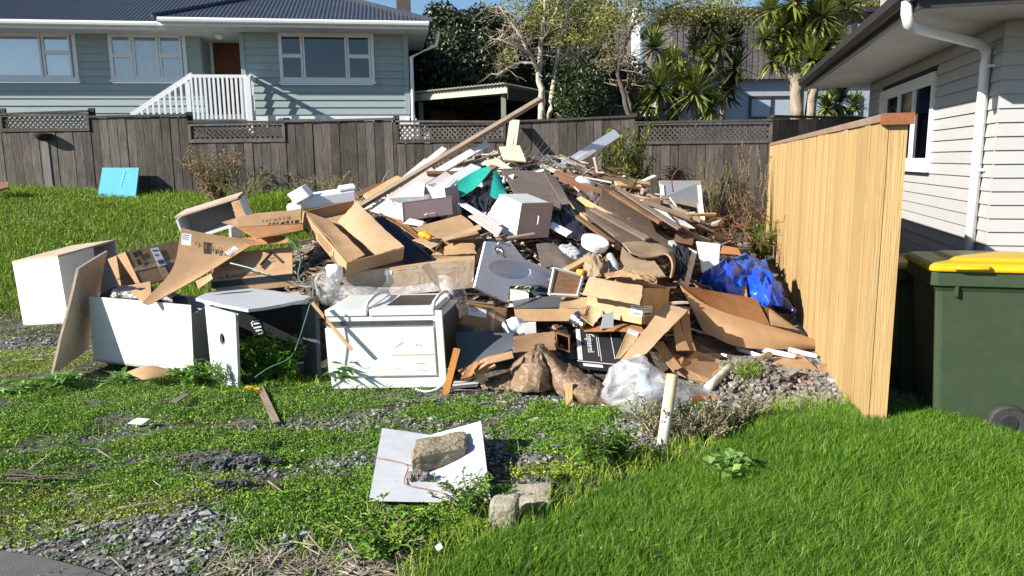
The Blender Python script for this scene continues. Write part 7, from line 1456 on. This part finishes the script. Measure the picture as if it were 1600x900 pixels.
# filler: broken pieces picked out singly
LANDM = [(620, 300, 'the foot of the leaning pole'), (660, 270, 'the short brown board'), (700, 250, 'the upper white boards'), (750, 235, 'the top white board end'), (790, 245, 'the cream boards'), (700, 290, 'the narrow mauve drawer'), (735, 285, 'the left teal cloth'), (780, 290, 'the right teal cloth flap'),
    (745, 320, 'the bluish white board'), (820, 295, 'the large hanging carpet'), (835, 262, 'the wire tangle'), (905, 290, 'the heavy brown beam'), (940, 330, 'the yellow pine board'), (975, 310, 'the upper dark carpet sheet'), (1000, 360, 'the lower dark carpet sheet'), (930, 355, 'the split pine board'), (1030, 316, 'the brown plank by the window frame'), (1065, 330, 'the white window frame'), (1050, 350, 'the crumpled white sheet'),
    (925, 385, 'the paint bucket'), (870, 400, 'the curved carpet scrap'), (885, 440, 'the small brown door'), (925, 415, 'the brown paper bag'), (960, 415, 'the pale bottle'), (1015, 400, 'the carpet loop'), (1075, 415, 'the standing white board'), (980, 460, 'the barcode carton'), (860, 485, 'the shallow carton tray'), (1060, 480, 'the corner of the large flat carton'),
    (770, 345, 'the pink door board'), (820, 345, 'the mauve cabinet'), (1105, 400, 'the frosted sheet'), (1150, 435, 'the blue tarpaulin'), (1222, 478, 'the dark blue bag end'), (1195, 385, 'the green bush'), (1140, 385, 'the brown sheet behind the frosted one'),
    (715, 560, 'the orange stick'), (745, 540, 'the dark sheet by the stove'), (755, 490, 'the white-labelled shaded carton'), (815, 515, 'the crumpled white plastic'), (860, 520, 'the dark flat sheet'), (790, 560, 'the torn carton lid'), (830, 580, 'the peaked sack'), (890, 530, 'the black lettered carton'), (735, 600, 'the marked white board on the ground')]
COLN = {'white_painted_timber': 'white', 'pale_pink_laminate': 'pinkish white', 'weathered_timber': 'grey-brown', 'brown_timber': 'dark brown', 'raw_pine': 'pale pine', 'brown_carpet': 'carpet', 'cardboard': 'tan cardboard', 'black_bag': 'black plastic', 'cardboard_orange': 'orange-brown', 'tan_carpet_back': 'tan', 'rubble_stone': 'stone grey', 'dark_grey_laminate': 'dark grey'}
USED = {}
def scraplabel(px, py, L, mat, noun):
    lm = min(LANDM, key=lambda q: (q[0]-px)**2+((q[1]-py)*1.4)**2); size = 'short' if L < .3 else ('middling' if L < .48 else 'long')
    side = ('left' if px < lm[0]-6 else 'right' if px > lm[0]+6 else 'just') ; vert = 'above' if py < lm[1]-4 else 'below' if py > lm[1]+4 else 'beside'
    pos = f"{side} of" if side != 'just' and vert == 'beside' else (f"{vert} and {side} of" if side != 'just' else f"{vert}"); return f"{size} {COLN.get(mat.name, 'brown')} {noun} {pos} {lm[2]}"
def fill(n, x0, x1, y0, y1, mats, wr, lr, lab, nm, grp, cat='scrap', sg=.5, mu=None):
    k = 0
    for i in range(n*4):
        px, py = random.uniform(x0, x1), random.uniform(y0, y1); Y = D(px, py)
        if Y > 11.8: continue
        p = W(px, py, Y); L = random.uniform(*lr); a = random.gauss((-.35 if px > 800 else .45) if mu is None else mu, sg); d = Vector((math.cos(a), random.gauss(0, .4), math.sin(a)*.55)).normalized()*L*.5
        q0, q1 = p-d, p+d
        for q in (q0, q1): q.z = max(q.z, gzf(q.x, q.y)+float(heap(q.x, q.y)))+.0
        o = plank(nm, q0+Vector((0, 0, .03)), q1+Vector((0, 0, .03)), random.uniform(*wr), random.uniform(.015, .035), mt_ := random.choice(mats), (random.gauss(0, .3), -.6, 1), taper=random.uniform(.6, 1)); lb_ = scraplabel(px, py, L, mt_, 'strip' if 'strip' in lab else 'scrap')
        if lb_ in USED: bpy.data.objects.remove(o); continue
        USED[lb_] = 1; tag(o, lb_, cat, grp); k += 1
        if k >= n: break
fill(16, 590, 740, 245, 312, [WHITE2, PINKW, WHITE2, W_OLD], (.05, .12), (.6, 1.3), 'white strip', 'timber_plank', 'white boards on the left slope', 'board', .12, .62)
fill(18, 860, 1060, 268, 370, [W_OLD, W_BRN, W_OLD, CARPB, W_RAW], (.05, .12), (.5, 1.2), 'strip', 'timber_plank', 'brown boards on the right slope', 'board', .16, -.55)
fill(26, 620, 800, 238, 300, [WHITE2, PINKW, W_OLD, WHITE2], (.03, .09), (.25, .7), 'broken white and grey timber strip among those heaped under the leaning pole', 'timber_scrap', 'broken strips under the leaning pole')
fill(26, 890, 1080, 280, 370, [W_OLD, W_BRN, W_RAW, WHITE2, CARPB], (.03, .10), (.25, .7), 'broken timber strip among those scattered on the right slope of the heap', 'timber_scrap', 'broken strips on the right slope')
fill(16, 860, 1080, 380, 500, [W_OLD, CARD, W_BRN, WHITE2, DKBAG], (.04, .12), (.15, .4), 'small scrap wedged between the cartons and carpets in the right middle of the heap', 'scrap_piece', 'small scraps in the right middle')
fill(14, 715, 830, 270, 345, [W_OLD, PINKW, W_BRN, WHITE2], (.03, .10), (.15, .45), 'small broken piece in the hollow around the teal cloth', 'scrap_piece', 'small scraps round the teal cloth')
fill(12, 1085, 1215, 375, 480, [CARD3, W_BRN, CARPT, STONE2], (.06, .14), (.15, .35), 'brown scrap', 'scrap_piece', 'brown scraps round the blue tarpaulin')
fill(12, 690, 900, 500, 590, [CARD, W_OLD, CARD3, DGREYL], (.04, .12), (.15, .4), 'small brown scrap low down between the stove and the sacks', 'scrap_piece', 'small scraps near the sacks')

# ------------------------------------------------------------------ straps
ribbon('green_strap', 'green plastic strap looping down behind the grey desk', 'strap', [(447, 370, 6.1), (462, 384, 6.0), (470, 405, 5.9), (466, 430, 5.85), (474, 444, 5.8), (489, 440, 5.75), (489, 462, 5.7), (486, 478, 5.65)], .007, GREENP)
ribbon('green_strap', 'thin green strap lying across the printed flat carton', 'strap', [(360, 411, 6.14), (395, 420, 6.1), (423, 430, 6.08)], .006, mk('pale_green_strap', (.35, .5, .4), rough=.4), 6)
ribbon('green_wire', 'thin green wire hanging in front of the grey desk opening', 'wire', [(486, 470, 5.25), (474, 510, 5.2), (464, 540, 5.18), (452, 560, 5.16), (420, 575, 5.14), (398, 590, 5.12)], .005, GREENP)
# ------------------------------------------------------------------ left and front odds
g = thing('foam_board', 'turquoise foam board leaning against the dark fence at the left', 'board', W(195, 308, 12.6))
A_, B_, C_, D_ = W(160, 262, 13.35), W(217, 262, 13.35), W(210, 309, 12.7), W(152, 309, 12.7); mb = MB(); nn = (B_-A_).cross(D_-A_).normalized(); mb.obox(A_, B_-A_, D_-A_, nn*.05); mb.build('board', FOAM, g)
fc = Face(A_, B_-A_, D_-A_); marks(fc, [(.60, .15, .64, .22), (.59, .26, .63, .32), (.58, .36, .62, .42), (.56, .46, .60, .52), (.55, .55, .59, .6)], 'faded_print', mk('faded_print', (.30, .68, .74), rough=.8), g, .008)
poly('brown_board', 'brown board end on the grass at the far left edge', 'board', [(-20, 288, 12.4), (14, 286, 12.5), (14, 295, 12.3), (-20, 303, 12.1)], W_BRN, .03)
sheet('cardboard_scrap', 'curled brown cardboard scrap on the weeds in front of the white tub', 'cardboard', [(196, 582, 5.55), (238, 570, 5.66), (282, 584, 5.55), (222, 594, 5.4)], CARD, .006, .012, sag=-.05)
# white panel with block
t = thing('white_board', 'white painted panel lying on the ground in front of the heap', 'panel', gp(670, 725))
def g3(px, py, z): q = G(px, py, z); return q
mb = MB(); rows = []
c4 = [g3(597, 670, .05), g3(752, 659, .17), g3(767, 784, .035), g3(577, 781, .035)]; mid_t, mid_b = g3(672, 681, .035), g3(670, 783, .03)
for j in range(9):
    tt = j/8; r = []
    for i in range(13):
        s = i/12
        top_ = c4[0].lerp(mid_t, s*2) if s < .5 else mid_t.lerp(c4[1], (s-.5)*2); bot = c4[3].lerp(mid_b, s*2) if s < .5 else mid_b.lerp(c4[2], (s-.5)*2); r.append(top_.lerp(bot, tt))
    rows.append(r)
mb.grid(rows); mb.build('panel', mk('white_panel_paint', (.56, .58, .61), (.49, .51, .54), 6, (1, 4, 1), rough=.5, bump=.08, stain=(.42, .4, .36), stain_amt=.5, stain_scale=6), t, smooth=True, solid=.012)
def rough_block(name, lab, o, a, b, c, mat, amt=.012, cat='concrete block'):
    mb = MB(); n = 6; V = {}; fs = []
    def vid(i, j, k):
        key = (i, j, k)
        if key not in V:
            p = o+a*(i/n)+b*(j/n)+c*(k/n); ctr = o+(a+b+c)/2; nb = mnoise.noise(p*14)+.6*mnoise.noise(p*37)
            ed = sum(1 for q in (i, j, k) if q in (0, n)); p = p+(p-ctr).normalized()*(nb*amt-(ed-1)*amt*.9); V[key] = len(mb.v); mb.v.append(tuple(p))
        return V[key]
    for i in range(n):
        for j in range(n):
            for (m_, fl) in ((0, 1), (n, 0)):
                q = [(i, j, m_), (i+1, j, m_), (i+1, j+1, m_), (i, j+1, m_)]; fs.append([vid(*x) for x in (q[::-1] if fl else q)])
                q = [(i, m_, j), (i+1, m_, j), (i+1, m_, j+1), (i, m_, j+1)]; fs.append([vid(*x) for x in (q if fl else q[::-1])])
                q = [(m_, i, j), (m_, i+1, j), (m_, i+1, j+1), (m_, i, j+1)]; fs.append([vid(*x) for x in (q[::-1] if fl else q)])
    mb.f = [tuple(f) for f in fs]; mb.mi = [0]*len(fs); return tag(mb.build(name, mat), lab, cat)
q0, q1 = g3(643, 741, .045), g3(729, 724, .045); q2 = q0+Vector((-.012, .24, 0))
rough_block('concrete_block', 'rough mossy concrete block lying on the white panel', q0, q1-q0, (q2-q0)*1.0, Vector((0, 0, .105)), BLOCK)
q0 = gp(763, 838); rough_block('concrete_block', 'pale square concrete block at the edge of the lawn', q0-Vector((0, 0, .03)), gp(806, 836)-q0, Vector((.02, .13, 0)), Vector((0, 0, .16)), BLOCK2, .006)
q0 = gp(798, 806); rough_block('concrete_block', 'flat grey concrete piece behind the pale square block', q0-Vector((0, 0, .03)), gp(862, 806)-q0, gp(800, 775)-q0, Vector((0, 0, .10)), BLOCK2, .008)
c = g3(655, 746, .055); n = 60; x = c.x+RNG.normal(0, .03, n); y = c.y+RNG.normal(0, .02, n); o = stonesmesh('mortar_lump', np.stack([x, y, .05+RNG.uniform(0, .03, n)], -1),   .008, STONE2, .9); tag(o, 'crumbled grey mortar lump beside the rough block', 'mortar')
ribbon('rusty_wire', 'thin rusty wire bent round the rough block on the white panel', 'wire', [g3(590, 716, .05), g3(615, 720, .06), g3(637, 728, .06), g3(633, 745, .05), g3(634, 757, .05), g3(660, 763, .05), g3(690, 770, .05), g3(703, 781, .05), g3(712, 800, .02)], .003, COPPER)
board_item('timber_stick', 'brown stick lying on the ground below the grey desk', 'stick', gp(407, 615)+Vector((0, 0, .02)), gp(432, 663)+Vector((0, 0, .03)), .045, .012, W_OLD)
board_item('timber_chip', 'small flat brown wood chip in the ground cover', 'wood chip', gp(273, 640)+Vector((0, 0, .05)), gp(293, 630)+Vector((0, 0, .055)), .05, .01, W_OLD)
poly('paper_scrap', 'small white paper scrap on the ground cover', 'paper', [gp(200, 672)+Vector((0, 0, .06)), gp(215, 666)+Vector((0, 0, .065)), gp(235, 667)+Vector((0, 0, .06)), gp(222, 672)+Vector((0, 0, .055))], PAPER, .003)
poly('paper_scrap', 'tiny white scrap at the lawn edge in front', 'paper', [gp(680, 874)+Vector((0, 0, .05)), gp(688, 868)+Vector((0, 0, .055)), gp(693, 876)+Vector((0, 0, .055)), gp(686, 880)+Vector((0, 0, .05))], PAPER, .003)
board_item('orange_stick', 'small orange plastic strip at the foot of the desk', 'plastic', gp(386, 615)+Vector((0, 0, .03)), gp(406, 620)+Vector((0, 0, .03)), .03, .01, ORNG)
mb = MB()
for i in range(7):
    p = gp(random.uniform(-20, 60), random.uniform(738, 770))+Vector((0, 0, .03)); d = Vector((random.uniform(.3, .55), random.gauss(.02, .05), random.gauss(0, .02))); pp, rr = branch(p, p+d, .005, .002, .08, 5); mb.tube(pp, rr, 5)
tag(mb.build('dead_branches', BARKD), 'dark dead branches lying on the ground at the left edge', 'branches')
ASPH = mk('dark_asphalt', (.12, .12, .122), (.05, .05, .052), 14, rough=.9, bump=.3, bscale=80, island=.5, spec=.3)
def stone_lump(lab, px, py, rx, n_):
    n_ *= 7; c = gp(px, py); x = c.x+RNG.normal(0, rx, n_); y = c.y+RNG.normal(0, rx*.5, n_); o = stonesmesh('asphalt_lump', onground(x, y, .01)+np.stack([0*x, 0*x, .025*RNG.uniform(0, 1, n_)], -1), .009, ASPH, .8); tag(o, lab, 'stones', kind='stuff')
stone_lump('heap of dark broken asphalt lumps in the ground cover', 330, 725, .10, 40); stone_lump('heap of grey broken asphalt beside the darker lumps', 385, 727, .08, 30); stone_lump('pale grey lump of broken stone in the gravel', 362, 762, .05, 14); stone_lump('brown crumbled soil lumps behind the flat concrete piece', 885, 768, .09, 40)

# ------------------------------------------------------------------ wheelie bins
def wheelie(loc, lab):
    t = thing('wheelie_bin', lab, 'wheelie bin', loc, 'wheelie bins beside the new fence'); loc = Vector(loc)
    L = lambda s, d, z: loc+gdir*s+fdir*d+Vector((0, 0, z))       # s along the visible side, d depth
    mb = MB(); B0 = (.07, .56, .05, .47); T0 = (0, .70, 0, .55)
    def ring(q, z, r=.035):
        s0, s1, d0, d1 = q; out = []
        for (cs_, cd, a0) in ((s1-r, d0+r, -90), (s1-r, d1-r, 0), (s0+r, d1-r, 90), (s0+r, d0+r, 180)):
            for k in range(4): an = R(a0+30*k); out.append(L(cs_+r*math.cos(an), cd+r*math.sin(an), z))
        return out
    def mixq(f): return tuple(B0[i]+(T0[i]-B0[i])*f for i in range(4))
    rings = [ring(B0, .0)]+[ring(mixq(f), .02+.91*f) for f in (0, .25, .5, .75, .93)]+[ring((-.015, .715, -.015, .565), .90), ring((-.03, .73, -.03, .58), .905), ring((-.03, .73, -.03, .58), .985), ring((-.01, .71, -.01, .56), .99)]
    k = 16; vs = [p for r in rings for p in r]; fs = [(j*k+i, j*k+(i+1) % k, (j+1)*k+(i+1) % k, (j+1)*k+i) for j in range(len(rings)-1) for i in range(k)]+[tuple(range(k-1, -1, -1)), tuple((len(rings)-1)*k+i for i in range(k))]
    mb.add(vs, fs); mb.build('bin_body', BINB, t)
    for s in (.10, .58): mb = MB(); mb.obox(L(s, -.026, .84), gdir*.016, fdir*.03, (0, 0, .07)); mb.build('rib', BINB, t)
    mb = MB(); lid = [ring((-.045, .70, -.045, .595), .988, .05), ring((-.05, .71, -.05, .60), 1.0, .05), ring((-.045, .71, -.045, .595), 1.02, .05), ring((-.02, .69, -.02, .57), 1.033, .05), ring((.08, .62, .06, .49), 1.04, .05), ring((.12, .58, .09, .46), 1.056, .05), ring((.2, .5, .15, .40), 1.06, .05)]
    vs = [p for r in lid for p in r]; mb.add(vs, [(j*k+i, j*k+(i+1) % k, (j+1)*k+(i+1) % k, (j+1)*k+i) for j in range(len(lid)-1) for i in range(k)]+[tuple(range(k-1, -1, -1)), tuple((len(lid)-1)*k+i for i in range(k))]); ld = mb.build('lid', BINY, t, bevel=.004)
    mb = MB(); mb.tube([L(.08, -.055, 1.012), L(.10, -.075, 1.015), L(.24, -.075, 1.015), L(.26, -.055, 1.012)], .012, 8); mb.build('lid_handle', BINY, ld, smooth=True)
    mb = MB(); mb.tube([L(.76, .05, .96), L(.80, .05, .97), L(.80, .5, .97), L(.76, .5, .96)], .014, 8); mb.build('handle', BINB, t, smooth=True)
    for d in (-.035, .50):
        mb = MB(); ax = L(.44, d, .10); mb.lathe(ax, fdir, [(0, .001), (0, .05), (.006, .055), (.006, .085), (0, .092), (.012, .104), (.05, .104), (.06, .09), (.06, .001)], 28); w = mb.build('wheel', RUBB, t)
        mb = MB(); mb.lathe(ax-fdir*.002, fdir, [(-.004, .001), (-.004, .045), (.01, .05), (.01, .001)], 20); mb.build('hub', BLACKM, w)
    mb = MB(); mb.tube([L(.44, .02, .10), L(.44, .5, .10)], .012, 8); mb.build('axle', BLACKM, t)
    return t
bb = G(1459, 672)
b1 = wheelie(bb-gdir*.07-fdir*.05, 'dark green wheelie bin with a bright yellow lid in the sun at the right edge')
r2 = b1.copy(); COL.objects.link(r2); r2.location = Vector(b1.location)+fdir*.78-gdir*.02; r2.scale = (.9, .9, .9); r2['label'] = 'second wheelie bin standing in shade mostly hidden behind the new fence end'
def copy_kids(src, dst):
    for ch in [o for o in list(COL.objects) if o.parent == src]:
        c_ = ch.copy(); COL.objects.link(c_); c_.parent = dst; copy_kids(ch, c_)
copy_kids(b1, r2)
